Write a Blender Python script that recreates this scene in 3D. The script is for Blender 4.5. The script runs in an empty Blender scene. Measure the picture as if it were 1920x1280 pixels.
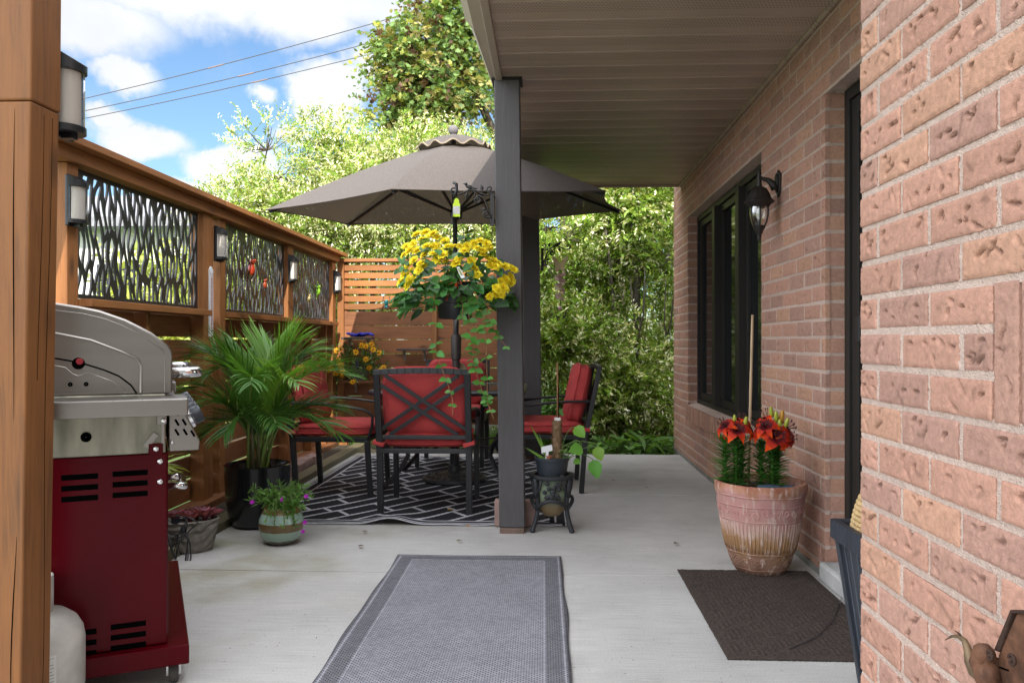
import bpy, math, random
import numpy as np
from math import sin, cos, pi, radians, sqrt, atan, atan2
from mathutils import Vector, Matrix
random.seed(7)
RNG = np.random.default_rng(11)
scene = bpy.context.scene
COL = bpy.data.collections.new("scene_objects"); scene.collection.children.link(COL)

# ---------------------------------------------------------------- camera
CAM_H = 1.1
YAW = atan(68 / 1500.0)
cd = bpy.data.cameras.new("camera"); cam = bpy.data.objects.new("camera", cd); COL.objects.link(cam)
cam.location = (0, 0, CAM_H)
cam.rotation_euler = (radians(90) + 0.0006, 0, YAW)
cd.sensor_width = 36; cd.lens = 36 * 1500 / 1920.0
cd.clip_start = 0.05; cd.clip_end = 3000
scene.camera = cam

# ---------------------------------------------------------------- light
SUN = Vector((0.13, -0.83, 0.55)).normalized()
sl = bpy.data.lights.new("sun", 'SUN'); sl.energy = 4.8; sl.angle = radians(0.5); sl.color = (1.0, 0.93, 0.82)
so = bpy.data.objects.new("sun", sl); COL.objects.link(so)
so.rotation_euler = SUN.to_track_quat('Z', 'Y').to_euler()
so.location = (2, -10, 12)
scene.view_settings.view_transform = 'Standard'; scene.view_settings.look = 'None'
scene.view_settings.exposure = 0.60; scene.view_settings.gamma = 1
try:
    scene.cycles.use_denoising = True
    scene.cycles.max_bounces = 8; scene.cycles.diffuse_bounces = 5; scene.cycles.transparent_max_bounces = 12
    scene.cycles.sample_clamp_indirect = 8
except Exception:
    pass

def new_nodes(nt):
    nt.nodes.clear()
    def N(t, **k):
        n = nt.nodes.new(t)
        for a, b in k.items():
            setattr(n, a, b)
        return n
    def L(a, b): nt.links.new(a, b)
    return N, L

def math_node(N, L, op, a, b=None, c=None, clamp=False):
    n = N('ShaderNodeMath', operation=op); n.use_clamp = clamp
    for i, x in enumerate((a, b, c)):
        if x is None: continue
        if isinstance(x, (int, float)): n.inputs[i].default_value = x
        else: L(x, n.inputs[i])
    return n.outputs[0]

def px_dir(x, y):
    """world direction that the photo's pixel (x, y) looks along (1920 x 1280)"""
    r = Vector((cos(YAW), sin(YAW), 0)); f = Vector((-sin(YAW), cos(YAW), 0))
    return f + r * ((x - 960) / 1500.0) + Vector((0, 0, (641 - y) / 1500.0))
def at_y(x, y, Y):
    d = px_dir(x, y); return Vector((0, 0, CAM_H)) + d * (Y / d.y)
def at_x(x, y, X):
    d = px_dir(x, y); return Vector((0, 0, CAM_H)) + d * (X / d.x)
def at_z(x, y, z=0.0):
    d = px_dir(x, y); return Vector((0, 0, CAM_H)) + d * ((z - CAM_H) / d.z)

SKY_STRENGTH = 0.11
CLOUD_STRENGTH = 0.80
def build_world():
    w = bpy.data.worlds.new("World"); scene.world = w; w.use_nodes = True
    N, L = new_nodes(w.node_tree)
    out = N('ShaderNodeOutputWorld')
    sky = N('ShaderNodeTexSky'); sky.sky_type = 'NISHITA'; sky.sun_disc = False
    sky.sun_elevation = math.asin(SUN.z); sky.sun_rotation = atan2(SUN.x, SUN.y)
    sky.air_density = 1.0; sky.dust_density = 0.6; sky.ozone_density = 1.6
    tc = N('ShaderNodeTexCoord')
    nz = N('ShaderNodeTexNoise'); nz.inputs['Scale'].default_value = 7.0; nz.inputs['Detail'].default_value = 9; nz.inputs['Roughness'].default_value = 0.6
    L(tc.outputs['Generated'], nz.inputs['Vector'])
    nz2 = N('ShaderNodeTexNoise'); nz2.inputs['Scale'].default_value = 2.6; nz2.inputs['Detail'].default_value = 8; nz2.inputs['Roughness'].default_value = 0.58
    L(tc.outputs['Generated'], nz2.inputs['Vector'])
    # domain distortion so that the cloud banks get billowed outlines
    sub = N('ShaderNodeVectorMath', operation='SUBTRACT'); L(nz.outputs['Color'], sub.inputs[0]); sub.inputs[1].default_value = (.5, .5, .5)
    scl = N('ShaderNodeVectorMath', operation='SCALE'); L(sub.outputs[0], scl.inputs[0]); scl.inputs['Scale'].default_value = 0.10
    add = N('ShaderNodeVectorMath', operation='ADD'); L(tc.outputs['Generated'], add.inputs[0]); L(scl.outputs[0], add.inputs[1])
    banks = [(420, -60, 420, 90, 1.1), (180, 20, 120, 60, .9), (560, 20, 130, 58, 1.0), (245, 132, 44, 30, 1.0), (280, 250, 66, 30, 1.2), (228, 212, 30, 18, .9),
             (612, 185, 70, 62, 1.3), (690, 130, 70, 70, 1.1), (490, 186, 24, 20, .8), (430, 305, 84, 36, 1.2), (380, 350, 110, 22, 1.0),
             (540, 265, 46, 24, .8), (60, 300, 60, 30, .8), (800, 150, 90, 100, 1.0)]
    acc = None
    for (x, y, rx, ry, k) in banks:
        c = px_dir(x, y).normalized()
        s = N('ShaderNodeVectorMath', operation='SUBTRACT'); L(add.outputs[0], s.inputs[0]); s.inputs[1].default_value = c
        m = N('ShaderNodeVectorMath', operation='MULTIPLY'); L(s.outputs[0], m.inputs[0]); m.inputs[1].default_value = (1500 / rx, 1500 / rx * .6, 1500 / ry)
        ln = N('ShaderNodeVectorMath', operation='LENGTH'); L(m.outputs[0], ln.inputs[0])
        v = math_node(N, L, 'MULTIPLY', math_node(N, L, 'SUBTRACT', 1.25, ln.outputs['Value']), k)
        acc = v if acc is None else math_node(N, L, 'MAXIMUM', acc, v)
    sep = N('ShaderNodeSeparateXYZ'); L(tc.outputs['Generated'], sep.inputs[0])
    # broken cumulus added over the unseen dome, thicker overhead and behind, as fill light
    rest = math_node(N, L, 'MULTIPLY', math_node(N, L, 'SUBTRACT', nz2.outputs['Fac'], 0.44), 9.0)
    up = math_node(N, L, 'MULTIPLY', math_node(N, L, 'SUBTRACT', sep.outputs['Z'], 0.50), 6.0, clamp=True)
    back = math_node(N, L, 'MULTIPLY', math_node(N, L, 'SUBTRACT', 0.35, sep.outputs['Y']), 3.0, clamp=True)
    gate = math_node(N, L, 'MAXIMUM', up, back)
    rest = math_node(N, L, 'MULTIPLY', math_node(N, L, 'ADD', rest, 0.55), gate)
    acc = math_node(N, L, 'MAXIMUM', acc, rest)
    wob = math_node(N, L, 'MULTIPLY', math_node(N, L, 'SUBTRACT', nz.outputs['Fac'], 0.5), 1.5)
    acc = math_node(N, L, 'ADD', acc, wob)
    mr = N('ShaderNodeMapRange', interpolation_type='SMOOTHSTEP'); L(acc, mr.inputs['Value'])
    mr.inputs['From Min'].default_value = 0.05; mr.inputs['From Max'].default_value = 0.75
    mask = mr.outputs[0]
    shade = N('ShaderNodeMapRange'); L(nz2.outputs['Fac'], shade.inputs['Value'])
    shade.inputs['From Min'].default_value = .35; shade.inputs['From Max'].default_value = .65; shade.inputs['To Min'].default_value = .72; shade.inputs['To Max'].default_value = 1.0
    # unseen clouds overhead and behind are brightened to add fill in the shade
    glow = math_node(N, L, 'ADD', math_node(N, L, 'MULTIPLY', gate, 3.1), 1.0)
    cs = math_node(N, L, 'MULTIPLY', math_node(N, L, 'MULTIPLY', shade.outputs[0], glow), CLOUD_STRENGTH)
    cc = N('ShaderNodeVectorMath', operation='SCALE'); cc.inputs[0].default_value = (0.945, 0.97, 1.02); L(cs, cc.inputs['Scale'])
    ss = N('ShaderNodeVectorMath', operation='MULTIPLY'); L(sky.outputs[0], ss.inputs[0]); ss.inputs[1].default_value = (SKY_STRENGTH * .88, SKY_STRENGTH * 1.02, SKY_STRENGTH * 1.12)
    mx = N('ShaderNodeMix', data_type='RGBA'); L(mask, mx.inputs[0]); L(ss.outputs[0], mx.inputs[6]); L(cc.outputs[0], mx.inputs[7])
    bg = N('ShaderNodeBackground'); L(mx.outputs[2], bg.inputs['Color']); bg.inputs['Strength'].default_value = 1.0
    L(bg.outputs[0], out.inputs['Surface'])
build_world()

# ---------------------------------------------------------------- mesh helpers
def frame(d, up=(0, 0, 1)):
    d = Vector(d).normalized(); u = Vector(up)
    if abs(d.dot(u)) > .98: u = Vector((1, 0, 0)) if abs(d.x) < .9 else Vector((0, 1, 0))
    x = u.cross(d).normalized(); y = d.cross(x)
    return x, y, d

class MB:
    def __init__(s): s.v = []; s.f = []; s.m = []
    def add(s, vs, fs, mi=0):
        o = len(s.v); s.v.extend(tuple(p) for p in vs)
        for f in fs: s.f.append(tuple(i + o for i in f)); s.m.append(mi)
        return s
    def box(s, x0, x1, y0, y1, z0, z1, mi=0, M=None):
        vs = [Vector((x, y, z)) for x in (x0, x1) for y in (y0, y1) for z in (z0, z1)]
        if M is not None: vs = [M @ v for v in vs]
        return s.add(vs, [(0, 1, 3, 2), (4, 6, 7, 5), (0, 4, 5, 1), (2, 3, 7, 6), (0, 2, 6, 4), (1, 5, 7, 3)], mi)
    def bar(s, p, q, w, h, up=(0, 0, 1), mi=0):
        p = Vector(p); q = Vector(q); x, y, d = frame(q - p, up)
        vs = []
        for c in (p, q):
            for a, b in ((-1, -1), (1, -1), (1, 1), (-1, 1)): vs.append(c + x * (a * w / 2) + y * (b * h / 2))
        return s.add(vs, [(3, 2, 1, 0), (4, 5, 6, 7), (0, 1, 5, 4), (1, 2, 6, 5), (2, 3, 7, 6), (3, 0, 4, 7)], mi)
    def tube(s, pts, r, n=8, mi=0, cap=True, flat=1.0):
        pts = [Vector(p) for p in pts]; K = len(pts)
        if K < 2: return s
        rr = r if hasattr(r, '__len__') else [r] * K
        vs = []; x = None
        for i, p in enumerate(pts):
            d = (pts[min(i + 1, K - 1)] - pts[max(i - 1, 0)])
            if d.length < 1e-9: d = Vector((0, 0, 1))
            d.normalize()
            if x is None: x, y, _ = frame(d)
            else:
                x = (x - d * x.dot(d)); x = x.normalized() if x.length > 1e-6 else frame(d)[0]
                y = d.cross(x)
            for k in range(n):
                a = 2 * pi * k / n; vs.append(p + x * (rr[i] * cos(a)) + y * (rr[i] * flat * sin(a)))
        fs = []
        for i in range(K - 1):
            for k in range(n):
                a = i * n + k; b = i * n + (k + 1) % n; fs.append((a, b, b + n, a + n))
        if cap: fs.append(tuple(range(n - 1, -1, -1))); fs.append(tuple(range((K - 1) * n, K * n)))
        return s.add(vs, fs, mi)
    def lathe(s, prof, n=32, c=(0, 0, 0), mi=0, sx=1, sy=1, M=None):
        vs = []; c = Vector(c)
        for (r, z) in prof:
            for k in range(n):
                a = 2 * pi * k / n; p = Vector((r * cos(a) * sx, r * sin(a) * sy, z))
                vs.append((M @ p if M is not None else p) + c)
        fs = []
        for i in range(len(prof) - 1):
            for k in range(n):
                a = i * n + k; b = i * n + (k + 1) % n; fs.append((a, b, b + n, a + n))
        return s.add(vs, fs, mi)
    def ell(s, c, r, nu=16, nv=10, M=None, e=1.0, mi=0):
        """(super)ellipsoid; e<1 gives a cushion-like box"""
        if not hasattr(r, '__len__'): r = (r, r, r)
        pw = lambda t: math.copysign(abs(t) ** e, t)
        vs = []; c = Vector(c)
        for j in range(nv + 1):
            v = -pi / 2 + pi * j / nv
            for i in range(nu):
                u = 2 * pi * i / nu
                p = Vector((r[0] * pw(cos(v)) * pw(cos(u)), r[1] * pw(cos(v)) * pw(sin(u)), r[2] * pw(sin(v))))
                vs.append((M @ p if M is not None else p) + c)
        fs = []
        for j in range(nv):
            for i in range(nu):
                a = j * nu + i; b = j * nu + (i + 1) % nu; fs.append((a, b, b + nu, a + nu))
        return s.add(vs, fs, mi)
    def prism(s, poly, vec, mi=0):
        n = len(poly); vec = Vector(vec)
        vs = [Vector(p) for p in poly] + [Vector(p) + vec for p in poly]
        fs = [tuple(range(n - 1, -1, -1)), tuple(range(n, 2 * n))] + [(i, (i + 1) % n, (i + 1) % n + n, i + n) for i in range(n)]
        return s.add(vs, fs, mi)
    def shift(s, d):
        s.v = [(p[0] + d[0], p[1] + d[1], p[2] + d[2]) for p in s.v]; return s

def link_mesh(name, me, mats, parent=None, smooth=False, bevel=0.0, seg=2):
    if not isinstance(mats, (list, tuple)): mats = [mats]
    for m in mats: me.materials.append(m)
    o = bpy.data.objects.new(name, me); COL.objects.link(o)
    if parent is not None: o.parent = parent
    if smooth:
        me.polygons.foreach_set('use_smooth', [True] * len(me.polygons))
        if smooth is not True: me.set_sharp_from_angle(angle=radians(smooth))
    if bevel > 0:
        b = o.modifiers.new('bevel', 'BEVEL'); b.width = bevel; b.segments = seg; b.limit_method = 'ANGLE'; b.angle_limit = radians(40)
    return o
def obj(name, mb, mats, parent=None, smooth=False, bevel=0.0, seg=2):
    me = bpy.data.meshes.new(name); me.from_pydata(mb.v, [], mb.f)
    if any(mb.m): me.polygons.foreach_set('material_index', mb.m)
    me.update()
    return link_mesh(name, me, mats, parent, smooth, bevel, seg)
def np_mesh(name, V, F, cols=None, mi=None):
    """V (n,3) float, F (m,k) int; one colour attribute per vertex"""
    me = bpy.data.meshes.new(name); V = np.asarray(V, np.float32); F = np.asarray(F, np.int32)
    me.vertices.add(len(V)); me.vertices.foreach_set('co', V.ravel())
    k = F.shape[1]; me.loops.add(F.size); me.loops.foreach_set('vertex_index', F.ravel())
    me.polygons.add(len(F)); me.polygons.foreach_set('loop_start', np.arange(len(F), dtype=np.int32) * k)
    try: me.polygons.foreach_set('loop_total', np.full(len(F), k, np.int32))
    except Exception: pass
    if mi is not None: me.polygons.foreach_set('material_index', np.asarray(mi, np.int32))
    me.update(calc_edges=True)
    if cols is not None:
        a = me.color_attributes.new('Col', 'FLOAT_COLOR', 'POINT')
        c = np.ones((len(V), 4), np.float32); c[:, :3] = cols; a.data.foreach_set('color', c.ravel())
    return me
def thing(name, label, cat, loc=(0, 0, 0), rz=0.0, group=None):
    o = bpy.data.objects.new(name, None); COL.objects.link(o); o.empty_display_size = .1
    o.location = loc; o.rotation_euler = (0, 0, rz)
    return tag(o, label, cat, group)
def tag(o, label, cat, group=None):
    o['label'] = label; o['category'] = cat
    if group: o['group'] = group
    return o
def structure(o, kind='structure'):
    o['kind'] = kind; return o
def copy_tree(o, parent=None):
    c = o.copy(); COL.objects.link(c); c.parent = parent
    for ch in list(o.children): copy_tree(ch, c)
    return c

# ---------------------------------------------------------------- materials
MATS = {}
def mat(name, col=(.5, .5, .5), rough=.6, metal=0.0, spec=.5, bump=0.0, bscale=60, var=0.0, vscale=8, attr=False, stretch=(1, 1, 1), build=None, trans=0.0, tcol=None, coat=0.0, emis=None):
    if name in MATS: return MATS[name]
    m = bpy.data.materials.new(name); m.use_nodes = True; N, L = new_nodes(m.node_tree)
    out = N('ShaderNodeOutputMaterial'); p = N('ShaderNodeBsdfPrincipled')
    p.inputs['Base Color'].default_value = (*col, 1); p.inputs['Roughness'].default_value = rough; p.inputs['Metallic'].default_value = metal
    p.inputs['Specular IOR Level'].default_value = spec; p.inputs['Coat Weight'].default_value = coat
    src = None
    if attr:
        a = N('ShaderNodeAttribute'); a.attribute_name = 'Col'; src = a.outputs['Color']
    tc = N('ShaderNodeTexCoord'); mp = N('ShaderNodeMapping'); mp.inputs['Scale'].default_value = stretch; L(tc.outputs['Object'], mp.inputs['Vector'])
    if var > 0:
        nz = N('ShaderNodeTexNoise'); nz.inputs['Scale'].default_value = vscale; nz.inputs['Detail'].default_value = 6; L(mp.outputs[0], nz.inputs['Vector'])
        r = N('ShaderNodeMapRange'); L(nz.outputs['Fac'], r.inputs['Value']); r.inputs['From Min'].default_value = .3; r.inputs['From Max'].default_value = .7
        r.inputs['To Min'].default_value = 1 - var; r.inputs['To Max'].default_value = 1 + var
        vm = N('ShaderNodeVectorMath', operation='SCALE'); L(r.outputs[0], vm.inputs['Scale'])
        if src is not None: L(src, vm.inputs[0])
        else: vm.inputs[0].default_value = col
        src = vm.outputs[0]
    if src is not None: L(src, p.inputs['Base Color'])
    if bump > 0:
        nb = N('ShaderNodeTexNoise'); nb.inputs['Scale'].default_value = bscale; nb.inputs['Detail'].default_value = 5; L(mp.outputs[0], nb.inputs['Vector'])
        b = N('ShaderNodeBump'); b.inputs['Strength'].default_value = bump; b.inputs['Distance'].default_value = .01; L(nb.outputs['Fac'], b.inputs['Height']); L(b.outputs[0], p.inputs['Normal'])
    surf = p.outputs[0]
    if trans > 0:
        t = N('ShaderNodeBsdfTranslucent')
        if src is not None:
            g = N('ShaderNodeVectorMath', operation='MULTIPLY'); L(src, g.inputs[0]); g.inputs[1].default_value = tcol or (1.5, 1.35, .6); L(g.outputs[0], t.inputs['Color'])
        else:
            t.inputs['Color'].default_value = (*[min(1, c * k) for c, k in zip(col, tcol or (1.5, 1.35, .6))], 1)
        mx = N('ShaderNodeMixShader'); mx.inputs[0].default_value = trans; L(surf, mx.inputs[1]); L(t.outputs[0], mx.inputs[2]); surf = mx.outputs[0]
    if emis: p.inputs['Emission Color'].default_value = (*emis[0], 1); p.inputs['Emission Strength'].default_value = emis[1]
    if build: surf = build(N, L, p, tc, mp, surf) or surf
    L(surf, out.inputs['Surface']); MATS[name] = m
    return m

def wood(name, col, axis, rough=.65, dark=.55, knots=True, light=1.25, gs=1.0):
    def b(N, L, p, tc, mp, surf):
        st = [22 * gs, 22 * gs, 22 * gs]; st[axis] = 1.3
        mp.inputs['Scale'].default_value = st
        geo = N('ShaderNodeNewGeometry'); isl = geo.outputs['Random Per Island']; ofs = N('ShaderNodeCombineXYZ'); L(math_node(N, L, 'MULTIPLY', isl, 37.0), ofs.inputs[0]); L(math_node(N, L, 'MULTIPLY', isl, 91.0), ofs.inputs[1]); L(math_node(N, L, 'MULTIPLY', isl, 53.0), ofs.inputs[2]); L(ofs.outputs[0], mp.inputs['Location'])
        n1 = N('ShaderNodeTexNoise'); n1.inputs['Scale'].default_value = 1.6; n1.inputs['Detail'].default_value = 9; n1.inputs['Roughness'].default_value = .72; n1.inputs['Distortion'].default_value = 1.2
        L(mp.outputs[0], n1.inputs['Vector'])
        n2 = N('ShaderNodeTexNoise'); n2.inputs['Scale'].default_value = 7; n2.inputs['Detail'].default_value = 4; L(mp.outputs[0], n2.inputs['Vector'])
        n3 = N('ShaderNodeTexNoise'); n3.inputs['Scale'].default_value = 2.2; n3.inputs['Detail'].default_value = 3; L(tc.outputs['Object'], n3.inputs['Vector'])
        cr = N('ShaderNodeValToRGB'); e = cr.color_ramp.elements
        e[0].position = .28; e[0].color = (*[c * dark for c in col], 1); e[1].position = .72; e[1].color = (*[min(1, c * light) for c in col], 1)
        m = e.new(.5); m.color = (*col, 1)
        mixv = math_node(N, L, 'ADD', math_node(N, L, 'MULTIPLY', n1.outputs['Fac'], .75), math_node(N, L, 'MULTIPLY', n2.outputs['Fac'], .25))
        mixv = math_node(N, L, 'ADD', mixv, math_node(N, L, 'MULTIPLY', math_node(N, L, 'SUBTRACT', n3.outputs['Fac'], .5), .45))
        L(mixv, cr.inputs[0]); colr = cr.outputs[0]
        if knots:
            st2 = [7, 7, 7]; st2[axis] = 2.6
            mp2 = N('ShaderNodeMapping'); mp2.inputs['Scale'].default_value = st2; L(tc.outputs['Object'], mp2.inputs['Vector'])
            vo = N('ShaderNodeTexVoronoi'); vo.inputs['Scale'].default_value = 1.0; L(mp2.outputs[0], vo.inputs['Vector'])
            r = N('ShaderNodeMapRange'); L(vo.outputs['Distance'], r.inputs['Value']); r.inputs['From Min'].default_value = .05; r.inputs['From Max'].default_value = .20; r.inputs['To Min'].default_value = .30; r.inputs['To Max'].default_value = 1
            vm = N('ShaderNodeVectorMath', operation='SCALE'); L(colr, vm.inputs[0]); L(r.outputs[0], vm.inputs['Scale']); colr = vm.outputs[0]
        tn = N('ShaderNodeVectorMath', operation='SCALE'); L(colr, tn.inputs[0]); L(math_node(N, L, 'ADD', .74, math_node(N, L, 'MULTIPLY', isl, .5)), tn.inputs['Scale']); colr = tn.outputs[0]
        L(colr, p.inputs['Base Color'])
        bp = N('ShaderNodeBump'); bp.inputs['Strength'].default_value = .35; bp.inputs['Distance'].default_value = .004; L(mixv, bp.inputs['Height']); L(bp.outputs[0], p.inputs['Normal'])
    return mat(name, col, rough, build=b)
CEDAR = (.30, .116, .030)
cedar = [wood('cedar_' + 'xyz'[i], CEDAR, i) for i in range(3)]
cedar_post_m = wood('cedar_post_wood', (.205, .076, .015), 2, knots=True, dark=.5)
cedar_board = [wood('cedar_board_' + 'xyz'[i], (.24, .094, .034), i, dark=.55) for i in range(3)]
far_post_paint = wood('darker_charcoal_painted_wood', (.070, .066, .070), 2, rough=.6, dark=.8, light=1.2, knots=False)
post_paint = wood('charcoal_painted_wood', (.088, .082, .085), 2, rough=.6, dark=.8, light=1.2, knots=False)
edging_wood = wood('weathered_edging_wood', (.17, .15, .085), 1, knots=False)
black_metal = mat('black_powder_coat', (.018, .019, .022), .42, 0.0, .5, bump=.08, bscale=500)
dark_bronze = mat('dark_bronze_paint', (.020, .017, .015), .5, .3)
iron = mat('pewter_iron', (.045, .042, .042), .5, .6, bump=.2, bscale=200)
steel = mat('brushed_steel', (.285, .262, .240), .32, 1.0, bump=.03, bscale=220, stretch=(.15, 1, 6), var=.05, vscale=4)
galv = mat('stained_steel', (.30, .29, .23), .48, .75, var=.45, vscale=5, stretch=(3, 3, .7))
chrome = mat('chrome', (.75, .75, .76), .12, 1.0)
grill_red = mat('dark_red_enamel', (.064, .0012, .004), .25, 0.0, .12, var=.1, vscale=3)
hole_black = mat('dark_slot', (.002, .002, .002), 1.0, spec=.0)
red_fabric = mat('red_canvas', (.47, .050, .050), .85, bump=.35, bscale=900, var=.12, vscale=6)
plastic_black = mat('black_plastic', (.010, .011, .013), .38, bump=.05, bscale=300)
white_plastic = mat('white_plastic', (.72, .73, .75), .4)
frosted = mat('frosted_diffuser', (.86, .84, .86), .6)
clear_m = mat('clear_cover', (.9, .9, .85), .05)
def _glassify(m, col=(1, 1, 1), fac=.12, rough=.02):
    N, L = new_nodes(m.node_tree); out = N('ShaderNodeOutputMaterial')
    t = N('ShaderNodeBsdfTransparent'); t.inputs[0].default_value = (*col, 1); g = N('ShaderNodeBsdfGlossy'); g.inputs['Roughness'].default_value = rough
    lw = N('ShaderNodeLayerWeight'); lw.inputs[0].default_value = .35
    mx = N('ShaderNodeMixShader'); L(math_node(N, L, 'ADD', math_node(N, L, 'MULTIPLY', lw.outputs['Fresnel'], .8), fac, clamp=True), mx.inputs[0]); L(t.outputs[0], mx.inputs[1]); L(g.outputs[0], mx.inputs[2]); L(mx.outputs[0], out.inputs[0])
_glassify(clear_m, (.98, .97, .92), .03)
table_glass = mat('table_glass'); _glassify(table_glass, (.45, .47, .47), .12, .15)
lamp_glass = mat('seeded_glass'); _glassify(lamp_glass, (.85, .84, .80), .15, .12)
pane_glass = mat('dark_window_glass', (.010, .012, .013), .06, 0, .30)
leaf_m = mat('leaf', attr=True, rough=.5, trans=.30, spec=.3)
leaf_gloss = mat('glossy_leaf', attr=True, rough=.42, trans=.28, spec=.3)
petal_m = mat('petal', attr=True, rough=.6, trans=.25, tcol=(1.1, 1.05, .7), spec=.2)
bark = mat('bark', (.075, .058, .042), .9, bump=.8, bscale=30, var=.4, vscale=12, stretch=(1, 1, .3))
soil = mat('soil', (.045, .030, .020), .95, bump=1, bscale=60, var=.4, vscale=30)
# ================================================================ SETTING
def concrete_build(N, L, p, tc, mp, surf):
    n1 = N('ShaderNodeTexNoise'); n1.inputs['Scale'].default_value = 1.3; n1.inputs['Detail'].default_value = 7; n1.inputs['Roughness'].default_value = .6; L(tc.outputs['Object'], n1.inputs['Vector'])
    m2 = N('ShaderNodeMapping'); m2.inputs['Scale'].default_value = (5, 190, 1); L(tc.outputs['Object'], m2.inputs['Vector'])
    n2 = N('ShaderNodeTexNoise'); n2.inputs['Scale'].default_value = 1; n2.inputs['Detail'].default_value = 4; L(m2.outputs[0], n2.inputs['Vector'])
    n3 = N('ShaderNodeTexNoise'); n3.inputs['Scale'].default_value = 190; n3.inputs['Detail'].default_value = 2; L(tc.outputs['Object'], n3.inputs['Vector'])
    v = math_node(N, L, 'ADD', math_node(N, L, 'MULTIPLY', n1.outputs['Fac'], .40), math_node(N, L, 'MULTIPLY', n2.outputs['Fac'], .28))
    v = math_node(N, L, 'ADD', v, math_node(N, L, 'MULTIPLY', n3.outputs['Fac'], .32))
    cr = N('ShaderNodeValToRGB'); e = cr.color_ramp.elements
    e[0].position = .33; e[0].color = (.29, .28, .268, 1); e[1].position = .66; e[1].color = (.585, .575, .56, 1); L(v, cr.inputs[0])
    # algae stains, stronger towards the fence and in patches
    sx = N('ShaderNodeSeparateXYZ'); L(tc.outputs['Object'], sx.inputs[0])
    nb = N('ShaderNodeTexNoise'); nb.inputs['Scale'].default_value = 1.7; nb.inputs['Detail'].default_value = 6; L(tc.outputs['Object'], nb.inputs['Vector'])
    st = N('ShaderNodeMapRange', interpolation_type='SMOOTHSTEP'); L(nb.outputs['Fac'], st.inputs['Value']); st.inputs['From Min'].default_value = .46; st.inputs['From Max'].default_value = .66
    gx = N('ShaderNodeMapRange', interpolation_type='SMOOTHSTEP'); L(sx.outputs['X'], gx.inputs['Value']); gx.inputs['From Min'].default_value = -.5; gx.inputs['From Max'].default_value = -1.4
    al = math_node(N, L, 'MULTIPLY', math_node(N, L, 'MULTIPLY', st.outputs[0], gx.outputs[0]), .65)
    mx = N('ShaderNodeMix', data_type='RGBA'); L(al, mx.inputs[0]); L(cr.outputs[0], mx.inputs[6]); mx.inputs[7].default_value = (.24, .23, .13, 1)
    # brown damp patches
    nd = N('ShaderNodeTexNoise'); nd.inputs['Scale'].default_value = .9; nd.inputs['Detail'].default_value = 8; nd.inputs['Roughness'].default_value = .7; mo = N('ShaderNodeMapping'); mo.inputs['Location'].default_value = (3.1, 7.7, 0); L(tc.outputs['Object'], mo.inputs['Vector']); L(mo.outputs[0], nd.inputs['Vector'])
    sd = N('ShaderNodeMapRange', interpolation_type='SMOOTHSTEP'); L(nd.outputs['Fac'], sd.inputs['Value']); sd.inputs['From Min'].default_value = .52; sd.inputs['From Max'].default_value = .72; sd.inputs['To Max'].default_value = .50
    m3 = N('ShaderNodeMix', data_type='RGBA'); L(sd.outputs[0], m3.inputs[0]); L(mx.outputs[2], m3.inputs[6]); m3.inputs[7].default_value = (.25, .235, .215, 1)
    # pits
    vo = N('ShaderNodeTexVoronoi'); vo.inputs['Scale'].default_value = 42; L(tc.outputs['Object'], vo.inputs['Vector'])
    pr = N('ShaderNodeMapRange'); L(vo.outputs['Distance'], pr.inputs['Value']); pr.inputs['From Min'].default_value = .05; pr.inputs['From Max'].default_value = .11; pr.inputs['To Min'].default_value = .72
    ps = N('ShaderNodeVectorMath', operation='SCALE'); L(m3.outputs[2], ps.inputs[0]); L(pr.outputs[0], ps.inputs['Scale'])
    L(ps.outputs[0], p.inputs['Base Color'])
    bp = N('ShaderNodeBump'); bp.inputs['Strength'].default_value = .45; bp.inputs['Distance'].default_value = .004; L(v, bp.inputs['Height']); L(bp.outputs[0], p.inputs['Normal'])
concrete = mat('broomed_concrete', (.4, .4, .4), .85, build=concrete_build, spec=.3)
grass_ground = mat('lawn', (.060, .120, .020), .95, bump=1.0, bscale=60, var=.4, vscale=3)
soil_ground = mat('garden_soil', (.050, .040, .026), .95, bump=1.0, bscale=40, var=.5, vscale=14)

g = MB(); g.add([(-400, -400, -.12), (400, -400, -.12), (400, 600, -.12), (-400, 600, -.12)], [(0, 1, 2, 3)])
structure(obj('ground', g, grass_ground))
g = MB()
n = 24
pts = [(-1.9, 7.9), (3, 7.9), (3.5, 13), (-6, 13), (-6, 9.2), (-2.4, 9.2)]
g.add([(x, y, -.06) for x, y in pts], [tuple(range(len(pts)))])
structure(obj('garden_bed', g, soil_ground))
# the patio slab: poured panels with tooled joints
slab = MB()
xs = [-1.9, 2.0]; ys = [-4.0, -1.7, 1.05, 3.80, 5.80, 7.88]
for j in range(len(ys) - 1):
    slab.box(xs[0], xs[1], ys[j] + .0045, ys[j + 1] - .0045, -.14, 0)
    slab.box(xs[0] - 1.5, xs[0] - .006, ys[j] + .003, min(ys[j + 1] - .003, 3.8), -.14, -.001) if ys[j] < 3.7 else None
structure(obj('patio', slab, concrete, bevel=.004))

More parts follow.
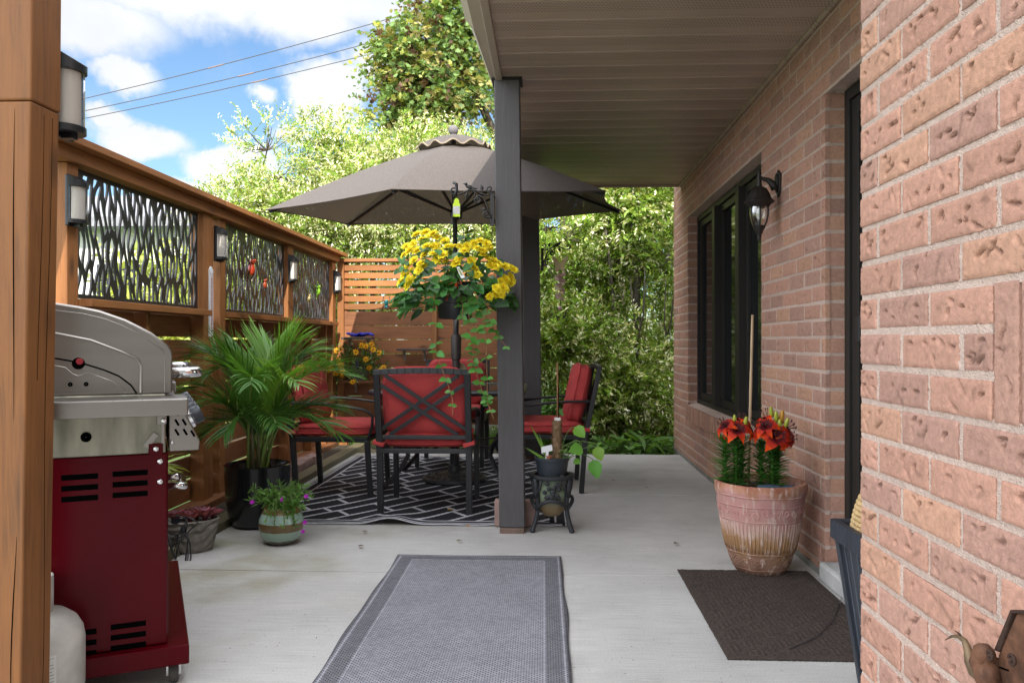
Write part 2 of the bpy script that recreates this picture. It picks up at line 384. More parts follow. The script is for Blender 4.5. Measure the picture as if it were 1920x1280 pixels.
# ---------------------------------------------------------------- brick walls
COURSE = .0815; BL = .2445; MJ = .0145; ZP = 1.123
def dent_field(U, Vv, L_, H_, rng, k):
    D = np.zeros_like(U)
    for _ in range(k):
        cu = rng.uniform(.12, .88) * L_; cv = rng.uniform(.15, .85) * H_
        if rng.random() < .65:
            R = rng.uniform(.009, .019); a0 = rng.uniform(.3, 2.2); du = U - cu; dv = Vv - cv
            r = np.hypot(du, dv * 1.25); th = np.arctan2(dv, du)
            near = np.clip(1 - np.abs(((th - a0 + np.pi) % (2 * np.pi)) - np.pi) / 1.25, 0, 1) ** .6
            e = r - R
            D += .0105 * near * np.where(e > 0, np.exp(-(e / .0024) ** 2), np.exp(-(e / .0065) ** 2))
        else:
            a = rng.uniform(-1.2, 1.2); ln = rng.uniform(.010, .026)
            s = (U - cu) * cos(a) + (Vv - cv) * sin(a); t = -(U - cu) * sin(a) + (Vv - cv) * cos(a)
            D += .0088 * np.exp(-(s / ln) ** 4) * np.where(t > 0, np.exp(-(t / .0024) ** 2), np.exp(-(t / .006) ** 2))
    return np.minimum(D, .0092)
def brick_color(rng):
    t = rng.random()
    base = np.array((.50, .275, .195))
    if t < .22: base = np.array((.37, .225, .18))
    elif t < .38: base = np.array((.56, .32, .20))
    elif t < .48: base = np.array((.44, .265, .205))
    base = base * .48 + np.array((.46, .262, .20)) * .52
    return base * .92 * rng.uniform(.92, 1.08)
class Bricks:
    def __init__(s): s.V = []; s.F = []; s.C = []; s.n = 0
    def brick(s, o, ud, nd, u0, u1, z0, z1, cell, rng, k=4, rough=.0012, col=None, back=0.0):
        L_ = u1 - u0; H_ = z1 - z0
        if L_ < .012 or H_ < .01: return
        nu = max(2, int(round(L_ / cell))); nv = max(2, int(round(H_ / cell)))
        uu = np.linspace(0, L_, nu + 1); vv = np.linspace(0, H_, nv + 1)
        U, W = np.meshgrid(uu, vv, indexing='ij')
        D = dent_field(U, W, L_, H_, rng, k) if k else np.zeros_like(U)
        edge = np.minimum(np.minimum(U, L_ - U), np.minimum(W, H_ - W))
        D = D * np.clip(edge / .008, 0, 1) + (.0030 * np.exp(-(edge / .0035) ** 2) if col is None else 0)
        dent = D; out = rng.uniform(-.0012, .0012) - D - back + rng.normal(0, rough, U.shape) * .5
        jit = rng.normal(0, .0012 if col is None else .0, 4)
        Uj = U + (jit[0] * (1 - U / L_) + jit[1] * U / L_); Wj = W + jit[2] * (1 - W / H_) + jit[3] * W / H_
        P = np.empty(U.shape + (3,))
        for i in range(3): P[..., i] = o[i] + ud[i] * (u0 + Uj) + nd[i] * out
        P[..., 2] += z0 + Wj
        idx = np.arange((nu + 1) * (nv + 1)).reshape(nu + 1, nv + 1)
        F = np.stack([idx[:-1, :-1], idx[1:, :-1], idx[1:, 1:], idx[:-1, 1:]], -1).reshape(-1, 4)
        # skirt
        ring = np.concatenate([idx[:, 0], idx[-1, 1:], idx[-2::-1, -1], idx[0, -2:0:-1]])
        Pf = P.reshape(-1, 3); B = Pf[ring] - np.array(nd) * .022
        m = len(Pf); r2 = np.arange(len(ring)) + m; rn = np.roll(ring, -1); r2n = np.roll(r2, -1)
        F2 = np.stack([ring, r2, r2n, rn], -1)
        s.V += [Pf, B]; s.F += [F + s.n, F2 + s.n]
        c = brick_color(rng) if col is None else np.array(col) * rng.uniform(.93, 1.05); cc = np.tile(c, (m + len(ring), 1))
        # burnt flecks fired into the brick; dents have shade painted into their colour
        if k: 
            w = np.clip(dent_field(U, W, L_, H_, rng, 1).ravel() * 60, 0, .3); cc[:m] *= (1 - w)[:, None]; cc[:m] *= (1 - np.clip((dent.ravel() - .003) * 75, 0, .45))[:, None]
        s.C.append(cc); s.n += m + len(ring)
    def wall(s, o, ud, nd, u0, u1, z0, z1, holes=(), cell=.006, seed=1, phase=0.0, k=(2, 6), soldier=(), joints=None):
        rng = np.random.default_rng(seed)
        i0 = math.floor((z0 - ZP) / COURSE); i1 = math.ceil((z1 - ZP) / COURSE)
        for i in range(i0, i1):
            a = max(z0, ZP + i * COURSE + MJ / 2); b = min(z1, ZP + (i + 1) * COURSE - MJ / 2)
            if b - a < .02: continue
            ph = phase + (BL / 2 if i % 2 else 0)
            j0 = math.floor((u0 - ph) / BL); j1 = math.ceil((u1 - ph) / BL)
            for j in range(j0, j1):
                iv = [(max(u0, ph + j * BL + MJ / 2), min(u1, ph + (j + 1) * BL - MJ / 2))]
                zc = (a + b) / 2
                for (h0, h1, hz0, hz1) in list(holes) + list(soldier):
                    if hz0 < zc < hz1:
                        iv = [q for (p0, p1) in iv for q in ((p0, min(p1, h0)), (max(p0, h1), p1)) if q[1] - q[0] > .015]
                if joints is not None and j == j0:
                    zc2 = b + MJ / 2
                    jv = [(u0 + (.004 if u0 > .1 else 0), u1 - .0015)]
                    for (h0, h1, hz0, hz1) in list(holes) + list(soldier):
                        if hz0 < zc2 < hz1: jv = [q for (p0, p1) in jv for q in ((p0, min(p1, h0)), (max(p0, h1 - .0007), p1)) if q[1] - q[0] > .015]
                    for (p0, p1) in jv: joints.brick(o, ud, nd, p0, p1, b - .002, b + MJ + .002, cell * 1.6, rng, 0, .0016, (.60, .465, .395), .0042)
                if joints is not None:
                    for (p0, p1) in iv:
                        if p1 < u1 - .02 and not any(hz0 < zc < hz1 and h0 - .03 < p1 < h0 + .03 for (h0, h1, hz0, hz1) in holes): joints.brick(o, ud, nd, p1 - .002, p1 + MJ + .002, a - .001, b + .001, cell * 1.6, rng, 0, .0016, (.60, .465, .395), .0042)
                for (p0, p1) in iv:
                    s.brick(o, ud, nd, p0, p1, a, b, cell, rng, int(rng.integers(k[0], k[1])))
    def build(s, name, m, parent):
        me = np_mesh(name, np.concatenate(s.V), np.concatenate(s.F), np.concatenate(s.C))
        return link_mesh(name, me, m, parent, smooth=50)
brick_m = mat('clay_brick', attr=True, rough=.9, bump=.45, bscale=420, var=.16, vscale=70, spec=.2)
mortar_m = mat('mortar', (.60, .465, .395), .95, bump=.8, bscale=130, var=.12, vscale=20, spec=.1)
joint_m = mat('mortar_joint', attr=True, rough=.95, bump=.9, bscale=260, var=.10, vscale=60, spec=.1)

WX = 1.284; WEND = 8.27; SOF = 2.62; NX = .749; NEND = 1.961
DOOR = (2.35, 3.784, .0, 2.263); WIN = (4.90, 7.436, .535, 2.246)
house = thing('brick_house', 'pinkish brick house with tall dark window and patio door under a low porch roof', 'house', (WX, 4, 0))
HO = Vector((-WX, -4, 0))
def hmb(): return MB()
def hobj(name, mb, m, parent=None, **k): return obj(name, mb.shift(HO), m, parent or house, **k)
bk = Bricks(); jk = Bricks()
bk.wall(HO + Vector((WX, 0, 0)), (0, 1, 0), (-1, 0, 0), 1.9, WEND, .02, SOF + .1, holes=[(DOOR[0], DOOR[1], -1, DOOR[3]), (WIN[0], WIN[1], WIN[2] - .155, WIN[3])], cell=.0095, seed=5, phase=3.784 - BL * .25, joints=jk)
# far end face and the reveals of the openings
bk.wall(HO + Vector((WX, WEND, 0)), (1, 0, 0), (0, 1, 0), 0, 2.0, .02, SOF + .1, cell=.03, seed=9)
rngb = np.random.default_rng(3)
bk.wall(HO + Vector((WX + .012, DOOR[1], 0)), (1, 0, 0), (0, -1, 0), .0115, .098, .02, DOOR[3], cell=.02, seed=21, k=(0, 1), joints=jk)
bk.wall(HO + Vector((WX + .012, WIN[1], 0)), (1, 0, 0), (0, -1, 0), .0115, .098, WIN[2], WIN[3], cell=.02, seed=22, k=(0, 1), joints=jk)
# rowlock sill under the window: bricks on edge, sloping, proud of the wall
ny = int((WIN[1] - WIN[0] + .1) / .0815)
for j in range(ny):
    y0 = WIN[0] - .05 + j * .0815
    bk.brick(HO + Vector((WX - .028, 0, 0)), (0, 1, 0), (-1, 0, 0), y0 + .005, y0 + .0765, WIN[2] - .145, WIN[2] - .012, .02, rngb, 1)
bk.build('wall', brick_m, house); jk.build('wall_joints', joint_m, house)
mo = hmb(); d = .0095
def wall_sheet(mb, x, y0, y1, z0, z1, holes):
    ys_ = sorted({y0, y1, *[h[0] for h in holes], *[h[1] for h in holes]})
    for a, b in zip(ys_[:-1], ys_[1:]):
        hs = sorted([(h[2], h[3]) for h in holes if h[0] <= a and h[1] >= b]); z = z0
        for h0, h1 in hs:
            if h0 > z: mb.box(x, x + .02, a, b, z, h0)
            z = h1
        if z < z1: mb.box(x, x + .02, a, b, z, z1)
wall_sheet(mo, WX + d, 1.9, WEND - d, 0, SOF + .2, [(DOOR[0], DOOR[1] + .008, DOOR[2], DOOR[3] + .008), (WIN[0] - .008, WIN[1] + .008, WIN[2] - .155, WIN[3] + .008)])
mo.box(WX + .03, WX + 2, WEND - .03, WEND - d, 0, SOF + .2)
mo.box(WX + .028, WX + .12, DOOR[1] + d, DOOR[1] + .03, 0, DOOR[3]); mo.box(WX + .028, WX + .12, WIN[1] + d, WIN[1] + .03, WIN[2], WIN[3])
mo.box(WX + .028, WX + .15, WIN[0], WIN[1], WIN[3] + .009, WIN[3] + .02); mo.box(WX + .028, WX + .15, DOOR[0], DOOR[1], DOOR[3] + .009, DOOR[3] + .02)
# sill bed
mo.add([(WX - .0215, WIN[0] - .05, WIN[2] - .14), (WX - .0215, WIN[1] + .045, WIN[2] - .14), (WX - .0215, WIN[1] + .045, WIN[2] - .016), (WX - .0215, WIN[0] - .05, WIN[2] - .016),
        (WX + .12, WIN[0] - .05, WIN[2] + .012), (WX + .12, WIN[1] + .045, WIN[2] + .012), (WX + .006, WIN[0] - .05, WIN[2] - .14), (WX + .006, WIN[1] + .045, WIN[2] - .14)],
       [(0, 1, 2, 3), (3, 2, 5, 4), (6, 7, 1, 0)])
hobj('mortar_bed', mo, mortar_m)
# projecting wing close to the camera
wg = Bricks(); jw = Bricks()
SY = at_x(1860, 640, NX).y
wg.wall(HO + Vector((NX, 0, 0)), (0, 1, 0), (-1, 0, 0), .5, NEND, .02, SOF + .1, cell=.0034, joints=jw, seed=31, phase=at_x(1644.1, 600, NX).y, k=(3, 7), soldier=[(.5, SY + .004, ZP - 2 * COURSE, ZP + COURSE)])
rs = np.random.default_rng(40)
jw.brick(HO + Vector((NX, 0, 0)), (0, 1, 0), (-1, 0, 0), SY - .001, SY + .0065, ZP - 2 * COURSE + .004, ZP + COURSE - .004, .006, rs, 0, .0016, (.60, .465, .395), .0045)
for j in range(10):
    y1 = SY - j * .0815
    wg.brick(HO + Vector((NX, 0, 0)), (0, 1, 0), (-1, 0, 0), y1 - .0715, y1, ZP - 2 * COURSE + .006, ZP + COURSE - .006, .0034, rs, 4); jw.brick(HO + Vector((NX, 0, 0)), (0, 1, 0), (-1, 0, 0), y1 - .0815 + .008, y1 - .0695, ZP - 2 * COURSE + .004, ZP + COURSE - .004, .006, rs, 0, .0016, (.60, .465, .395), .0042)
wg.wall(HO + Vector((NX, NEND, 0)), (1, 0, 0), (0, 1, 0), .012, WX - NX, .02, SOF + .1, cell=.03, seed=33, k=(0, 2))
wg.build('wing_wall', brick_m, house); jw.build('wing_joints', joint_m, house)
mo = hmb(); mo.box(NX + d, NX + .03, .5, NEND - d, 0, SOF + .2); mo.box(NX + .03, WX + .0, NEND - .03, NEND - d, 0, SOF + .2)
hobj('wing_mortar_bed', mo, mortar_m)
# unseen wall added behind the camera to block sun from the near patio
rb = hmb(); rb.box(-1.0, 9, -4.4, -4.0, -.1, 7.95)
hobj('unseen_sun_blocker', rb, mat('pale_blocker', (.55, .50, .45), .8, bump=.2, bscale=4, stretch=(.1, .1, 8)))
# foundation strip
fb = hmb(); fb.box(WX - .006, WX + .03, 3.80, WEND - .004, -.1, .030); fb.box(WX - .006, WX + .03, 1.95, 2.3, -.1, .03)
hobj('foundation', fb, mat('foundation_concrete', (.20, .19, .17), .95, bump=.6, bscale=50, var=.3), bevel=.004)

# porch roof: perforated soffit, fascia, gutter, roof deck
def soffit_build(N, L, p, tc, mp, surf):
    s = N('ShaderNodeSeparateXYZ'); L(tc.outputs['Object'], s.inputs[0])
    PW = .2135
    def frac(v, per, off=0.0): return math_node(N, L, 'FRACT', math_node(N, L, 'DIVIDE', math_node(N, L, 'ADD', v, off), per))
    fy = frac(s.outputs['Y'], PW, 20 * PW)
    # rows of punched slots on every panel, staggered
    ry = frac(s.outputs['Y'], .0178, 3.56); rowi = math_node(N, L, 'FLOOR', math_node(N, L, 'DIVIDE', math_node(N, L, 'ADD', s.outputs['Y'], 3.56), .0178))
    fx = math_node(N, L, 'FRACT', math_node(N, L, 'ADD', math_node(N, L, 'DIVIDE', math_node(N, L, 'ADD', s.outputs['X'], 10), .0165), math_node(N, L, 'MULTIPLY', rowi, .5)))
    hx = math_node(N, L, 'LESS_THAN', math_node(N, L, 'ABSOLUTE', math_node(N, L, 'SUBTRACT', fx, .5)), .27)
    hy = math_node(N, L, 'LESS_THAN', math_node(N, L, 'ABSOLUTE', math_node(N, L, 'SUBTRACT', ry, .5)), .16)
    band = math_node(N, L, 'GREATER_THAN', math_node(N, L, 'SINE', math_node(N, L, 'MULTIPLY', fy, 2 * pi * 1)), -.45)
    edge = math_node(N, L, 'LESS_THAN', math_node(N, L, 'ABSOLUTE', math_node(N, L, 'SUBTRACT', fy, .5)), .40)
    hole = math_node(N, L, 'MULTIPLY', math_node(N, L, 'MULTIPLY', hx, hy), math_node(N, L, 'MULTIPLY', band, edge))
    nz = N('ShaderNodeTexNoise'); nz.inputs['Scale'].default_value = 1.4; nz.inputs['Detail'].default_value = 5; L(tc.outputs['Object'], nz.inputs['Vector'])
    cr = N('ShaderNodeValToRGB'); cr.color_ramp.elements[0].color = (.37, .282, .222, 1); cr.color_ramp.elements[1].color = (.45, .35, .28, 1); cr.color_ramp.elements[0].position = .35; cr.color_ramp.elements[1].position = .65; L(nz.outputs['Fac'], cr.inputs[0])
    mx = N('ShaderNodeMix', data_type='RGBA'); L(math_node(N, L, 'MULTIPLY', hole, .82), mx.inputs[0]); L(cr.outputs[0], mx.inputs[6]); mx.inputs[7].default_value = (.03, .024, .02, 1); L(mx.outputs[2], p.inputs['Base Color'])
soffit_m = mat('beige_soffit', (.25, .2, .17), .42, build=soffit_build, spec=.5)
trim_m = mat('beige_trim', (.40, .33, .27), .5, var=.06, vscale=3)
FX = -.30; REND = 7.815
sf = hmb(); PW = .2135
prof = []
for k in range(-16, 19):
    y0 = 4.0 + (k) * PW
    if y0 + PW > REND or y0 < 1.96: continue
    prof += [(y0, SOF + .012), (y0 + .004, SOF), (y0 + PW - .012, SOF), (y0 + PW - .007, SOF + .012)]
prof.append((REND, SOF))
vs = []; fs = []
for i, (y, z) in enumerate(prof):
    vs += [(FX + .02, y, z), (WX + .05, y, z)]
    if i: fs.append((2 * i - 2, 2 * i, 2 * i + 1, 2 * i - 1))
sf.add(vs, fs); hobj('soffit', sf, soffit_m)
tb = hmb(); tb.box(WX - .022, WX - .004, NEND, REND, SOF - .022, SOF - .001); tb.box(FX + .03, WX - .03, REND - .02, REND - .004, SOF - .012, SOF - .0005)
hobj('soffit_trim', tb, soffit_m, bevel=.003)
fa = hmb(); fa.box(FX - .004, FX + .035, 1.97, REND, SOF - .018, SOF + .17); fa.box(FX + .035, WX + .4, REND + .001, REND + .03, SOF - .018, SOF + .17)
hobj('fascia', fa, trim_m, bevel=.004)
gt = hmb(); gt.prism([(FX - .005, 1.97, SOF + .03), (FX - .075, .4, SOF + .045), (FX - .115, .4, SOF + .09), (FX - .115, .4, SOF + .15), (FX - .105, .4, SOF + .15), (FX - .10, .4, SOF + .10), (FX - .07, .4, SOF + .055), (FX - .005, .4, SOF + .045)], (0, 3.6, 0))
hobj('gutter', gt, trim_m, bevel=.004)
rf = hmb(); rf.prism([(FX - .06, 1.97, SOF + .175), (3.2, 1.97, SOF + 1.45), (6.0, 1.97, SOF + .5), (6, 1.97, SOF + .2), (1.2, 1.97, SOF + .2), (FX - .06, 1.97, SOF + .172)], (0, REND - 1.9, 0))
hobj('roof', rf, mat('roof_shingle', (.09, .08, .075), .95, bump=.6, bscale=40, var=.3, vscale=20))

# window: three tall panes in a deep dark frame
wd = hmb(); FXW = WX + .085
y0, y1, z0, z1 = WIN
def rect_frame(mb, x0, x1, ya, yb, za, zb, w):
    mb.box(x0, x1, ya, ya + w, za, zb); mb.box(x0, x1, yb - w, yb, za, zb); mb.box(x0, x1, ya + w, yb - w, za, za + w); mb.box(x0, x1, ya + w, yb - w, zb - w, zb)
rect_frame(wd, FXW, FXW + .10, y0 + .001, y1 - .001, z0, z1 - .001, .045)
third = (y1 - y0 - .09) / 3
frame_m = mat('dark_brown_aluminium', (.022, .020, .018), .5, 0.0, .25)
for k in (1, 2):
    yc = y0 + .045 + third * k; wd.box(FXW - .030, FXW + .10, yc - .05, yc + .05, z0 + .045, z1 - .046)
win = hobj('window', wd, frame_m, bevel=.003)
for k in range(3):
    a = y0 + .045 + third * k + (.05 if k else 0); b = y0 + .045 + third * (k + 1) - (.05 if k < 2 else 0)
    sb = hmb(); rect_frame(sb, FXW + .02, FXW + .06, a + .002, b - .002, z0 + .047, z1 - .048, .055); hobj('sash', sb, frame_m, win, bevel=.003)
    pb = hmb(); pb.box(FXW + .04, FXW + .046, a + .05, b - .05, z0 + .1, z1 - .1); hobj('pane', pb, pane_glass, win)
# patio door
dd = hmb(); DXW = WX + .09
rect_frame(dd, DXW, DXW + .09, DOOR[0], DOOR[1] - .001, .09, DOOR[3] - .001, .055)
door = hobj('door', dd, frame_m, bevel=.003)
db = hmb(); rect_frame(db, DXW + .012, DXW + .045, 2.95, DOOR[1] - .06, .15, DOOR[3] - .058, .075); hobj('sash', db, frame_m, door, bevel=.004)
db = hmb(); rect_frame(db, DXW + .05, DXW + .08, DOOR[0] + .06, 3.2, .15, DOOR[3] - .058, .075); hobj('sash', db, mat('bronze_aluminium', (.07, .055, .045), .35, .4), door, bevel=.004)
db = hmb(); db.box(DXW + .03, DXW + .034, 3.0, DOOR[1] - .12, .2, DOOR[3] - .12); hobj('pane', db, pane_glass, door)
db = hmb(); hz = at_x(1597, 620, DXW).z
db.box(DXW - .035, DXW - .015, 3.52, 3.56, hz - .05, hz + .06); db.box(DXW - .018, DXW + .012, 3.53, 3.55, hz - .05, hz - .03); db.box(DXW - .018, DXW + .012, 3.53, 3.55, hz + .04, hz + .06)
hobj('handle', db, black_metal, door, bevel=.004)
for yy in (300, 568, 748):
    c = at_x(1567, yy, DXW); db = hmb(); db.box(DXW - .012, DXW + .002, c.y - .012, c.y + .012, c.z - .03, c.z + .03); db.box(DXW - .016, DXW - .010, c.y - .02, c.y + .02, c.z - .012, c.z + .002); hobj('clip', db, white_plastic, door, bevel=.003)
db = hmb(); db.box(WX - .035, WX + .30, DOOR[0] + .02, DOOR[1] - .02, .0, .088); hobj('threshold', db, mat('sill_concrete', (.42, .42, .41), .9, bump=.5, bscale=60, var=.2), door, bevel=.015)
ob = hmb(); c = at_x(1478, 818, WX); ob.box(WX - .012, WX - .001, c.y - .035, c.y + .035, c.z - .055, c.z + .055); ob.box(WX - .022, WX - .012, c.y - .022, c.y + .022, c.z - .045, c.z + .03)
hobj('outlet', ob, mat('ivory_plastic', (.6, .57, .5), .5), bevel=.004)

# ---------------------------------------------------------------- posts
def lean_box(mb, x0, x1, y0, y1, z0, z1, dx):
    mb.add([(x + (dx if z == z1 else 0), y, z) for x in (x0, x1) for y in (y0, y1) for z in (z0, z1)], [(0, 1, 3, 2), (4, 6, 7, 5), (0, 4, 5, 1), (2, 3, 7, 6), (0, 2, 6, 4), (1, 5, 7, 3)])
def porch_post(label, x, y, s, rough_foot):
    t = thing('porch_post', label, 'post', (x, y, 0), 0, 'charcoal porch posts')
    m = MB(); lean_box(m, -s / 2, s / 2, 0, s, .035 if rough_foot else 0, SOF - .012, -.030); obj('shaft', m, post_paint if rough_foot else far_post_paint, t, bevel=.006)
    m = MB(); lean_box(m, -s / 2 + .002, s / 2 - .002, .002, s - .002, -.01, .034, 0)
    obj('worn_foot', m, wood('bare_worn_wood', (.20, .13, .10), 2, knots=False), t, bevel=.008)
    m = MB(); m.box(-s / 2 - .045, s / 2 - .015, -.012, s + .01, SOF - .013, SOF - .002); obj('cap_plate', m, dark_bronze, t, bevel=.002)
    return t
porch_post('near charcoal painted square wooden porch post with worn foot and hanging flower basket', -.2085, 4.588, .147, True)
porch_post('far charcoal painted porch post beside the bushes holding a butterfly wind spinner', -.140, 7.45, .16, True)
pb = MB(); c = at_y(932, 965, 4.70)
pb.box(-.135, .11, 0, .075, 0, .155); o = obj('paver_block', pb, mat('pink_paver', (.36, .24, .21), .9, bump=.5, bscale=80, var=.2), bevel=.008)
o.location = (-.185, 4.745, 0.004); tag(o, 'pinkish paver block standing behind the foot of the near charcoal post', 'paver')

# foreground cedar post, spliced
t = thing('cedar_post', 'thick foreground cedar post with cracked front face and a splice near its top', 'post', (-1.331, 2.0, 0))
m = MB(); lean_box(m, -.17, -.030, 0, .122, -.1, 1.7205, .031); obj('lower_shaft', m, cedar_post_m, t, bevel=.006, seg=3)
m = MB(); lean_box(m, -.139, .0035, -.002, .124, 1.722, 3.2, .012); obj('upper_shaft', m, cedar_post_m, t, bevel=.006, seg=3)
ck = MB()
for (x0, z0_, z1_, w, wob) in ((-.105, .35, 1.15, .004, 1), (-.065, .9, 1.7, .003, 2), (-.12, 1.2, 1.68, .0025, 3), (-.05, .15, .6, .003, 4)):
    ck.tube([(x0 + .006 * sin(wob + 3 * k / 9.0) + .031 * (z0_ + (z1_ - z0_) * k / 9) / 1.8, -.0005, z0_ + (z1_ - z0_) * k / 9) for k in range(10)], [w * sin(pi * (k + .5) / 10) * .5 for k in range(10)], 5)
for (yy, z0_, z1_) in ((.085, .1, 1.70), (.05, 1.0, 1.7)):
    ck.tube([(-.0305 + .031 * (z + .1) / 1.82, yy + .006 * sin(z * 5), z) for z in np.linspace(z0_, z1_, 10)], .0013, 5)
obj('crack', ck, hole_black, t)
# ================================================================ FENCES
FI = -2.26   # inner face of the studs
fence = thing('cedar_fence', 'long cedar privacy fence with black cut metal screens along the left side', 'fence', (FI, 5.3, 0))
O = Vector((-FI, -5.3, 0))
def fobj(name, mb, m, **k): return obj(name, mb.shift(O), m, fence, **k)
bz = [(.06 + k * .153, .06 + k * .153 + .139) for k in range(8)]
m = MB()
for (a, b) in bz:
    for (ya, yb) in ((2.0, 3.70), (3.70, 5.42), (5.42, 6.95), (6.95, 8.56)):
        m.box(-2.372, -2.350, ya + .001, yb - .001, a + random.uniform(-.003, .003), b + random.uniform(-.003, .003))
fobj('boards', m, cedar_board[1], bevel=.002)
for (ya, yb) in ((2.62, 2.74), (3.66, 3.75), (5.15, 5.30), (5.42, 5.51), (6.86, 7.00), (8.30, 8.42)):
    m = MB(); m.box(-2.349, FI + .002, ya, yb, -.1, 1.945); fobj('post', m, cedar[2], bevel=.004)
for yc in (3.2, 4.45, 6.2, 7.6, 8.1):
    m = MB(); m.box(-2.349, -2.27, yc - .02, yc + .02, .06, 1.265); fobj('stud', m, cedar[2], bevel=.003)
m = MB(); m.box(-2.349, -2.195, 3.755, 5.145, 1.270, 1.308); fobj('screen_rail', m, cedar[1], bevel=.003)
m = MB(); m.box(-2.349, -2.195, 5.515, 8.295, 1.270, 1.308); fobj('screen_rail', m, cedar[1], bevel=.003)
m = MB(); m.box(-2.349, -2.225, 2.0, 8.5, 1.948, 2.012); fobj('top_rail', m, cedar[1], bevel=.003)
m = MB(); m.box(-2.40, -2.165, 2.0, 5.30, 2.014, 2.050); m.box(-2.40, -2.165, 5.304, 8.56, 2.014, 2.050); fobj('cap_rail', m, cedar[1], bevel=.004)
m = MB(); m.box(-2.349, -2.20, 2.0, 8.3, -.1, .058); fobj('base_rail', m, cedar_board[1], bevel=.004)

def screen_mesh(name, w, h, seed, cell=.0055, border=.022):
    """plate cut with long branch-like openings: marching squares on a stretched cell pattern"""
    rng = np.random.default_rng(seed); ax, az = .046, .205
    nx = int(w / cell) + 1; nz_ = int(h / cell) + 1
    X, Z = np.meshgrid(np.linspace(0, w, nx), np.linspace(0, h, nz_), indexing='ij')
    px = []
    for i in range(-1, int(w / ax) + 2):
        for j in range(-1, int(h / az) + 2):
            px.append(((i + .5 * (j % 2) + rng.uniform(-.27, .27)) * ax, (j + (i % 2) * .5 + rng.uniform(-.30, .30)) * az))
    px = np.array(px)
    Xw = X + .010 * np.sin(Z * 14 + 2 * np.sin(X * 9)) + .006 * np.sin(Z * 31 + X * 20)
    D = np.full(X.shape + (2,), 9.0)
    for (a, b) in px:
        q = np.hypot((Xw - a) / ax, (Z - b) / az)
        lo = np.minimum(q, D[..., 0]); D[..., 1] = np.minimum(np.maximum(q, D[..., 0]), D[..., 1]); D[..., 0] = lo
    f = .215 - (D[..., 1] - D[..., 0])                        # >0 solid
    e = np.minimum(np.minimum(X, w - X), np.minimum(Z, h - Z)); f = np.maximum(f, (border - e) / .03)
    V = []; F = []; vid = {}
    def vtx(key, x, z):
        if key not in vid: vid[key] = len(V); V.append((0, x, z))
        return vid[key]
    xs_ = X[:, 0]; zs_ = Z[0]
    for i in range(nx - 1):
        for j in range(nz_ - 1):
            c = [(i, j), (i + 1, j), (i + 1, j + 1), (i, j + 1)]; val = [f[p] for p in c]
            if max(val) <= 0: continue
            poly = []
            for k in range(4):
                p, q = c[k], c[(k + 1) % 4]; a, b = val[k], val[(k + 1) % 4]
                if a > 0: poly.append(vtx(p, xs_[p[0]], zs_[p[1]]))
                if (a > 0) != (b > 0):
                    t_ = a / (a - b); key = (min(p, q), max(p, q))
                    poly.append(vtx(key, xs_[p[0]] + (xs_[q[0]] - xs_[p[0]]) * t_, zs_[p[1]] + (zs_[q[1]] - zs_[p[1]]) * t_))
            if len(poly) >= 3: F.append(poly)
    me = bpy.data.meshes.new(name); me.from_pydata([(0, v[1], v[2]) for v in V], [], F); me.update(); return me
screen_m = mat('black_cut_steel', (.016, .017, .020), .36, 0.0, .6)
for k, (ya, yb) in enumerate(((3.757, 5.143), (5.515, 6.855), (7.005, 8.295))):
    me = screen_mesh('screen', yb - ya, .632, 50 + k); o = link_mesh('screen', me, screen_m, fence)
    o.location = Vector((-2.300, ya, 1.313)) + O
    sd = o.modifiers.new('thickness', 'SOLIDIFY'); sd.thickness = .009; sd.offset = 0

back = thing('slat_fence', 'cedar back fence with open horizontal slats above solid boards behind the dining set', 'fence', (-1.2, 8.5, 0))
O2 = Vector((1.2, -8.5, 0))
def bobj(name, mb, m, **k): return obj(name, mb.shift(O2), m, back, **k)
m = MB(); z = 1.925
for k in range(6):
    m.box(-2.24, -.22, 8.500, 8.522, z - .062, z); z -= .083
bobj('slats', m, cedar[0], bevel=.002)
m = MB(); z = 1.425
for k in range(8):
    m.box(-2.24, -.22, 8.500, 8.522, z - .146 + random.uniform(-.002, .002), z); z -= .151
bobj('boards', m, cedar_board[0], bevel=.002)
m = MB(); m.box(-2.25, -.20, 8.45, 8.58, 1.955, 1.990); bobj('cap_rail', m, cedar[0], bevel=.003)
for (xa, xb) in ((-2.255, -2.185), (-1.235, -1.185), (-.26, -.20)):
    m = MB(); m.box(xa, xb, 8.462, 8.499, .10, 1.953); bobj('post', m, cedar[2], bevel=.003)
for (xa, xb) in ((-2.255, -2.165), (-.29, -.2)):
    m = MB(); m.box(xa, xb, 8.523, 8.61, -.1, 1.953); bobj('post', m, cedar[2], bevel=.003)

# ---------------------------------------------------------------- shelves on the back fence
shelf_m = wood('dark_shelf_wood', (.07, .05, .042), 0, knots=False)
def shelf(label, x0, x1, z, m_=shelf_m):
    t = thing('wall_shelf', label, 'shelf', ((x0 + x1) / 2, 8.461, z), 0, 'small shelves on the back fence'); h = (x1 - x0) / 2
    m = MB(); m.box(-h, h, -.15, 0, -.022, 0); obj('board', m, m_, t, bevel=.003)
    for s in (-.62, .62):
        m = MB(); m.bar((s * h, -.006, -.13), (s * h, -.006, -.023), .022, .004, (0, 1, 0)); m.bar((s * h, -.10, -.026), (s * h, -.006, -.026), .022, .005); m.bar((s * h, -.085, -.03), (s * h, -.008, -.105), .008, .006, (0, 1, 0))
        obj('bracket', m, mat('grey_bracket', (.30, .28, .26), .5, .5), t)
    return t
shelf('upper left dark wooden shelf on the back fence with a blue bundle on it', -2.175, -1.85, 1.150)
shelf('empty small dark shelf on the back fence right of the flowers', -1.59, -1.245, 1.03)
shelf('lower brown shelf on the back fence carrying the yellow flower pot', -2.17, -1.55, .690, cedar_board[0])

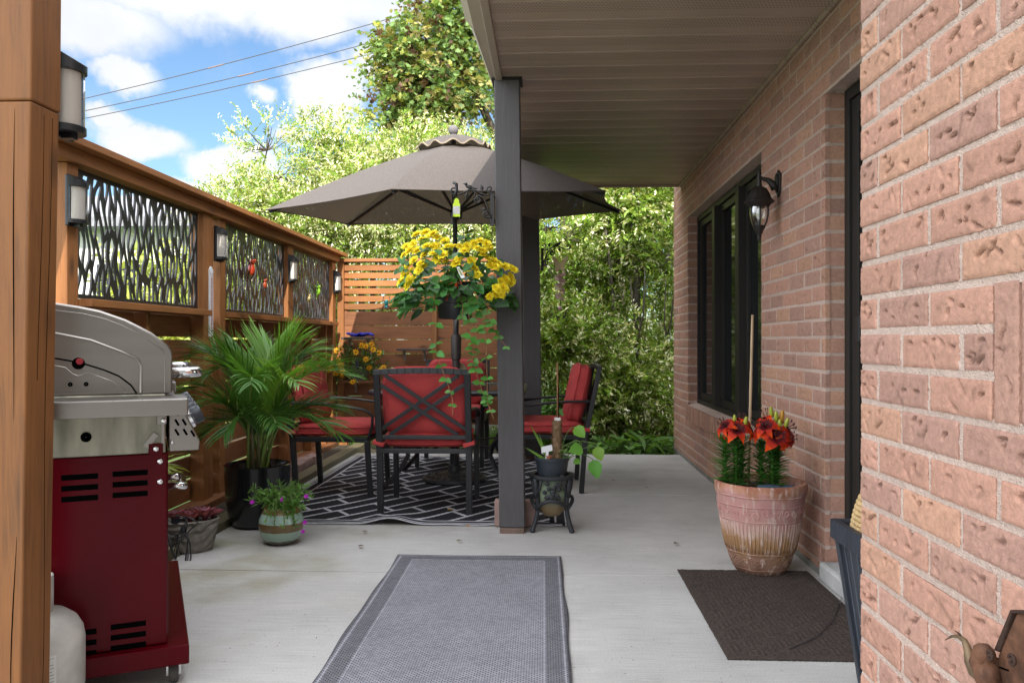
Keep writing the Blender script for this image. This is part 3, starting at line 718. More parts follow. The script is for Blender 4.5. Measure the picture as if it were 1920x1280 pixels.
# edging timber and pavers along the slab
m = MB(); m.box(-2.02, -1.905, 4.0, 8.3, -.13, .045); o = obj('timber_edging', m, edging_wood, bevel=.006)
tag(o, 'green stained timber edging along the left side of the slab', 'edging')
m = MB(); m.box(-2.19, -2.03, 3.3, 8.3, -.1, .02); structure(obj('gravel_strip', m, soil_ground))
for k, y in enumerate((5.62, 5.86, 6.10, 6.34, 6.58, 6.82, 7.06)):
    m = MB(); m.box(-.06, .06, -.105, .105, 0, .075); o = obj('paver_brick', m, mat('pink_paver'), bevel=.01)
    o.location = (-2.105 + .012 * sin(k * 2.2), y, .021); o.rotation_euler = (0, 0, .07 * sin(k * 3.1)); tag(o, 'pink paver brick lying in a row between timber edging and fence', 'paver', 'pavers along the left fence')

# ---------------------------------------------------------------- solar lamps
def solar_lamp(label, loc, s=1.0):
    t = thing('solar_lamp', label, 'lamp', loc, 0, 'black solar lamps on the fence'); t.scale = (s, s, s)
    m = MB(); m.box(0, .018, -.052, .052, -.125, .115); obj('backplate', m, plastic_black, t, bevel=.004)
    def half(r, n=14, ex=.018): return [(ex + r * .95 * cos(a), r * .98 * sin(a)) for a in np.linspace(-pi / 2, pi / 2, n)]
    m = MB(); h = half(.062); n = len(h)
    zt = lambda x: .115 - (x - .018) * .62
    vs = [(x, y, .060 if x > .03 else .060) for x, y in h] + [(x, y, zt(x)) for x, y in h]
    m.add(vs, [(i, i + 1, i + 1 + n, i + n) for i in range(n - 1)] + [tuple(range(n - 1, -1, -1)), tuple(range(n, 2 * n))]); obj('cap', m, plastic_black, t, smooth=35)
    m = MB(); m.prism([(x, y, -.112) for x, y in half(.060)], (0, 0, .018)); m.box(.018, .05, -.014, .014, -.128, -.1125); obj('base_ring', m, plastic_black, t, smooth=35)
    m = MB(); m.lathe([(.0001, -.093), (.034, -.093), (.034, .059), (.0001, .059)], 20, (.030, 0, 0)); obj('diffuser', m, frosted, t, smooth=35)
    m = MB(); h = half(.056); n = len(h); m.add([(x, y, -.0935) for x, y in h] + [(x, y, .0595) for x, y in h], [(i, i + 1, i + 1 + n, i + n) for i in range(n - 1)]); obj('clear_cover', m, clear_m, t, smooth=True)
    return t
solar_lamp('large near solar lamp behind the foreground cedar post against the sky', (-1.378, 2.188, 1.797))
solar_lamp('solar lamp left of the first cut metal screen, partly over it', (-2.257, 3.69, 1.77))
solar_lamp('solar lamp on the fence post above the white thermometer', (-2.257, 5.35, 1.77))
solar_lamp('solar lamp between the second and third cut metal screens', (-2.257, 6.90, 1.742))
solar_lamp('farthest solar lamp at the fence corner beside the open slats', (-2.257, 8.36, 1.738))

# thermometer
t = thing('thermometer', 'long white wall thermometer hanging on the cedar fence post below a solar lamp', 'thermometer', (-2.257, 5.245, 1.36))
m = MB(); m.box(0, .012, -.026, .026, -.225, .225); m.ell((.006, 0, .225), (.006, .026, .02)); obj('plate', m, white_plastic, t, bevel=.003)
m = MB(); m.tube([(.0135, 0, -.18), (.0135, 0, .18)], .0022, 6); m.ell((.0135, 0, -.185), .006, 8, 6); obj('tube', m, mat('thermometer_tube', (.35, .05, .05), .2), t)
m = MB()
for k in range(27):
    zz = -.165 + k * .0125; w = .008 if k % 2 else .013
    m.box(.0122, .0128, -.006 - w, -.006, zz - .001, zz + .001); m.box(.0122, .0128, .006, .006 + w, zz - .001, zz + .001)
obj('scale_marks', m, hole_black, t)
def text_obj(s, size, loc, rot, m_, parent, name='lettering'):
    cu = bpy.data.curves.new(name, 'FONT'); cu.body = s; cu.size = size; cu.align_x = 'CENTER'; cu.align_y = 'CENTER'; cu.extrude = .0003
    tmp = bpy.data.objects.new(name, cu); COL.objects.link(tmp)
    dg = bpy.context.evaluated_depsgraph_get(); me = bpy.data.meshes.new_from_object(tmp.evaluated_get(dg)); bpy.data.objects.remove(tmp)
    me.materials.clear(); o = link_mesh(name, me, m_, parent); o.location = loc; o.rotation_euler = rot; return o
text_obj('C', .022, (.0125, -.014, .19), (pi / 2, 0, pi / 2), hole_black, t)
text_obj('F', .022, (.0125, .014, .19), (pi / 2, 0, pi / 2), hole_black, t)

# ---------------------------------------------------------------- frogs and critters
def critter(label, loc, s, col, legcol=None, up=0.0, cat='ornament', wall='x', name='frog_ornament'):
    """little metal frog clinging to a vertical face; local y = up the wall, z = off the wall"""
    t = thing(name, label, cat, loc)
    t.rotation_euler = Matrix(((0, 0, 1), (1, 0, 0), (0, 1, 0))).to_euler() if wall == 'x' else Matrix(((1, 0, 0), (0, 0, -1), (0, 1, 0))).to_euler()
    m = MB(); R = Matrix.Rotation(up, 3, 'Z')
    m.ell((0, 0, .018), (.020, .032, .017), 14, 10, M=R); m.ell(R @ Vector((0, .036, .022)), (.017, .015, .013), 12, 8, M=R)
    for sx in (-1, 1): m.ell(R @ Vector((sx * .010, .044, .032)), .006, 8, 6)
    m.v = [tuple(Vector(p) * s) for p in m.v]
    obj('body', m, mat('glazed_metal_' + '_'.join('%03d' % int(c * 255) for c in col), col, .25, .2, coat=.5, var=.15, vscale=60), t, smooth=True)
    for sx in (-1, 1):
        for (a, b, c) in (((.014, .022, .014), (.034, .040, .016), (.040, .060, .004)), ((.014, -.020, .014), (.038, -.010, .018), (.024, -.048, .006))):
            m = MB(); P = [R @ Vector((sx * q[0], q[1], q[2])) * s for q in (a, b, c)]
            m.tube(P, .0035 * s, 6)
            for da in (-.5, 0, .5): m.tube([P[2], P[2] + R @ Vector((sx * .006 + .010 * da, .012 if a[1] > 0 else -.012, -.002)) * s], .0022 * s, 5)
            obj('leg', m, mat('glazed_metal_leg_' + '_'.join('%03d' % int(c_ * 255) for c_ in (legcol or col)), legcol or col, .35, .3), t, smooth=True)
    return t
sx_ = -2.286
critter('largest red metal frog clinging to the second screen', at_x(465, 505, sx_), 1.55, (.45, .05, .02), (.12, .03, .02))
critter('smaller red frog below the big one on the second screen', at_x(493, 534, sx_), .95, (.40, .07, .03), (.10, .05, .03), .2)
critter('bright green metal frog on the third screen', at_x(593, 546, sx_), 1.15, (.30, .62, .04), None, .3)
critter('small tan gecko like ornament beside the green frog', at_x(577, 559, sx_), .75, (.40, .33, .14), None, -.4)
critter('teal frog with dark feet on the lowest slat of the back fence', at_y(725, 568, 8.44) , 1.15, (.02, .22, .22), (.03, .03, .03), pi, wall='y')
critter('dark blue frog on the slats left of the hanging basket', at_y(772, 556, 8.44), 1.5, (.03, .07, .09), (.02, .02, .025), pi, wall='y')

# blue bundle on the shelf
m = MB(); r2 = random.Random(5)
for k in range(9):
    a = Matrix.Rotation(r2.uniform(-.5, .5), 3, 'Z') @ Matrix.Rotation(r2.uniform(-.25, .25), 3, 'Y'); m.ell((-.105 + k * .027, r2.uniform(-.03, .02), .016 + r2.uniform(0, .02)), (.045, .022, .014), 12, 8, M=a, e=.7)
o = obj('gloves', m, mat('royal_blue_rubber', (.012, .020, .32), .45, bump=.3, bscale=120), smooth=True); o.location = (-1.99, 8.385, 1.151)
tag(o, 'crumpled royal blue gloves lying on the upper left shelf', 'gloves')
# ================================================================ FLOOR COVERINGS
def herring(x, y, w, n=4, ang=pi / 4):
    u = (x * cos(ang) + y * sin(ang)) / w; v = (-x * sin(ang) + y * cos(ang)) / w
    i = np.floor(u).astype(int); j = np.floor(v).astype(int); fu = u - i; fv = v - j
    t = np.mod(i - j, 2 * n); hor = t < n
    along = np.where(hor, t + fu, (2 * n - 1 - t) + fv); across = np.where(hor, fv, fu)
    return np.minimum(np.minimum(along, n - along), np.minimum(across, 1 - across)) * w, hor
def grid_sheet(x0, x1, y0, y1, cell):
    nx = int(round((x1 - x0) / cell)); ny_ = int(round((y1 - y0) / cell))
    X, Y = np.meshgrid(np.linspace(x0, x1, nx + 1), np.linspace(y0, y1, ny_ + 1), indexing='ij'); idx = np.arange(X.size).reshape(X.shape)
    F = np.stack([idx[:-1, :-1], idx[1:, :-1], idx[1:, 1:], idx[:-1, 1:]], -1).reshape(-1, 4)
    cx = (X[:-1, :-1] + X[1:, 1:]) / 2; cy = (Y[:-1, :-1] + Y[1:, 1:]) / 2
    return X, Y, F, cx.ravel(), cy.ravel()
def woven(name, col, sc=260, var=.25):
    def b(N, L, p, tc, mp, surf):
        w1 = N('ShaderNodeTexWave', wave_type='BANDS', bands_direction='X'); w1.inputs['Scale'].default_value = sc / 6.28; w2 = N('ShaderNodeTexWave', wave_type='BANDS', bands_direction='Y'); w2.inputs['Scale'].default_value = sc / 6.28
        L(tc.outputs['Object'], w1.inputs['Vector']); L(tc.outputs['Object'], w2.inputs['Vector'])
        h = math_node(N, L, 'MULTIPLY', w1.outputs['Fac'], w2.outputs['Fac'])
        nz = N('ShaderNodeTexNoise'); nz.inputs['Scale'].default_value = 40; nz.inputs['Detail'].default_value = 5; L(tc.outputs['Object'], nz.inputs['Vector'])
        k = math_node(N, L, 'ADD', math_node(N, L, 'MULTIPLY', h, var), math_node(N, L, 'MULTIPLY', nz.outputs['Fac'], .5))
        k = math_node(N, L, 'ADD', k, .62)
        s = N('ShaderNodeVectorMath', operation='SCALE'); s.inputs[0].default_value = col; L(k, s.inputs['Scale']); L(s.outputs[0], p.inputs['Base Color'])
        bp = N('ShaderNodeBump'); bp.inputs['Strength'].default_value = .5; bp.inputs['Distance'].default_value = .003; L(h, bp.inputs['Height']); L(bp.outputs[0], p.inputs['Normal'])
    return mat(name, col, .85, build=b, spec=.25)
RX0, RX1, RY0, RY1 = -1.83, .135, 4.765, 7.62
X, Y, F, cx, cy = grid_sheet(0, RX1 - RX0, 0, RY1 - RY0, .0085)
W_, H_ = RX1 - RX0, RY1 - RY0
e = np.minimum(np.minimum(cx, W_ - cx), np.minimum(cy, H_ - cy)); ex = np.minimum(cx, W_ - cx)
t_ = radians(53); aa_ = (cx / cos(t_) + cy / sin(t_)) / 2; bb_ = (cx / cos(t_) - cy / sin(t_)) / 2   # oblique lattice
row = np.floor(bb_ / .315); fb = np.mod(bb_, .315); ln = .0270
hd = np.where((fb < ln) | ((fb > .138) & (fb < .138 + ln)), 0.0, 1.0)
hd = np.where((fb >= .138 + ln) & (np.mod(aa_ + row * .15, .305) < ln), 0.0, hd)
hd = np.where((fb >= ln) & (fb <= .138) & (np.mod(aa_ + row * .26 + .05, .61) < ln), 0.0, hd)
mi = np.where(hd < .5, 1, 0)
mi = np.where(e < .105, 0, mi); mi = np.where((e > .088) & (e < .105), 1, mi); mi = np.where((e > .022) & (e < .042), 1, mi); mi = np.where(e < .006, 1, mi)
mi = np.where((ex < .05) & (e < .05), (np.floor(ex / .0095).astype(int) % 2), mi)
Z = .006 + .003 * np.sin(X * 5 + Y * 3) * np.sin(Y * 4)
fold = lambda c, w, a, dp: a * np.exp(-((X - c) / w) ** 2) * np.exp(-(Y / dp) ** 2)
Z = Z + fold(.88, .13, .034, .30) + fold(1.62, .12, .010, .3) + .004 * np.exp(-(Y / .1) ** 2) * np.sin(X * 9) ** 2
V = np.stack([X - W_ / 2, Y, Z], -1).reshape(-1, 3)
o = link_mesh('outdoor_rug', np_mesh('outdoor_rug', V, F, mi=mi), [woven('black_rug_weave', (.020, .021, .026), 400), woven('white_rug_weave', (.58, .58, .62), 400)], smooth=True)
o.location = ((RX0 + RX1) / 2, RY0, .002); tag(o, 'black and white herringbone outdoor rug with a rippled front edge under the dining set', 'rug')
sd = o.modifiers.new('thickness', 'SOLIDIFY'); sd.thickness = .005; sd.offset = -1

# grey runner
def runner_build(N, L, p, tc, mp, surf):
    s = N('ShaderNodeSeparateXYZ'); L(tc.outputs['Object'], s.inputs[0])
    w1 = N('ShaderNodeTexBrick'); w1.inputs['Scale'].default_value = 1; w1.inputs['Brick Width'].default_value = .018; w1.inputs['Row Height'].default_value = .0085; w1.inputs['Mortar Size'].default_value = .0016; w1.inputs['Color1'].default_value = (.33, .33, .36, 1); w1.inputs['Color2'].default_value = (.22, .22, .25, 1); w1.inputs['Mortar'].default_value = (.06, .06, .07, 1); w1.inputs['Bias'].default_value = -.2
    L(tc.outputs['Object'], w1.inputs['Vector'])
    nz = N('ShaderNodeTexNoise'); nz.inputs['Scale'].default_value = 5; nz.inputs['Detail'].default_value = 6; L(tc.outputs['Object'], nz.inputs['Vector'])
    ax = math_node(N, L, 'SUBTRACT', .42, math_node(N, L, 'ABSOLUTE', s.outputs['X'])); ay = math_node(N, L, 'SUBTRACT', 1.0, math_node(N, L, 'ABSOLUTE', s.outputs['Y']))
    e = math_node(N, L, 'MINIMUM', ax, ay)
    band = math_node(N, L, 'LESS_THAN', math_node(N, L, 'ABSOLUTE', math_node(N, L, 'SUBTRACT', e, .055)), .030)
    line = math_node(N, L, 'LESS_THAN', math_node(N, L, 'ABSOLUTE', math_node(N, L, 'SUBTRACT', math_node(N, L, 'ABSOLUTE', math_node(N, L, 'SUBTRACT', e, .055)), .034)), .004)
    bind = math_node(N, L, 'LESS_THAN', e, .012)
    k = math_node(N, L, 'SUBTRACT', 1.12, math_node(N, L, 'MULTIPLY', band, .42)); k = math_node(N, L, 'SUBTRACT', k, math_node(N, L, 'MULTIPLY', bind, .55)); k = math_node(N, L, 'ADD', k, math_node(N, L, 'MULTIPLY', line, .3))
    k = math_node(N, L, 'MULTIPLY', k, math_node(N, L, 'ADD', .8, math_node(N, L, 'MULTIPLY', nz.outputs['Fac'], .45)))
    sc = N('ShaderNodeVectorMath', operation='SCALE'); L(w1.outputs['Color'], sc.inputs[0]); L(k, sc.inputs['Scale']); L(sc.outputs[0], p.inputs['Base Color'])
    bp = N('ShaderNodeBump'); bp.inputs['Strength'].default_value = .6; bp.inputs['Distance'].default_value = .003; L(w1.outputs['Fac'], bp.inputs['Height']); bp.invert = True; L(bp.outputs[0], p.inputs['Normal'])
runner_m = mat('grey_runner_weave', (.2, .2, .22), .9, build=runner_build, spec=.2)
X, Y, F, cx, cy = grid_sheet(-.42, .42, -1.0, 1.0, .02)
Z = .007 + .0018 * np.sin(X * 7 + 1) * np.sin(Y * 6)
X = X + .004 * np.sin(Y * 5.2 + 1) * np.sign(X) * (np.abs(X) > .3) + .003 * np.sin(Y * 11); Y = Y + .004 * np.sin(X * 9)
o = link_mesh('runner_rug', np_mesh('runner_rug', np.stack([X, Y, Z], -1).reshape(-1, 3), F), runner_m, smooth=True)
o.location = (-.345, 3.088, .001); o.rotation_euler = (0, 0, .006); tag(o, 'plain grey woven runner rug with darker border on the concrete in the foreground', 'rug')
sd = o.modifiers.new('thickness', 'SOLIDIFY'); sd.thickness = .007; sd.offset = -1

# brown doormat with raised basket pattern
MX0, MX1, MY0, MY1 = .62, 1.235, 2.80, 3.885
X, Y, F, cx, cy = grid_sheet(0, MX1 - MX0, 0, MY1 - MY0, .0062)
hd, hor = herring(X * .92, Y, .019, 3, 0.0)
e = np.minimum(np.minimum(X, MX1 - MX0 - X), np.minimum(Y, MY1 - MY0 - Y))
Z = .006 + np.where(e > .03, .007 * np.clip(hd / .006, 0, 1), .002 * np.clip(e / .012, 0, 1)) + RNG.normal(0, .0009, X.shape)
o = link_mesh('doormat', np_mesh('doormat', np.stack([X - (MX1 - MX0) / 2, Y - (MY1 - MY0) / 2, Z], -1).reshape(-1, 3), F), mat('brown_mat_fibre', (.075, .058, .050), .95, bump=.8, bscale=420, var=.5, vscale=140, spec=.15), smooth=True)
o.location = ((MX0 + MX1) / 2, (MY0 + MY1) / 2, .001); tag(o, 'dark brown textured doormat on the concrete before the patio door', 'doormat')
sd = o.modifiers.new('thickness', 'SOLIDIFY'); sd.thickness = .006; sd.offset = -1
hr = MB(); P0 = [at_z(1480, 1215, .016), at_z(1530, 1195, .016), at_z(1560, 1165, .016), at_z(1578, 1120, .016)]
pts = [P0[0].lerp(P0[1], k / 6) for k in range(6)] + [P0[1].lerp(P0[2], k / 6) for k in range(6)] + [P0[2].lerp(P0[3], k / 6) for k in range(7)]
c0 = pts[9].copy(); hr.tube([p - c0 for p in pts], .0016, 5); o = obj('twine', hr, black_metal, smooth=True); o.location = c0; tag(o, 'thin dark twine curving over the brown doormat', 'twine')

# ================================================================ DINING SET
def tie(m, c, w):
    m.box(c[0] - w / 2, c[0] + w / 2, c[1] - .03, c[1] + .03, c[2] - .011, c[2] + .011)
def make_chair(label, loc, rz):
    """faces local +y; back at y = 0"""
    t = thing('dining_chair', label, 'chair', loc, rz, 'red cushioned chairs around the dining table')
    hw = .283; F_ = 'frame'
    rake = lambda z: -.105 * max(0, (z - .42)) / .5
    for s in (-1, 1):
        m = MB(); m.bar((s * hw, .03, 0), (s * hw, 0, .42), .040, .036, (0, 1, 0)); m.bar((s * hw, 0, .41), (s * hw, rake(.90), .895), .040, .032, (0, 1, 0)); obj('rear_leg', m, black_metal, t, bevel=.004)
        m = MB(); m.bar((s * hw, .56, 0), (s * hw, .535, .40), .036, .036, (0, 1, 0)); obj('front_leg', m, black_metal, t, bevel=.004)
        m = MB(); m.tube([(s * (hw + .005), rake(.64) + .01, .665), (s * (hw + .012), .14, .662), (s * (hw + .016), .30, .650), (s * (hw + .016), .44, .632), (s * (hw + .014), .53, .612), (s * (hw + .010), .575, .575), (s * (hw + .006), .572, .50), (s * hw, .545, .42), (s * hw, .54, .38)], .019, 8, flat=.55); obj('armrest', m, black_metal, t, smooth=40)
    m = MB()
    for y in (.0, .53): m.bar((-hw, y, .405), (hw, y, .405), .034, .030)
    for s in (-1, 1): m.bar((s * hw, 0, .405), (s * hw, .53, .405), .030, .034)
    for x in (-.17, -.06, .06, .17): m.bar((x, .01, .41), (x, .52, .41), .022, .008)
    obj('seat_frame', m, black_metal, t, bevel=.003)
    m = MB()
    arch = lambda x: .903 + .012 * (1 - (x / hw) ** 2)
    xs_ = np.linspace(-hw - .018, hw + .018, 13)
    for a, b in zip(xs_[:-1], xs_[1:]): m.bar((a, rake(.9), arch(min(hw, abs(a)))), (b, rake(.9), arch(min(hw, abs(b)))), .036, .034, (0, 1, 0))
    obj('back_frame', m, black_metal, t, bevel=.003); m = MB(); m.bar((-hw, rake(.49), .493), (hw, rake(.49), .493), .026, .030, (0, 1, 0)); obj('back_rail', m, black_metal, t, bevel=.003)
    for q in (-1, 1):
        for k, ((ax_, az_), (bx_, bz_)) in enumerate((((-.231, .887), (.264, .547)), ((-.264, .829), (.218, .507)))):
            a = Vector((q * ax_, 0, az_)); b = Vector((q * bx_, 0, bz_)); yo = -.005 if q > 0 else .003
            a.y = rake(a.z) + yo; b.y = rake(b.z) + yo; m = MB(); m.bar(a, b, .024, .012, (0, 1, 0)); obj('cross_brace', m, black_metal, t, bevel=.002)
    # cushions
    m = MB(); m.ell((0, .285, .468), (.272, .275, .048), 40, 16, e=.32)
    m.v = [(x, y, z + (.012 * cos(x * 5.5) * cos((y - .285) * 5.5) if z > .468 else 0)) for x, y, z in m.v]
    sc = obj('seat_cushion', m, red_fabric, t, smooth=True)
    def ring(y_, z_, rx, ry, n=44, e=.32, M=None):
        o_ = []
        for k in range(n + 1):
            a = 2 * pi * k / n; p = Vector((rx * math.copysign(abs(cos(a)) ** e, cos(a)), ry * math.copysign(abs(sin(a)) ** e, sin(a)), 0))
            o_.append((M @ p if M is not None else p) + Vector((0, y_, z_)))
        return o_
    m = MB(); m.tube(ring(.285, .488, .274, .277), .0045, 6); m.tube(ring(.285, .446, .274, .277), .0045, 6); obj('piping', m, red_fabric, sc, smooth=True)
    A = Matrix.Rotation(radians(-78), 3, 'X'); B = Matrix.Rotation(radians(12), 3, 'X')
    m = MB(); m.ell((0, 0, 0), (.262, .215, .060), 48, 18, e=.36)
    out = []
    for x, y, z in m.v:
        w = (.5 + .5 * cos(min(pi, abs(x) / .262 * pi))) ; puff = 1 + .25 * cos(x * 5) * cos(y * 6)
        tuft = -.016 * math.exp(-((abs(x) - .0) / .05) ** 2 - ((y - .01) / .05) ** 2) - .006 * sin(x * 34 + y * 26 + 2 * sin(y * 18)) * math.exp(-(y / .19) ** 2) * (1 - abs(x) / .28) - .005 * sin(abs(x) * 60 - y * 30) * math.exp(-((abs(x) - .13) / .08) ** 2)
        zz = z * puff + (tuft if z > 0 else -tuft)
        q = Vector((x, -zz, y)); q = B @ q; out.append((q.x, q.y + .045, q.z + .715))
    m.v = out; bcs = obj('back_cushion', m, red_fabric, t, smooth=True)
    pp = [B @ Vector((p[0], 0.0, p[1])) + Vector((0, .045, .715)) for p in ring(0, 0, .263, .217, e=.36)]
    m = MB(); m.tube([p + B @ Vector((0, -.030, 0)) for p in pp], .0045, 6); m.tube([p + B @ Vector((0, .030, 0)) for p in pp], .0045, 6); obj('piping', m, red_fabric, bcs, smooth=True)
    for s in (-1, 1):
        m = MB(); Rm = Matrix.Translation((s * (hw + .004), .0, .452)) @ Matrix.Rotation(s * radians(-16), 4, 'Y'); m.box(-.04, .036, -.030, .034, -.013, .013, M=Rm)
        obj('tie', m, red_fabric, sc, bevel=.004)
    return t
make_chair('red cushioned chair with its crossed back towards the camera, nearest of the dining set', (-.782, 5.02, .008), 0)
make_chair('red cushioned chair on the left by the fence, half hidden behind the palm', (-1.80, 5.86, .008), -pi / 2 - .02)
make_chair('red cushioned chair on the right seen from the side against the bushes', (.262, 6.12, .004), pi / 2 + .03)
make_chair('red cushioned chair at the far side of the table facing the camera', (-.86, 7.50, .008), pi)

t = thing('dining_table', 'glass topped black metal patio table between the red chairs', 'table', (-.745, 6.30, .008))
m = MB(); hs = .56; rr = .10
def rrect(h, r, z, n=6):
    o_ = []
    for (sx, sy, a0) in ((1, 1, 0), (-1, 1, pi / 2), (-1, -1, pi), (1, -1, 1.5 * pi)):
        for k in range(n + 1):
            a = a0 + pi / 2 * k / n; o_.append((sx * (h - r) + r * cos(a), sy * (h - r) + r * sin(a), z))
    return o_
m.prism(rrect(hs - .02, rr, .726), (0, 0, .006)); obj('glass_top', m, table_glass, t)
m = MB(); P = rrect(hs, rr, .722); m.tube(P + [P[0]], .021, 8, cap=False); m.bar((-hs, 0, .708), (hs, 0, .708), .03, .016); m.bar((0, -hs, .7075), (0, hs, .7075), .03, .015); obj('rim', m, black_metal, t, smooth=40)
for sx in (-1, 1):
    for sy in (-1, 1):
        m = MB(); q = [(.48, .71), (.50, .62), (.47, .50), (.40, .40), (.33, .32), (.31, .24), (.36, .14), (.44, .05), (.49, .0)]
        m.tube([(sx * a, sy * a, z) for a, z in q], .020, 8, flat=.8); m.tube([(sx * .48, sy * .48, .70), (sx * .42, sy * .42, .62), (sx * .44, sy * .44, .55), (sx * .475, sy * .475, .53)], .010, 6); obj('leg', m, black_metal, t, smooth=40)
m = MB(); m.tube([(.17 * cos(a), .17 * sin(a), .30) for a in np.linspace(0, 2 * pi, 25)], .012, 8, cap=False)
for a in range(4): m.bar((.17 * cos(pi / 4 + a * pi / 2), .17 * sin(pi / 4 + a * pi / 2), .30), (.44 * cos(pi / 4 + a * pi / 2), .44 * sin(pi / 4 + a * pi / 2), .30), .018, .014)
obj('lower_ring', m, black_metal, t, smooth=40)

# umbrella: hexagonal canopy, slightly tilted
UC = Vector((-.740, 6.400, 2.160)); UR = 1.459; UROT = 3.501; UH = .545
un = Vector((-.027, -.066, 1)).normalized(); ua = (Vector((1, 0, 0)) - un * un.x).normalized(); ub = un.cross(ua)
t = thing('patio_umbrella', 'large taupe hexagonal patio umbrella with scalloped vent standing through the dining table', 'umbrella', (UC.x, UC.y, 0))
UO = Vector((0, 0, UC.z))
def up_(r, a, z): return UO + ua * (r * cos(a)) + ub * (r * sin(a)) + un * z
def umbrella_build(N, L, p, tc, mp, surf):
    w = N('ShaderNodeTexNoise'); w.inputs['Scale'].default_value = 1; w.inputs['Detail'].default_value = 2; m2 = N('ShaderNodeMapping'); m2.inputs['Scale'].default_value = (60, 60, 420); L(tc.outputs['Object'], m2.inputs['Vector']); L(m2.outputs[0], w.inputs['Vector'])
    v = N('ShaderNodeTexVoronoi'); v.inputs['Scale'].default_value = 170; L(tc.outputs['Object'], v.inputs['Vector'])
    k = math_node(N, L, 'ADD', math_node(N, L, 'MULTIPLY', w.outputs['Fac'], .55), math_node(N, L, 'MULTIPLY', v.outputs['Distance'], .75)); k = math_node(N, L, 'ADD', k, .38)
    s = N('ShaderNodeVectorMath', operation='SCALE'); s.inputs[0].default_value = (.108, .094, .087); L(k, s.inputs['Scale']); L(s.outputs[0], p.inputs['Base Color'])
    tr = N('ShaderNodeBsdfTranslucent'); tr.inputs[0].default_value = (.13, .10, .07, 1); mx = N('ShaderNodeMixShader'); mx.inputs[0].default_value = .14; L(p.outputs[0], mx.inputs[1]); L(tr.outputs[0], mx.inputs[2])
    tp = N('ShaderNodeBsdfTransparent'); hole = N('ShaderNodeTexVoronoi'); hole.inputs['Scale'].default_value = 110; L(tc.outputs['Object'], hole.inputs['Vector'])
    h = N('ShaderNodeMapRange'); L(hole.outputs['Distance'], h.inputs['Value']); h.inputs['From Min'].default_value = .10; h.inputs['From Max'].default_value = .26; h.inputs['To Min'].default_value = .35; h.inputs['To Max'].default_value = .0
    m3 = N('ShaderNodeMixShader'); L(h.outputs[0], m3.inputs[0]); L(mx.outputs[0], m3.inputs[1]); L(tp.outputs[0], m3.inputs[2])
    return m3.outputs[0]
canopy_m = mat('taupe_mesh_fabric', (.15, .13, .12), .9, build=umbrella_build, spec=.2)
def cone(r0, r1, z0, z1, nr, ns, scallop=0.0, sag=.012, edge_in=.05):
    V = []; F = []
    na = 6 * ns
    for i in range(nr + 1):
        f = i / nr
        for k in range(na):
            a = UROT + 2 * pi * k / na; s = (k % ns) / ns; q = 4 * s * (1 - s)
            hexr = cos(pi / 6) / cos((s - .5) * pi / 3)
            rad = (r0 + (r1 - r0) * f) * hexr * (1 - edge_in * q * f)
            z = z0 + (z1 - z0) * f - sag * q * f * (1.2 - f) * 4 + .02 * sin(pi * f)
            if scallop: z += scallop * f ** 4 * (cos(2 * pi * s * 2) * -1)
            V.append(up_(rad, a, z))
    for i in range(nr):
        for k in range(na): a = i * na + k; b = i * na + (k + 1) % na; F.append((a, b, b + na, a + na))
    return V, F
m = MB(); m.add(*cone(.20, UR, UH - .055, 0, 14, 14)); cn = obj('canopy', m, canopy_m, t, smooth=28)
m = MB(); P = [up_(UR * (cos(pi / 6) / cos((s - .5) * pi / 3)) * (1 - .05 * 4 * s * (1 - s)), UROT + pi / 3 * (k + s), -.002) for k in range(6) for s in np.linspace(0, 1, 9)[:-1]]; m.tube(P + [P[0]], .006, 6, cap=False); obj('hem', m, mat('taupe_hem', (.10, .085, .078), .9), cn, smooth=True)
m = MB(); m.add(*cone(.02, .315, UH + .045, UH - .055, 8, 16, scallop=.018, sag=-.004, edge_in=0)); vt = obj('vent', m, canopy_m, t, smooth=40)
m = MB(); P = []
VV, FF = cone(.02, .315, UH + .045, UH - .055, 8, 16, scallop=.018, sag=-.004, edge_in=0); P = VV[-96:]; m.tube(list(P) + [P[0]], .007, 6, cap=False); obj('hem', m, mat('tan_hem', (.24, .19, .14), .9), vt, smooth=True)
m = MB(); m.ell(up_(0, 0, UH + .085), .041, 20, 14); m.lathe([(.02, -.03), (.03, -.01), (.014, .02)], 16, up_(0, 0, UH + .05)); obj('finial', m, mat('grey_wood_finial', (.13, .12, .125), .7, bump=.3, bscale=40), t, smooth=True)
for k in range(6):
    a = UROT + k * pi / 3; m = MB(); p0 = up_(.03, a, UH - .075); p1 = up_(UR - .02, a, -.018); m.bar(p0, p1, .016, .022)
    rb_ = obj('rib', m, black_metal, t); m = MB(); m.bar(up_(.03, a, -.02), p0.lerp(p1, .46), .014, .018); obj('strut', m, black_metal, rb_)
m = MB(); m.tube([(0, 0, .06), (0, 0, 1.5)], .022, 14); m.tube([(0, 0, 1.5), UO + un * (UH + .03)], .019, 14); obj('pole', m, black_metal, t, smooth=40)
m = MB(); m.lathe([(.02, -.06), (.045, -.055), (.05, .0), (.038, .035), (.02, .04)], 18, UO + un * -.02); obj('runner_hub', m, black_metal, t, smooth=40)
m = MB(); m.lathe([(.026, .0), (.040, .006), (.043, .18), (.034, .205), (.024, .21)], 18, (0, 0, .955)); m.lathe([(.024, -.16), (.03, -.155), (.03, .0)], 16, (0, 0, .955)); hb = obj('crank_housing', m, mat('bronze_housing', (.055, .045, .042), .45, .3), t, smooth=40)
m = MB(); m.lathe([(.001, -.008), (.058, -.008), (.062, 0), (.058, .008), (.001, .008)], 24, (.02, .06, .87), M=Matrix.Rotation(pi / 2, 3, 'X')); m.tube([(.03, 0, 1.12), (.085, -.02, 1.155)], .006, 6); obj('crank', m, mat('tan_crank', (.30, .24, .13), .5), hb, smooth=40)
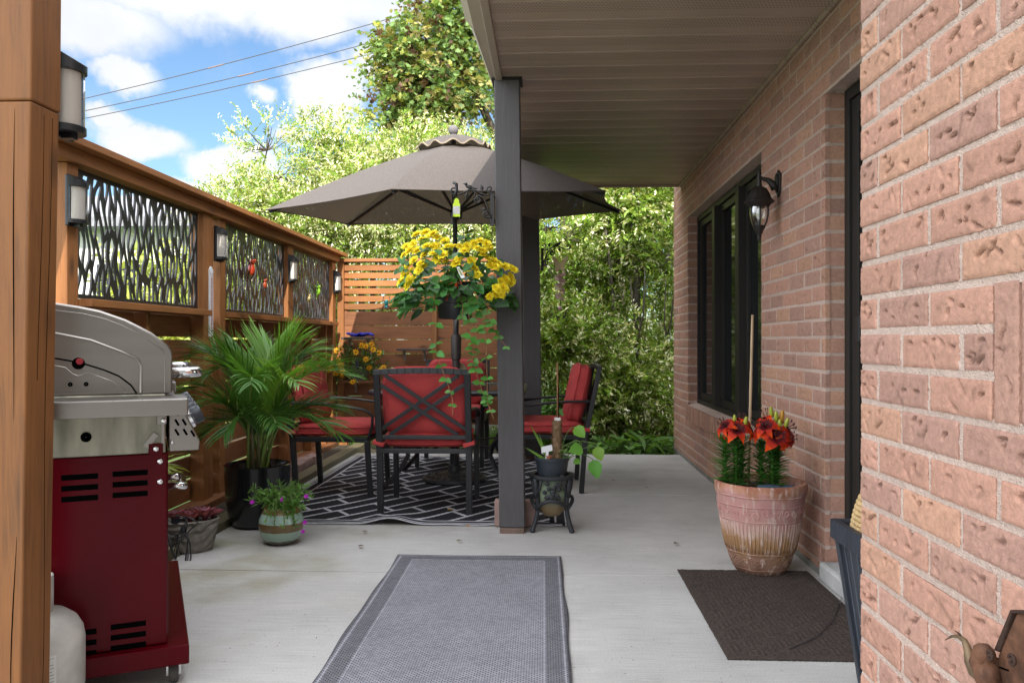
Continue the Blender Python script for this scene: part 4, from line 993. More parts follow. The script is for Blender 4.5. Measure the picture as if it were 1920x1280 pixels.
m = MB(); prof = [(.001, .0), (.245, .0), (.255, .012), (.25, .030), (.225, .040), (.20, .038), (.18, .050), (.13, .058), (.09, .062), (.055, .075), (.050, .12), (.038, .13), (.036, .30), (.024, .305)]
m.lathe(prof, 48)
for k in range(24):
    a = 2 * pi * k / 24; m.ell((.215 * cos(a), .215 * sin(a), .042), (.016, .016, .008), 8, 6); m.ell((.15 * cos(a + .1), .15 * sin(a + .1), .056), (.012, .012, .007), 8, 6)
bs = obj('base', m, black_metal, t, smooth=40); bs.location = (0, -.10, .008)
m = MB(); m.tube([(0, -.10, .1), (0, -.10, .3)], .03, 12); t.children  # sleeve is part of the base casting

# ================================================================ GRILL
GA = radians(27)
t = thing('gas_grill', 'stainless steel gas grill with dark red vented cabinet on castors behind the cedar post', 'grill', (-1.218, 2.506, 0), GA)
# local: +x = front of the grill, +y = away from the camera along its width; origin under the near front corner
GW = 1.02; GD = .54
m = MB(); m.box(-GD, 0, 0, .02, .138, .745); m.box(-GD, -.001, GW - .02, GW, .138, .745); m.box(-GD, -GD + .02, .02, GW - .02, .138, .745); cab = obj('cabinet', m, grill_red, t, bevel=.004)
def slots(x0, z0, par, tilt=0):
    for k in range(3):
        m = MB(); m.tube([(x0, -.0005, z0 - k * .033), (x0 + .100, -.0005, z0 - k * .033 + tilt)], .0085, 8, flat=1.0)
        m.v = [(x, max(-.0012, min(.001, (y + .0005) * .15 - .0005)), z) for x, y, z in m.v]; obj('vent_slot', m, hole_black, par)
slots(-.156, .688, cab); slots(-.296, .686, cab); slots(-.161, .212, cab); slots(-.30, .207, cab)
for z in (.720, .655): m = MB(); m.ell((-.02, -.002, z), (.009, .005, .009), 12, 8); obj('screw', m, chrome, cab, smooth=True)
m = MB(); m.box(-.010, .004, .021, GW - .021, .145, .745); dr = obj('door', m, grill_red, t, bevel=.004)
m = MB(); m.tube([(.004, .30, .590), (.045, .295, .590), (.062, .30, .586), (.062, .50, .586), (.045, .505, .590), (.004, .50, .590)], .012, 10); obj('handle', m, chrome, dr, smooth=True)
m = MB(); m.box(-GD - .02, .065, -.035, GW + .03, .075, .136); obj('base_tray', m, grill_red, t, bevel=.004)
for (x, y) in ((.02, .03), (.02, GW - .05), (-GD + .05, .03), (-GD + .05, GW - .05)):
    m = MB(); m.lathe([(.001, -.014), (.030, -.014), (.034, -.008), (.034, .008), (.030, .014), (.001, .014)], 20, (x, y, .034), M=Matrix.Rotation(pi / 2, 3, 'Y')); w_ = obj('castor', m, mat('castor_rubber', (.05, .045, .04), .7), t, smooth=40)
    m = MB(); m.box(x - .022, x - .016, y - .018, y + .018, .03, .074); m.box(x + .016, x + .022, y - .018, y + .018, .03, .074); obj('fork', m, chrome, w_)
m = MB(); m.box(-GD + .005, -.004, .003, GW - .003, .746, .935); fb_ = obj('firebox', m, galv, t, bevel=.004)
m = MB(); m.lathe([(.001, 0), (.0145, 0), (.0155, .001)], 20, (-.229, .0015, .807), M=Matrix.Rotation(pi / 2, 3, 'X')); obj('burner_hole', m, hole_black, fb_)
m = MB(); m.box(-.030, -.001, -.004, .003, .838, .905 + .02); m.box(-.018, -.006, -.003, .002, .775, .86); obj('bracket', m, steel, fb_, bevel=.002)
for (x, z) in ((-.010, .850), (-.032, .761)): m = MB(); m.ell((x, -.006, z), (.009, .005, .009), 12, 8); obj('screw', m, chrome, fb_, smooth=True)
m = MB(); m.bar((-.062, -.001, .768), (-.032, -.001, .808), .018, .004, (0, 1, 0)); obj('slide_slot', m, steel, fb_)
m = MB(); m.box(-.054, -.012, -.004, .0, .742, .778); obj('hinge_plate', m, grill_red, fb_, bevel=.002)
# side shelf
m = MB(); m.box(-GD - .01, .055, -.19, .035, .880, .930); obj('side_shelf', m, steel, t, bevel=.004)
m = MB(); m.box(-GD - .01, .055, GW - .03, GW + .24, .880, .925); obj('side_shelf', m, steel, t, bevel=.004)
# control panel, leaning outwards below the shelf
m = MB(); m.prism([(.006, .04, .745), (.098, .04, .745), (.100, .04, .775), (.035, .04, .905), (.006, .04, .905)], (0, GW - .08, 0)); cp = obj('control_panel', m, steel, t, bevel=.003)
for (x, z) in ((.030, .870), (.030, .838), (.052, .838), (.030, .806), (.055, .806), (.078, .80)):
    m = MB(); m.bar((x - .005, .0385, z + .010), (x + .006, .0385, z - .010), .007, .003, (0, 1, 0)); obj('vent_slot', m, hole_black, cp)
m = MB(); m.ell((.015, .038, .775), (.007, .004, .007), 10, 6); obj('screw', m, chrome, cp, smooth=True)
kd = Vector((.130, 0, .065)).normalized(); KR = Matrix.Rotation(atan2(kd.x, kd.z), 3, 'Y')
for k, y in enumerate((.13, .33, .53, .73, .93)):
    m = MB(); m.lathe([(.001, 0), (.036, 0), (.036, .010), (.030, .014), (.030, .016)], 24, (.069, y, .842), M=KR); kn = obj('knob', m, chrome, t, smooth=40)
    m = MB(); m.lathe([(.031, .0145), (.031, .040), (.026, .046), (.001, .046)], 18, (.069, y, .842), M=KR); obj('knob_grip', m, mat('knob_rubber', (.03, .035, .045), .4), kn, smooth=40)
# lid: rounded end cap and barrel
def lid_profile(ins=0.0):
    P = [(.016 - ins, .936), (.016 - ins, 1.060)]
    P += [(.013, 1.075), (.006, 1.087)]
    q = [(-.046, 1.130), (-.085, 1.152), (-.12, 1.171), (-.192, 1.198), (-.25, 1.210), (-.311, 1.219), (-.40, 1.226), (-.48, 1.215)]
    P += [(x - ins * .5, z - ins) for x, z in q] + [(-.53 + ins, 1.18 - ins), (-.53 + ins, .936)]
    return P
def plate(mb, P, y0, y1): mb.prism([(x, y0, z) for x, z in P], (0, y1 - y0, 0))
m = MB(); plate(m, lid_profile(), .004, GW - .004); lid = obj('lid', m, steel, t, smooth=30, bevel=.006)
# pressed ridges and seam on the lid's end
def ridge(pts, r, m_, nm, par=None, y=.004): 
    mm = MB(); mm.tube([(x, y, z) for x, z in pts], r, 8, flat=.6); return obj(nm, mm, m_, par or lid, smooth=40)
ridge([(-.007, .94), (-.007, 1.055), (-.012, 1.075), (-.083, 1.126), (-.13, 1.152), (-.177, 1.172), (-.24, 1.188), (-.311, 1.196), (-.45, 1.205)], .0022, steel, 'pressed_rib')
ridge([(-.076, .94), (-.076, 1.025), (-.084, 1.046), (-.134, 1.071), (-.217, 1.106), (-.307, 1.126), (-.45, 1.135)], .0075, steel, 'pressed_rib')
ridge([(-.088, .938), (-.105, .965), (-.138, .993), (-.18, 1.013), (-.224, 1.029), (-.24, 1.034)], .0040, hole_black, 'lid_gap', y=.0025)
ridge([(-.262, 1.040), (-.311, 1.050), (-.45, 1.055)], .0040, hole_black, 'lid_gap', y=.0025)
ridge([(-.121, .938), (-.125, .951), (-.156, .977), (-.224, 1.006), (-.238, 1.000), (-.252, .996), (-.266, 1.003), (-.285, 1.022), (-.311, 1.028), (-.45, 1.03)], .0025, steel, 'pressed_rib')
m = MB(); m.lathe([(.001, 0), (.0165, 0), (.018, .002)], 20, (-.250, .0020, 1.034), M=Matrix.Rotation(pi / 2, 3, 'X')); pv = obj('pivot', m, hole_black, lid)
m = MB(); m.lathe([(.001, 0), (.0105, 0), (.009, .003), (.001, .0035)], 16, (-.246, .0005, 1.040), M=Matrix.Rotation(pi / 2, 3, 'X')); obj('pivot_cap', m, mat('red_cap', (.22, .008, .014), .45), pv)
for x in (-.272, -.229): m = MB(); m.lathe([(.001, 0), (.007, 0)], 12, (x, .003, .970), M=Matrix.Rotation(pi / 2, 3, 'X')); obj('rivet_hole', m, hole_black, lid)
m = MB(); m.tube([(-.01, .12, .998), (.075, .115, .998), (.098, .13, .998), (.098, GW - .13, .998), (.075, GW - .115, .998), (-.01, GW - .12, .998)], .0175, 12); obj('lid_handle', m, chrome, t, smooth=True)

# propane tank
t = thing('propane_tank', 'scuffed white propane tank with a peeling label beside the red grill cabinet', 'gas tank', (-1.525, 2.270, 0)); t.scale = (1, 1, .825)
tank_m = mat('scuffed_white_paint', (.50, .49, .45), .45, var=.22, vscale=9, bump=.05, bscale=30)
m = MB(); m.lathe([(.001, .02), (.12, .03), (.152, .08), (.155, .11), (.155, .27), (.150, .305), (.135, .338), (.110, .362), (.07, .378), (.001, .382)], 48); body = obj('body', m, tank_m, t, smooth=True)
m = MB(); m.lathe([(.10, -.0), (.115, 0.0), (.115, .03), (.10, .03)], 32); obj('foot_ring', m, tank_m, t, smooth=40)
m = MB(); m.add([(.072 * cos(a), .072 * sin(a), z) for z in (.36, .50) for a in np.linspace(-2.2, 2.2, 24)], [(i, i + 1, i + 25, i + 24) for i in range(23)]); cl = obj('collar', m, tank_m, t, smooth=True); cl.modifiers.new('t', 'SOLIDIFY').thickness = .004
m = MB(); m.tube([(0, 0, .38), (0, 0, .45)], .022, 12); m.lathe([(.001, 0), (.03, 0), (.033, .01), (.03, .02), (.001, .02)], 12, (0, 0, .45)); obj('valve', m, mat('brass', (.5, .35, .12), .3, 1.0), t, smooth=40)
def wrap(a0, a1, z0, z1, r=.1558, n=16): return [(r * cos(a), r * sin(a), z) for z in (z0, z1) for a in np.linspace(a0, a1, n)], [(i, i + 1, i + n + 1, i + n) for i in range(n - 1)]
m = MB(); m.add(*wrap(-2.15, -.48, .05, .265)); lb = obj('label', m, mat('paper_label', (.60, .60, .57), .7, var=.06), body, smooth=True)
m = MB(); r3 = random.Random(3)
for (a0, a1) in ((-2.1, -1.36), (-1.27, -.95), (-.90, -.53)):
    for k in range(17):
        z = .257 - k * .0112; a = a0
        while a < a1 - .02:
            b = min(a1, a + r3.uniform(.04, .22)); m.add(*wrap(a, b, z - .0022, z, .1561, 5)); a = b + .018
            if r3.random() < .06: break
obj('print', m, mat('grey_print', (.16, .16, .17), .8), lb)
m = MB(); pr_ = [(.134, .3395), (.120, .354), (.105, .3655)]
vs = []
for (r, z) in pr_:
    for k, a in enumerate(np.linspace(-1.35, -.72, 9)): vs.append(((r + .0015) * cos(a + .03 * sin(k * 2.1 + z * 90)), (r + .0015) * sin(a), z + .0012))
m.add(vs, [(i + 9 * j, i + 1 + 9 * j, i + 10 + 9 * j, i + 9 + 9 * j) for j in range(2) for i in range(8)]); obj('label_remnant', m, mat('torn_paper', (.72, .70, .72), .8), body)
# ================================================================ LEAVES
T_LEAF = (np.array([(0, 0, 0), (-.5, .42, .08), (0, 1, -.04), (.5, .42, .08)]), np.array([(0, 3, 2), (0, 2, 1)]))
T_BROAD = (np.array([(0, 0, 0), (-.34, .10, .05), (-.5, .38, .08), (-.30, .74, .03), (0, 1, -.10), (.30, .74, .03), (.5, .38, .08), (.34, .10, .05), (0, .45, -.02)]),
           np.array([(8, 0, 7), (8, 7, 6), (8, 6, 5), (8, 5, 4), (8, 4, 3), (8, 3, 2), (8, 2, 1), (8, 1, 0)]))
T_BLADE = (np.array([(-.5, 0, 0), (.5, 0, 0), (-.45, .35, .03), (.45, .35, .03), (-.3, .7, .0), (.3, .7, .0), (0, 1, -.10)]), np.array([(0, 1, 3), (0, 3, 2), (2, 3, 5), (2, 5, 4), (4, 5, 6)]))
_mp = [(0, 0), (.12, .16), (.48, .06), (.36, .30), (.62, .52), (.34, .55), (.28, .72), (.12, .66), (0, 1), (-.12, .66), (-.28, .72), (-.34, .55), (-.62, .52), (-.36, .30), (-.48, .06), (-.12, .16)]
T_MAPLE = (np.array([(x, y, .10 * abs(x)) for x, y in _mp] + [(0, .4, -.03)]), np.array([(16, i, (i + 1) % 16) for i in range(16)]))
def unit(a): return a / np.maximum(np.linalg.norm(a, axis=-1, keepdims=True), 1e-9)
def leaf_mesh(name, P, D, Nn, Ls, Ws, C, T=T_LEAF, m_=None, parent=None, smooth=False):
    P = np.asarray(P, float); D = unit(np.asarray(D, float)); Nn = np.asarray(Nn, float); n = len(P)
    X = unit(np.cross(D, Nn)); Z = np.cross(X, D); tv, tf = T
    Ls = np.broadcast_to(np.asarray(Ls, float), (n,)); Ws = np.broadcast_to(np.asarray(Ws, float), (n,))
    V = P[:, None] + X[:, None] * (tv[None, :, 0:1] * Ws[:, None, None]) + D[:, None] * (tv[None, :, 1:2] * Ls[:, None, None]) + Z[:, None] * (tv[None, :, 2:3] * Ls[:, None, None])
    k = len(tv); F = (tf[None] + (np.arange(n) * k)[:, None, None]).reshape(-1, 3)
    Cc = np.repeat(np.asarray(C, float), k, axis=0)
    me = np_mesh(name, V.reshape(-1, 3), F, Cc); return link_mesh(name, me, m_ or leaf_m, parent, smooth=smooth)
def rdir(rng, n): return unit(rng.normal(size=(n, 3)))
def sprays(rng, blobs, n_twigs, per, twig_len, up=.35, droop=.5, shell=.55, front=None):
    """twig origins inside blobs; leaves march along every twig. Returns leaf base, direction, twig id and position 0..1"""
    B = np.array(blobs, float); wgt = B[:, 3] * B[:, 4] * B[:, 5]; wgt /= wgt.sum()
    b = rng.choice(len(B), n_twigs, p=wgt); d = rdir(rng, n_twigs); r = shell + (1 - shell) * rng.random(n_twigs) ** .5
    r = np.where(rng.random(n_twigs) < .30, rng.random(n_twigs) ** .4, r)
    o = B[b, :3] + d * r[:, None] * B[b, 3:6]
    td = unit(d * .9 + np.array((0, 0, up)) + rng.normal(0, .45, (n_twigs, 3)))
    tl = twig_len * rng.uniform(.6, 1.4, n_twigs)
    s = (np.arange(per) + .5) / per
    pos = o[:, None] + td[:, None] * (s[None, :, None] * tl[:, None, None]); pos[..., 2] -= droop * (s[None] ** 2) * tl[:, None] * .5
    side = unit(np.cross(td, rdir(rng, n_twigs)))
    sg = np.where(np.arange(per) % 2 == 0, 1, -1)[None, :, None]
    ld = td[:, None] * .75 + side[:, None] * sg * .75 + rng.normal(0, .25, (n_twigs, per, 3)); ld[..., 2] -= droop * s[None] * .6
    return pos.reshape(-1, 3), ld.reshape(-1, 3), np.repeat(np.arange(n_twigs), per), np.tile(s, n_twigs), o
def trunk_tubes(rng, m, base, tips, r0, segs=7):
    base = Vector(base)
    for tp in tips:
        tp = Vector(tp); w = Vector(rng.normal(0, .06, 3)); mid = base.lerp(tp, .5); mid.z += .12 * (tp - base).length * .3
        pts = []; rad = []
        for k in range(segs + 1):
            f = k / segs; p = base * (1 - f) ** 2 + mid * 2 * f * (1 - f) + tp * f * f + w * sin(f * 5) * .5 * f; pts.append(p); rad.append(r0 * (1 - .85 * f))
        m.tube(pts, rad, 7)
def clumps(rng, c, R, n, rmin, rmax, flat=.85):
    out = []
    for _ in range(n):
        d = rdir(rng, 1)[0]; q = np.array(c) + d * np.array(R) * rng.uniform(.35, .95); r = rng.uniform(rmin, rmax); out.append((*q, r, r, r * flat))
    return out
def plant_tree(name, label, cat, base, blobs, n_twigs, per, twig, leaf, colorfn, seed, T=T_LEAF, trunk_r=.06, n_stems=7, group=None, up=.35, droop=.5, aspect=.36, m_=None, extra=None, shell=.55):
    rng = np.random.default_rng(seed); base = np.array(base, float); t = thing(name, label, cat, tuple(base), 0, group)
    P, D, tid, s, o = sprays(rng, blobs, n_twigs, per, twig, up, droop, shell)
    C = colorfn(rng, n_twigs, tid, s, P); n = len(P)
    L_ = leaf * rng.uniform(.65, 1.25, n) * (1 - .35 * s)
    leaf_mesh('crown', P - base, D, np.array((0, 0, 1.)) + rng.normal(0, .55, (n, 3)), L_, L_ * aspect, C, T, m_ or leaf_m, t)
    m = MB(); sel = rng.choice(len(blobs), min(n_stems, len(blobs)), replace=False); trunk_tubes(rng, m, (0, 0, 0), [np.array(blobs[i][:3]) - base for i in sel], trunk_r)
    if extra: extra(m)
    obj('trunk', m, bark, t, smooth=True)
    m = MB(); sel = rng.choice(n_twigs, min(n_twigs, 260), replace=False); cen = np.array(blobs)[:, :3]
    for i in sel:
        j = np.argmin(((cen - o[i]) ** 2).sum(1)); a = Vector(cen[j] - base); b = Vector(o[i] - base); k = (a + b) / 2 + Vector((0, 0, -.03)); m.tube([a, k, b], [.010, .006, .003], 5, cap=False)
    structure(obj('twig_mass', m, bark, t), 'stuff')
    return t
def col_dapple(white=.45, bright=1.0):
    def f(rng, nt, tid, s, P):
        w = np.clip(rng.normal(white, .35, nt), 0, 1)[tid]; pick = rng.random(len(tid)) < w * (.35 + .75 * s)
        g = np.array((.15, .27, .045)) * rng.uniform(.6, 1.5, (nt, 1)); g = g[tid] * rng.uniform(.7, 1.35, (len(tid), 1)); g[:, 0] += rng.uniform(0, .06, len(tid))
        c = np.array((.74, .74, .50)) * rng.uniform(.75, 1.2, (len(tid), 1)); tone = rng.uniform(.62, 1.18, nt)[tid][:, None]
        return np.clip(np.where(pick[:, None], c, g) * bright * tone, 0, .9)
    return f
def col_green(base, var=.35, yellow=.3):
    def f(rng, nt, tid, s, P):
        g = np.array(base) * rng.uniform(1 - var, 1 + var, (nt, 1)); y = (rng.random(nt) < yellow)[:, None] * np.array((.09, .07, .0)); g = (g + y)[tid]
        return np.clip(g * rng.uniform(.7, 1.35, (len(tid), 1)), 0, .8)
    return f
def col_maple(rng, nt, tid, s, P):
    k = rng.random(nt); a = np.array((.12, .19, .06)); b = np.array((.21, .19, .07)); c = np.array((.26, .28, .08)); d_ = np.array((.10, .055, .04))
    g = np.where((k < .55)[:, None], a, np.where((k < .72)[:, None], b, np.where((k < .9)[:, None], c, d_)))[tid]
    return g * 1.3 * rng.uniform(.6, 1.5, (len(tid), 1))

# variegated willow shrubs over the fence: (px x, px y, Y, rx, rz)
def bush_blobs(spec, seed, n=9, r=(.30, .52)):
    rng = np.random.default_rng(seed); out = []
    for (x, y, Y, rx, rz) in spec:
        c = at_y(x, y, Y); out += clumps(rng, c, (rx, rx * .8, rz), n, *r)
    return out
willows = [
 ('loose pale variegated willow shrub at the left end of the row, against the sky', [(505, 385, 10.2, .62, .75), (470, 440, 10.0, .5, .4)], 1150, 1),
 ('tall variegated willow shrub behind the left tip of the umbrella', [(585, 360, 10.6, .75, .85), (560, 440, 10.2, .7, .5)], 1700, 2),
 ('variegated willow shrub directly behind the umbrella canopy', [(690, 345, 10.9, .8, .75), (700, 430, 10.3, .8, .6)], 1900, 3),
 ('variegated willow shrub rising over the umbrella finial', [(800, 330, 11.2, .75, .8), (830, 420, 10.4, .8, .6)], 1900, 4),
 ('variegated willow shrub beside the top of the near charcoal post', [(895, 300, 11.0, .6, .95), (920, 430, 10.2, .6, .6)], 1500, 5)]
for lab, spec, ntw, sd_ in willows:
    bl = bush_blobs(spec, sd_, 10); bx = at_y(spec[0][0], 641, spec[0][2])
    plant_tree('willow_shrub', lab, 'shrub', (bx.x, spec[0][2] + .2, -.12), bl, int(ntw * 1.4), 15, .34, .068, col_dapple(.52, 1.25), 100 + sd_, trunk_r=.03, n_stems=9, group='variegated willow shrubs behind the fence', droop=.6)
# screen of shrubs right of the posts, in the porch's shade
def stems(seed, n, h, spread):
    def f(m):
        rng = np.random.default_rng(seed)
        for _ in range(n):
            a = rng.uniform(0, 2 * pi); q = Vector((spread * cos(a) * rng.uniform(.2, 1), spread * .5 * sin(a), h * rng.uniform(.7, 1.1)))
            m.tube([Vector((q.x * .15, q.y * .15, 0)), Vector((q.x * .4 + rng.normal(0, .04), q.y * .4, q.z * .4)), Vector((q.x * .75 + rng.normal(0, .05), q.y * .7, q.z * .75)), q], [.022, .017, .011, .005], 7)
    return f
right = [
 ('green dogwood shrub with cream edged leaves beside the far charcoal post', [(1045, 520, 9.6, .45, .8), (1050, 640, 9.2, .4, .5)], 1100, 11, .22),
 ('leafy green shrub right of the umbrella tip under the soffit edge', [(1130, 430, 10.4, .7, .7), (1120, 570, 9.9, .6, .6)], 1500, 12, .18),
 ('cream and green shrub behind the right red chair', [(1155, 690, 9.3, .5, .55), (1110, 760, 9.0, .35, .35)], 1150, 13, .45),
 ('dense shrub touching the far corner of the brick wall', [(1235, 560, 9.7, .55, .95), (1225, 760, 9.2, .4, .45)], 1500, 14, .30),
 ('tall green shrub under the porch edge at the brick corner', [(1225, 400, 10.3, .6, .6)], 900, 15, .2),
 ('shrub filling the gap behind the two charcoal posts', [(985, 560, 10.4, .6, 1.1), (960, 640, 9.6, .45, .7)], 1200, 16, .2)]
for lab, spec, ntw, sd_, wh in right:
    bl = bush_blobs(spec, sd_, 9, (.24, .42)); bx = at_y(spec[0][0], 641, spec[0][2])
    plant_tree('garden_shrub', lab, 'shrub', (bx.x, spec[-1][2] + .15, -.12), bl, int(ntw * 1.1), 13, .30, .074, col_dapple(wh * .8, 1.22), 200 + sd_, trunk_r=.02, n_stems=6, group='shrubs at the far end of the patio', droop=.4, aspect=.42, extra=stems(sd_, 3, 2.0, .5))
# bare leaning trunks among the shrubs
t = thing('small_tree', 'slender bare trunked tree with forked branches among the shaded shrubs', 'tree', (.98, 9.75, -.12))
m = MB(); tr = lambda pts, r: m.tube([at_y(*p) - Vector((.98, 9.75, -.12)) for p in pts], r, 8)
tr([(1192, 860, 9.75), (1196, 700, 9.75), (1193, 560, 9.75), (1196, 470, 9.75), (1185, 420, 9.7)], [.05, .046, .046, .036, .02]); tr([(1194, 560, 9.75), (1205, 480, 9.75), (1230, 430, 9.8), (1245, 400, 9.9)], [.03, .024, .018, .01]); tr([(1195, 500, 9.75), (1160, 450, 9.6)], [.022, .012])
tr([(1155, 860, 9.6), (1150, 560, 9.6), (1140, 470, 9.6), (1131, 405, 9.6)], [.03, .026, .020, .012]); tr([(1090, 860, 9.5), (1082, 610, 9.5), (1058, 550, 9.5)], [.03, .026, .014]); tr([(1084, 620, 9.5), (1102, 520, 9.5)], [.02, .012]); tr([(1100, 485, 9.6), (1160, 487, 9.7), (1240, 460, 9.8)], [.008, .012, .008])
obj('trunk', m, mat('grey_bark', (.11, .095, .08), .9, bump=.8, bscale=30, var=.3), t, smooth=True)
rng = np.random.default_rng(77); bl = clumps(rng, at_y(1180, 420, 9.9), (.7, .5, .35), 7, .2, .3)
P, D, tid, s, o_ = sprays(rng, bl, 420, 12, .3, .1, .5); n_ = len(P); leaf_mesh('crown', P - np.array((.98, 9.75, -.12)), D, np.array((0, 0, 1.)) + rng.normal(0, .5, (n_, 3)), .085, .036, col_dapple(.15)(rng, 420, tid, s, P), parent=t)

# maple crown above the roof edge
mb_ = []
rng = np.random.default_rng(8)
for (x, y, Y, rx, rz, n) in ((850, 50, 12.4, .7, .7, 9), (800, 185, 12.2, .45, .45, 7), (870, 150, 12.4, .6, .6, 7), (930, -60, 12.8, 1.0, .8, 9), (752, 120, 12.0, .22, .45, 5), (755, 215, 12.0, .22, .3, 4), (1100, -100, 13.0, 1.5, 1.2, 8)):
    mb_ += clumps(rng, at_y(x, y, Y), (rx, rx, rz), n, .22, .42)
plant_tree('maple_tree', 'large maple with bronze tinged lobed leaves rising above the porch roof edge', 'tree', (1.2, 12.9, -.12), mb_, 3000, 7, .40, .108, col_maple, 31, T_MAPLE, .16, 9, up=.2, droop=.9, aspect=.95)

# trees beyond, sunlit backdrop
far = [('sunlit yellow green tree filling the gap beyond the shrubs', (.6, 15.5), 2.2, 3.2, 1300, 41, (.20, .27, .045)), ('bright green tree beyond the shrubs at the house corner', (4.6, 16.5), 2.3, 3.4, 1200, 42, (.16, .24, .04)), ('broad tree behind the near charcoal post far beyond the fence', (-2.6, 17), 2.1, 2.6, 1100, 43, (.15, .22, .04)), ('low bushy tree behind the willow shrubs left of the umbrella', (-6.0, 15.5), 1.4, 1.5, 700, 44, (.22, .28, .06)), ('low leafy tree seen through the slats of the back fence', (-3.6, 13.5), 1.6, 1.5, 800, 45, (.20, .27, .05)), ('leafy tree beyond the third cut metal screen', (-5.5, 13.2), 1.1, 1.35, 700, 46, (.18, .26, .045)), ('sunlit shrub just behind the second cut metal screen', (-4.7, 10.6), .85, 1.15, 800, 47, (.30, .36, .10))]
for lab, (x, y), r, h, ntw, sd_, c in far:
    rng = np.random.default_rng(sd_); bl = clumps(rng, (x, y, h * .95), (r, r * .7, h * .8), 16, .55, .95)
    plant_tree('background_tree', lab, 'tree', (x, y, -.12), bl, ntw, 12, .55, .15, col_green(c, .35, .4), 300 + sd_, trunk_r=.10, n_stems=7, group='trees beyond the garden', aspect=.5)
# undergrowth
def herb(name, label, x, y, n, h, lw, ll, c, seed, T=T_BROAD, group=None, cat='plant', gl=False, z0=-.06, spread=.18):
    rng = np.random.default_rng(seed); t = thing(name, label, cat, (x, y, z0), 0, group)
    a = rng.uniform(0, 2 * pi, n); r = spread * rng.random(n) ** .6; z = h * rng.uniform(.25, 1, n) * (1 - .35 * r / spread)
    P = np.stack([r * np.cos(a), r * np.sin(a), z], 1); D = np.stack([np.cos(a), np.sin(a), rng.uniform(-.5, .5, n)], 1) + rng.normal(0, .3, (n, 3))
    C = np.array(c) * rng.uniform(.65, 1.4, (n, 1)); L_ = ll * rng.uniform(.6, 1.2, n)
    leaf_mesh('foliage', P, D, np.array((0, 0, 1.)) + rng.normal(0, .4, (n, 3)), L_, L_ * lw, C, T, leaf_gloss if gl else leaf_m, t)
    m = MB()
    for k in range(0, n, max(1, n // 40)): m.tube([(0, 0, 0), (P[k][0] * .5, P[k][1] * .5, P[k][2] * .6), tuple(P[k])], .003, 5)
    obj('stem', m, mat('green_stem', (.10, .17, .04), .6), t); return t
for i, (px_, Y_, h) in enumerate(((1062, 8.75, .80), (1035, 8.6, .6))):
    p = at_y(px_, 641, Y_); herb('leafy_perennial', ('bright green leafy perennial beside the back of the right red chair', 'smaller leafy perennial at the foot of the far charcoal post')[i], p.x, Y_, 150, h, .62, .13, (.085, .23, .035), 60 + i)
for i, (px_, Y_, h, n) in enumerate(((1130, 8.3, .22, 60), (1165, 8.15, .20, 50), (1205, 8.2, .26, 40), (1235, 8.3, .20, 50), (1100, 8.2, .16, 40))):
    p = at_y(px_, 641, Y_); herb('ground_cover_plant', ('low weed behind the legs of the right red chair', 'low weed at the edge of the slab below the dark shrubs', 'clump of strap leaves at the slab edge left of the brick corner', 'weed growing against the foot of the brick corner', 'small weed near the far charcoal post')[i], p.x, Y_, n, h, .22 if i == 2 else .55, .24 if i == 2 else .075, (.11, .24, .04), 70 + i, T_BLADE if i == 2 else T_BROAD)
rng = np.random.default_rng(90); n_ = 5200
P = np.stack([rng.uniform(-2.6, 1.6, n_), rng.uniform(8.65, 10.2, n_), np.full(n_, -.12)], 1); D = rng.normal(0, .35, (n_, 3)); D[:, 2] = 1
structure(leaf_mesh('grass', P, D, rdir(rng, n_), rng.uniform(.10, .26, n_), .008, np.array((.13, .26, .03)) * rng.uniform(.6, 1.4, (n_, 1)), T_BLADE), 'stuff')
rng = np.random.default_rng(91); n_ = 2600; xx = rng.uniform(-.1, 1.9, n_)
P = np.stack([xx, rng.uniform(7.9, 9.6, n_), np.full(n_, -.055)], 1); D = rng.normal(0, .8, (n_, 3)); D[:, 2] = .6
structure(leaf_mesh('ground_cover', P, D, np.array((0, 0, 1.)) + rng.normal(0, .3, (n_, 3)), rng.uniform(.03, .09, n_), rng.uniform(.02, .05, n_), np.array((.09, .19, .03)) * rng.uniform(.5, 1.5, (n_, 1)), T_LEAF), 'stuff')

# ---------------------------------------------------------------- neighbour's house and wires
t = thing('neighbour_house', 'pale sided neighbouring house with grey roof seen through the first cut metal screen', 'house', (-11.5, 17, -.12))
def siding_build(N, L, p, tc, mp, surf):
    s = N('ShaderNodeSeparateXYZ'); L(tc.outputs['Object'], s.inputs[0]); f = math_node(N, L, 'FRACT', math_node(N, L, 'DIVIDE', s.outputs['Z'], .11)); bp = N('ShaderNodeBump'); bp.inputs['Strength'].default_value = 1; bp.inputs['Distance'].default_value = .02; L(f, bp.inputs['Height']); L(bp.outputs[0], p.inputs['Normal'])
m = MB(); m.box(-4.5, 4.6, 0, 7, 1.2, 3.7); obj('wall', m, mat('white_siding', (.62, .61, .60), .7, build=siding_build), t)
m = MB(); m.box(-4.52, 4.62, -.03, 7, 0, 1.2); obj('brick_base', m, mat('tan_brick', (.42, .25, .17), .9, var=.3, vscale=14), t)
m = MB(); m.prism([(-5.0, -.6, 3.65), (5.1, -.6, 3.65), (5.1, -.6, 3.8), (-5, -.6, 3.8)], (0, .25, 0)); m.prism([(-5, -.6, 3.8), (5.1, -.6, 3.8), (3.4, 3.5, 5.0), (-3, 3.5, 5.0)], (0, 0, .05)); obj('roof', m, mat('grey_shingle', (.20, .20, .22), .9, var=.2, vscale=10), t)
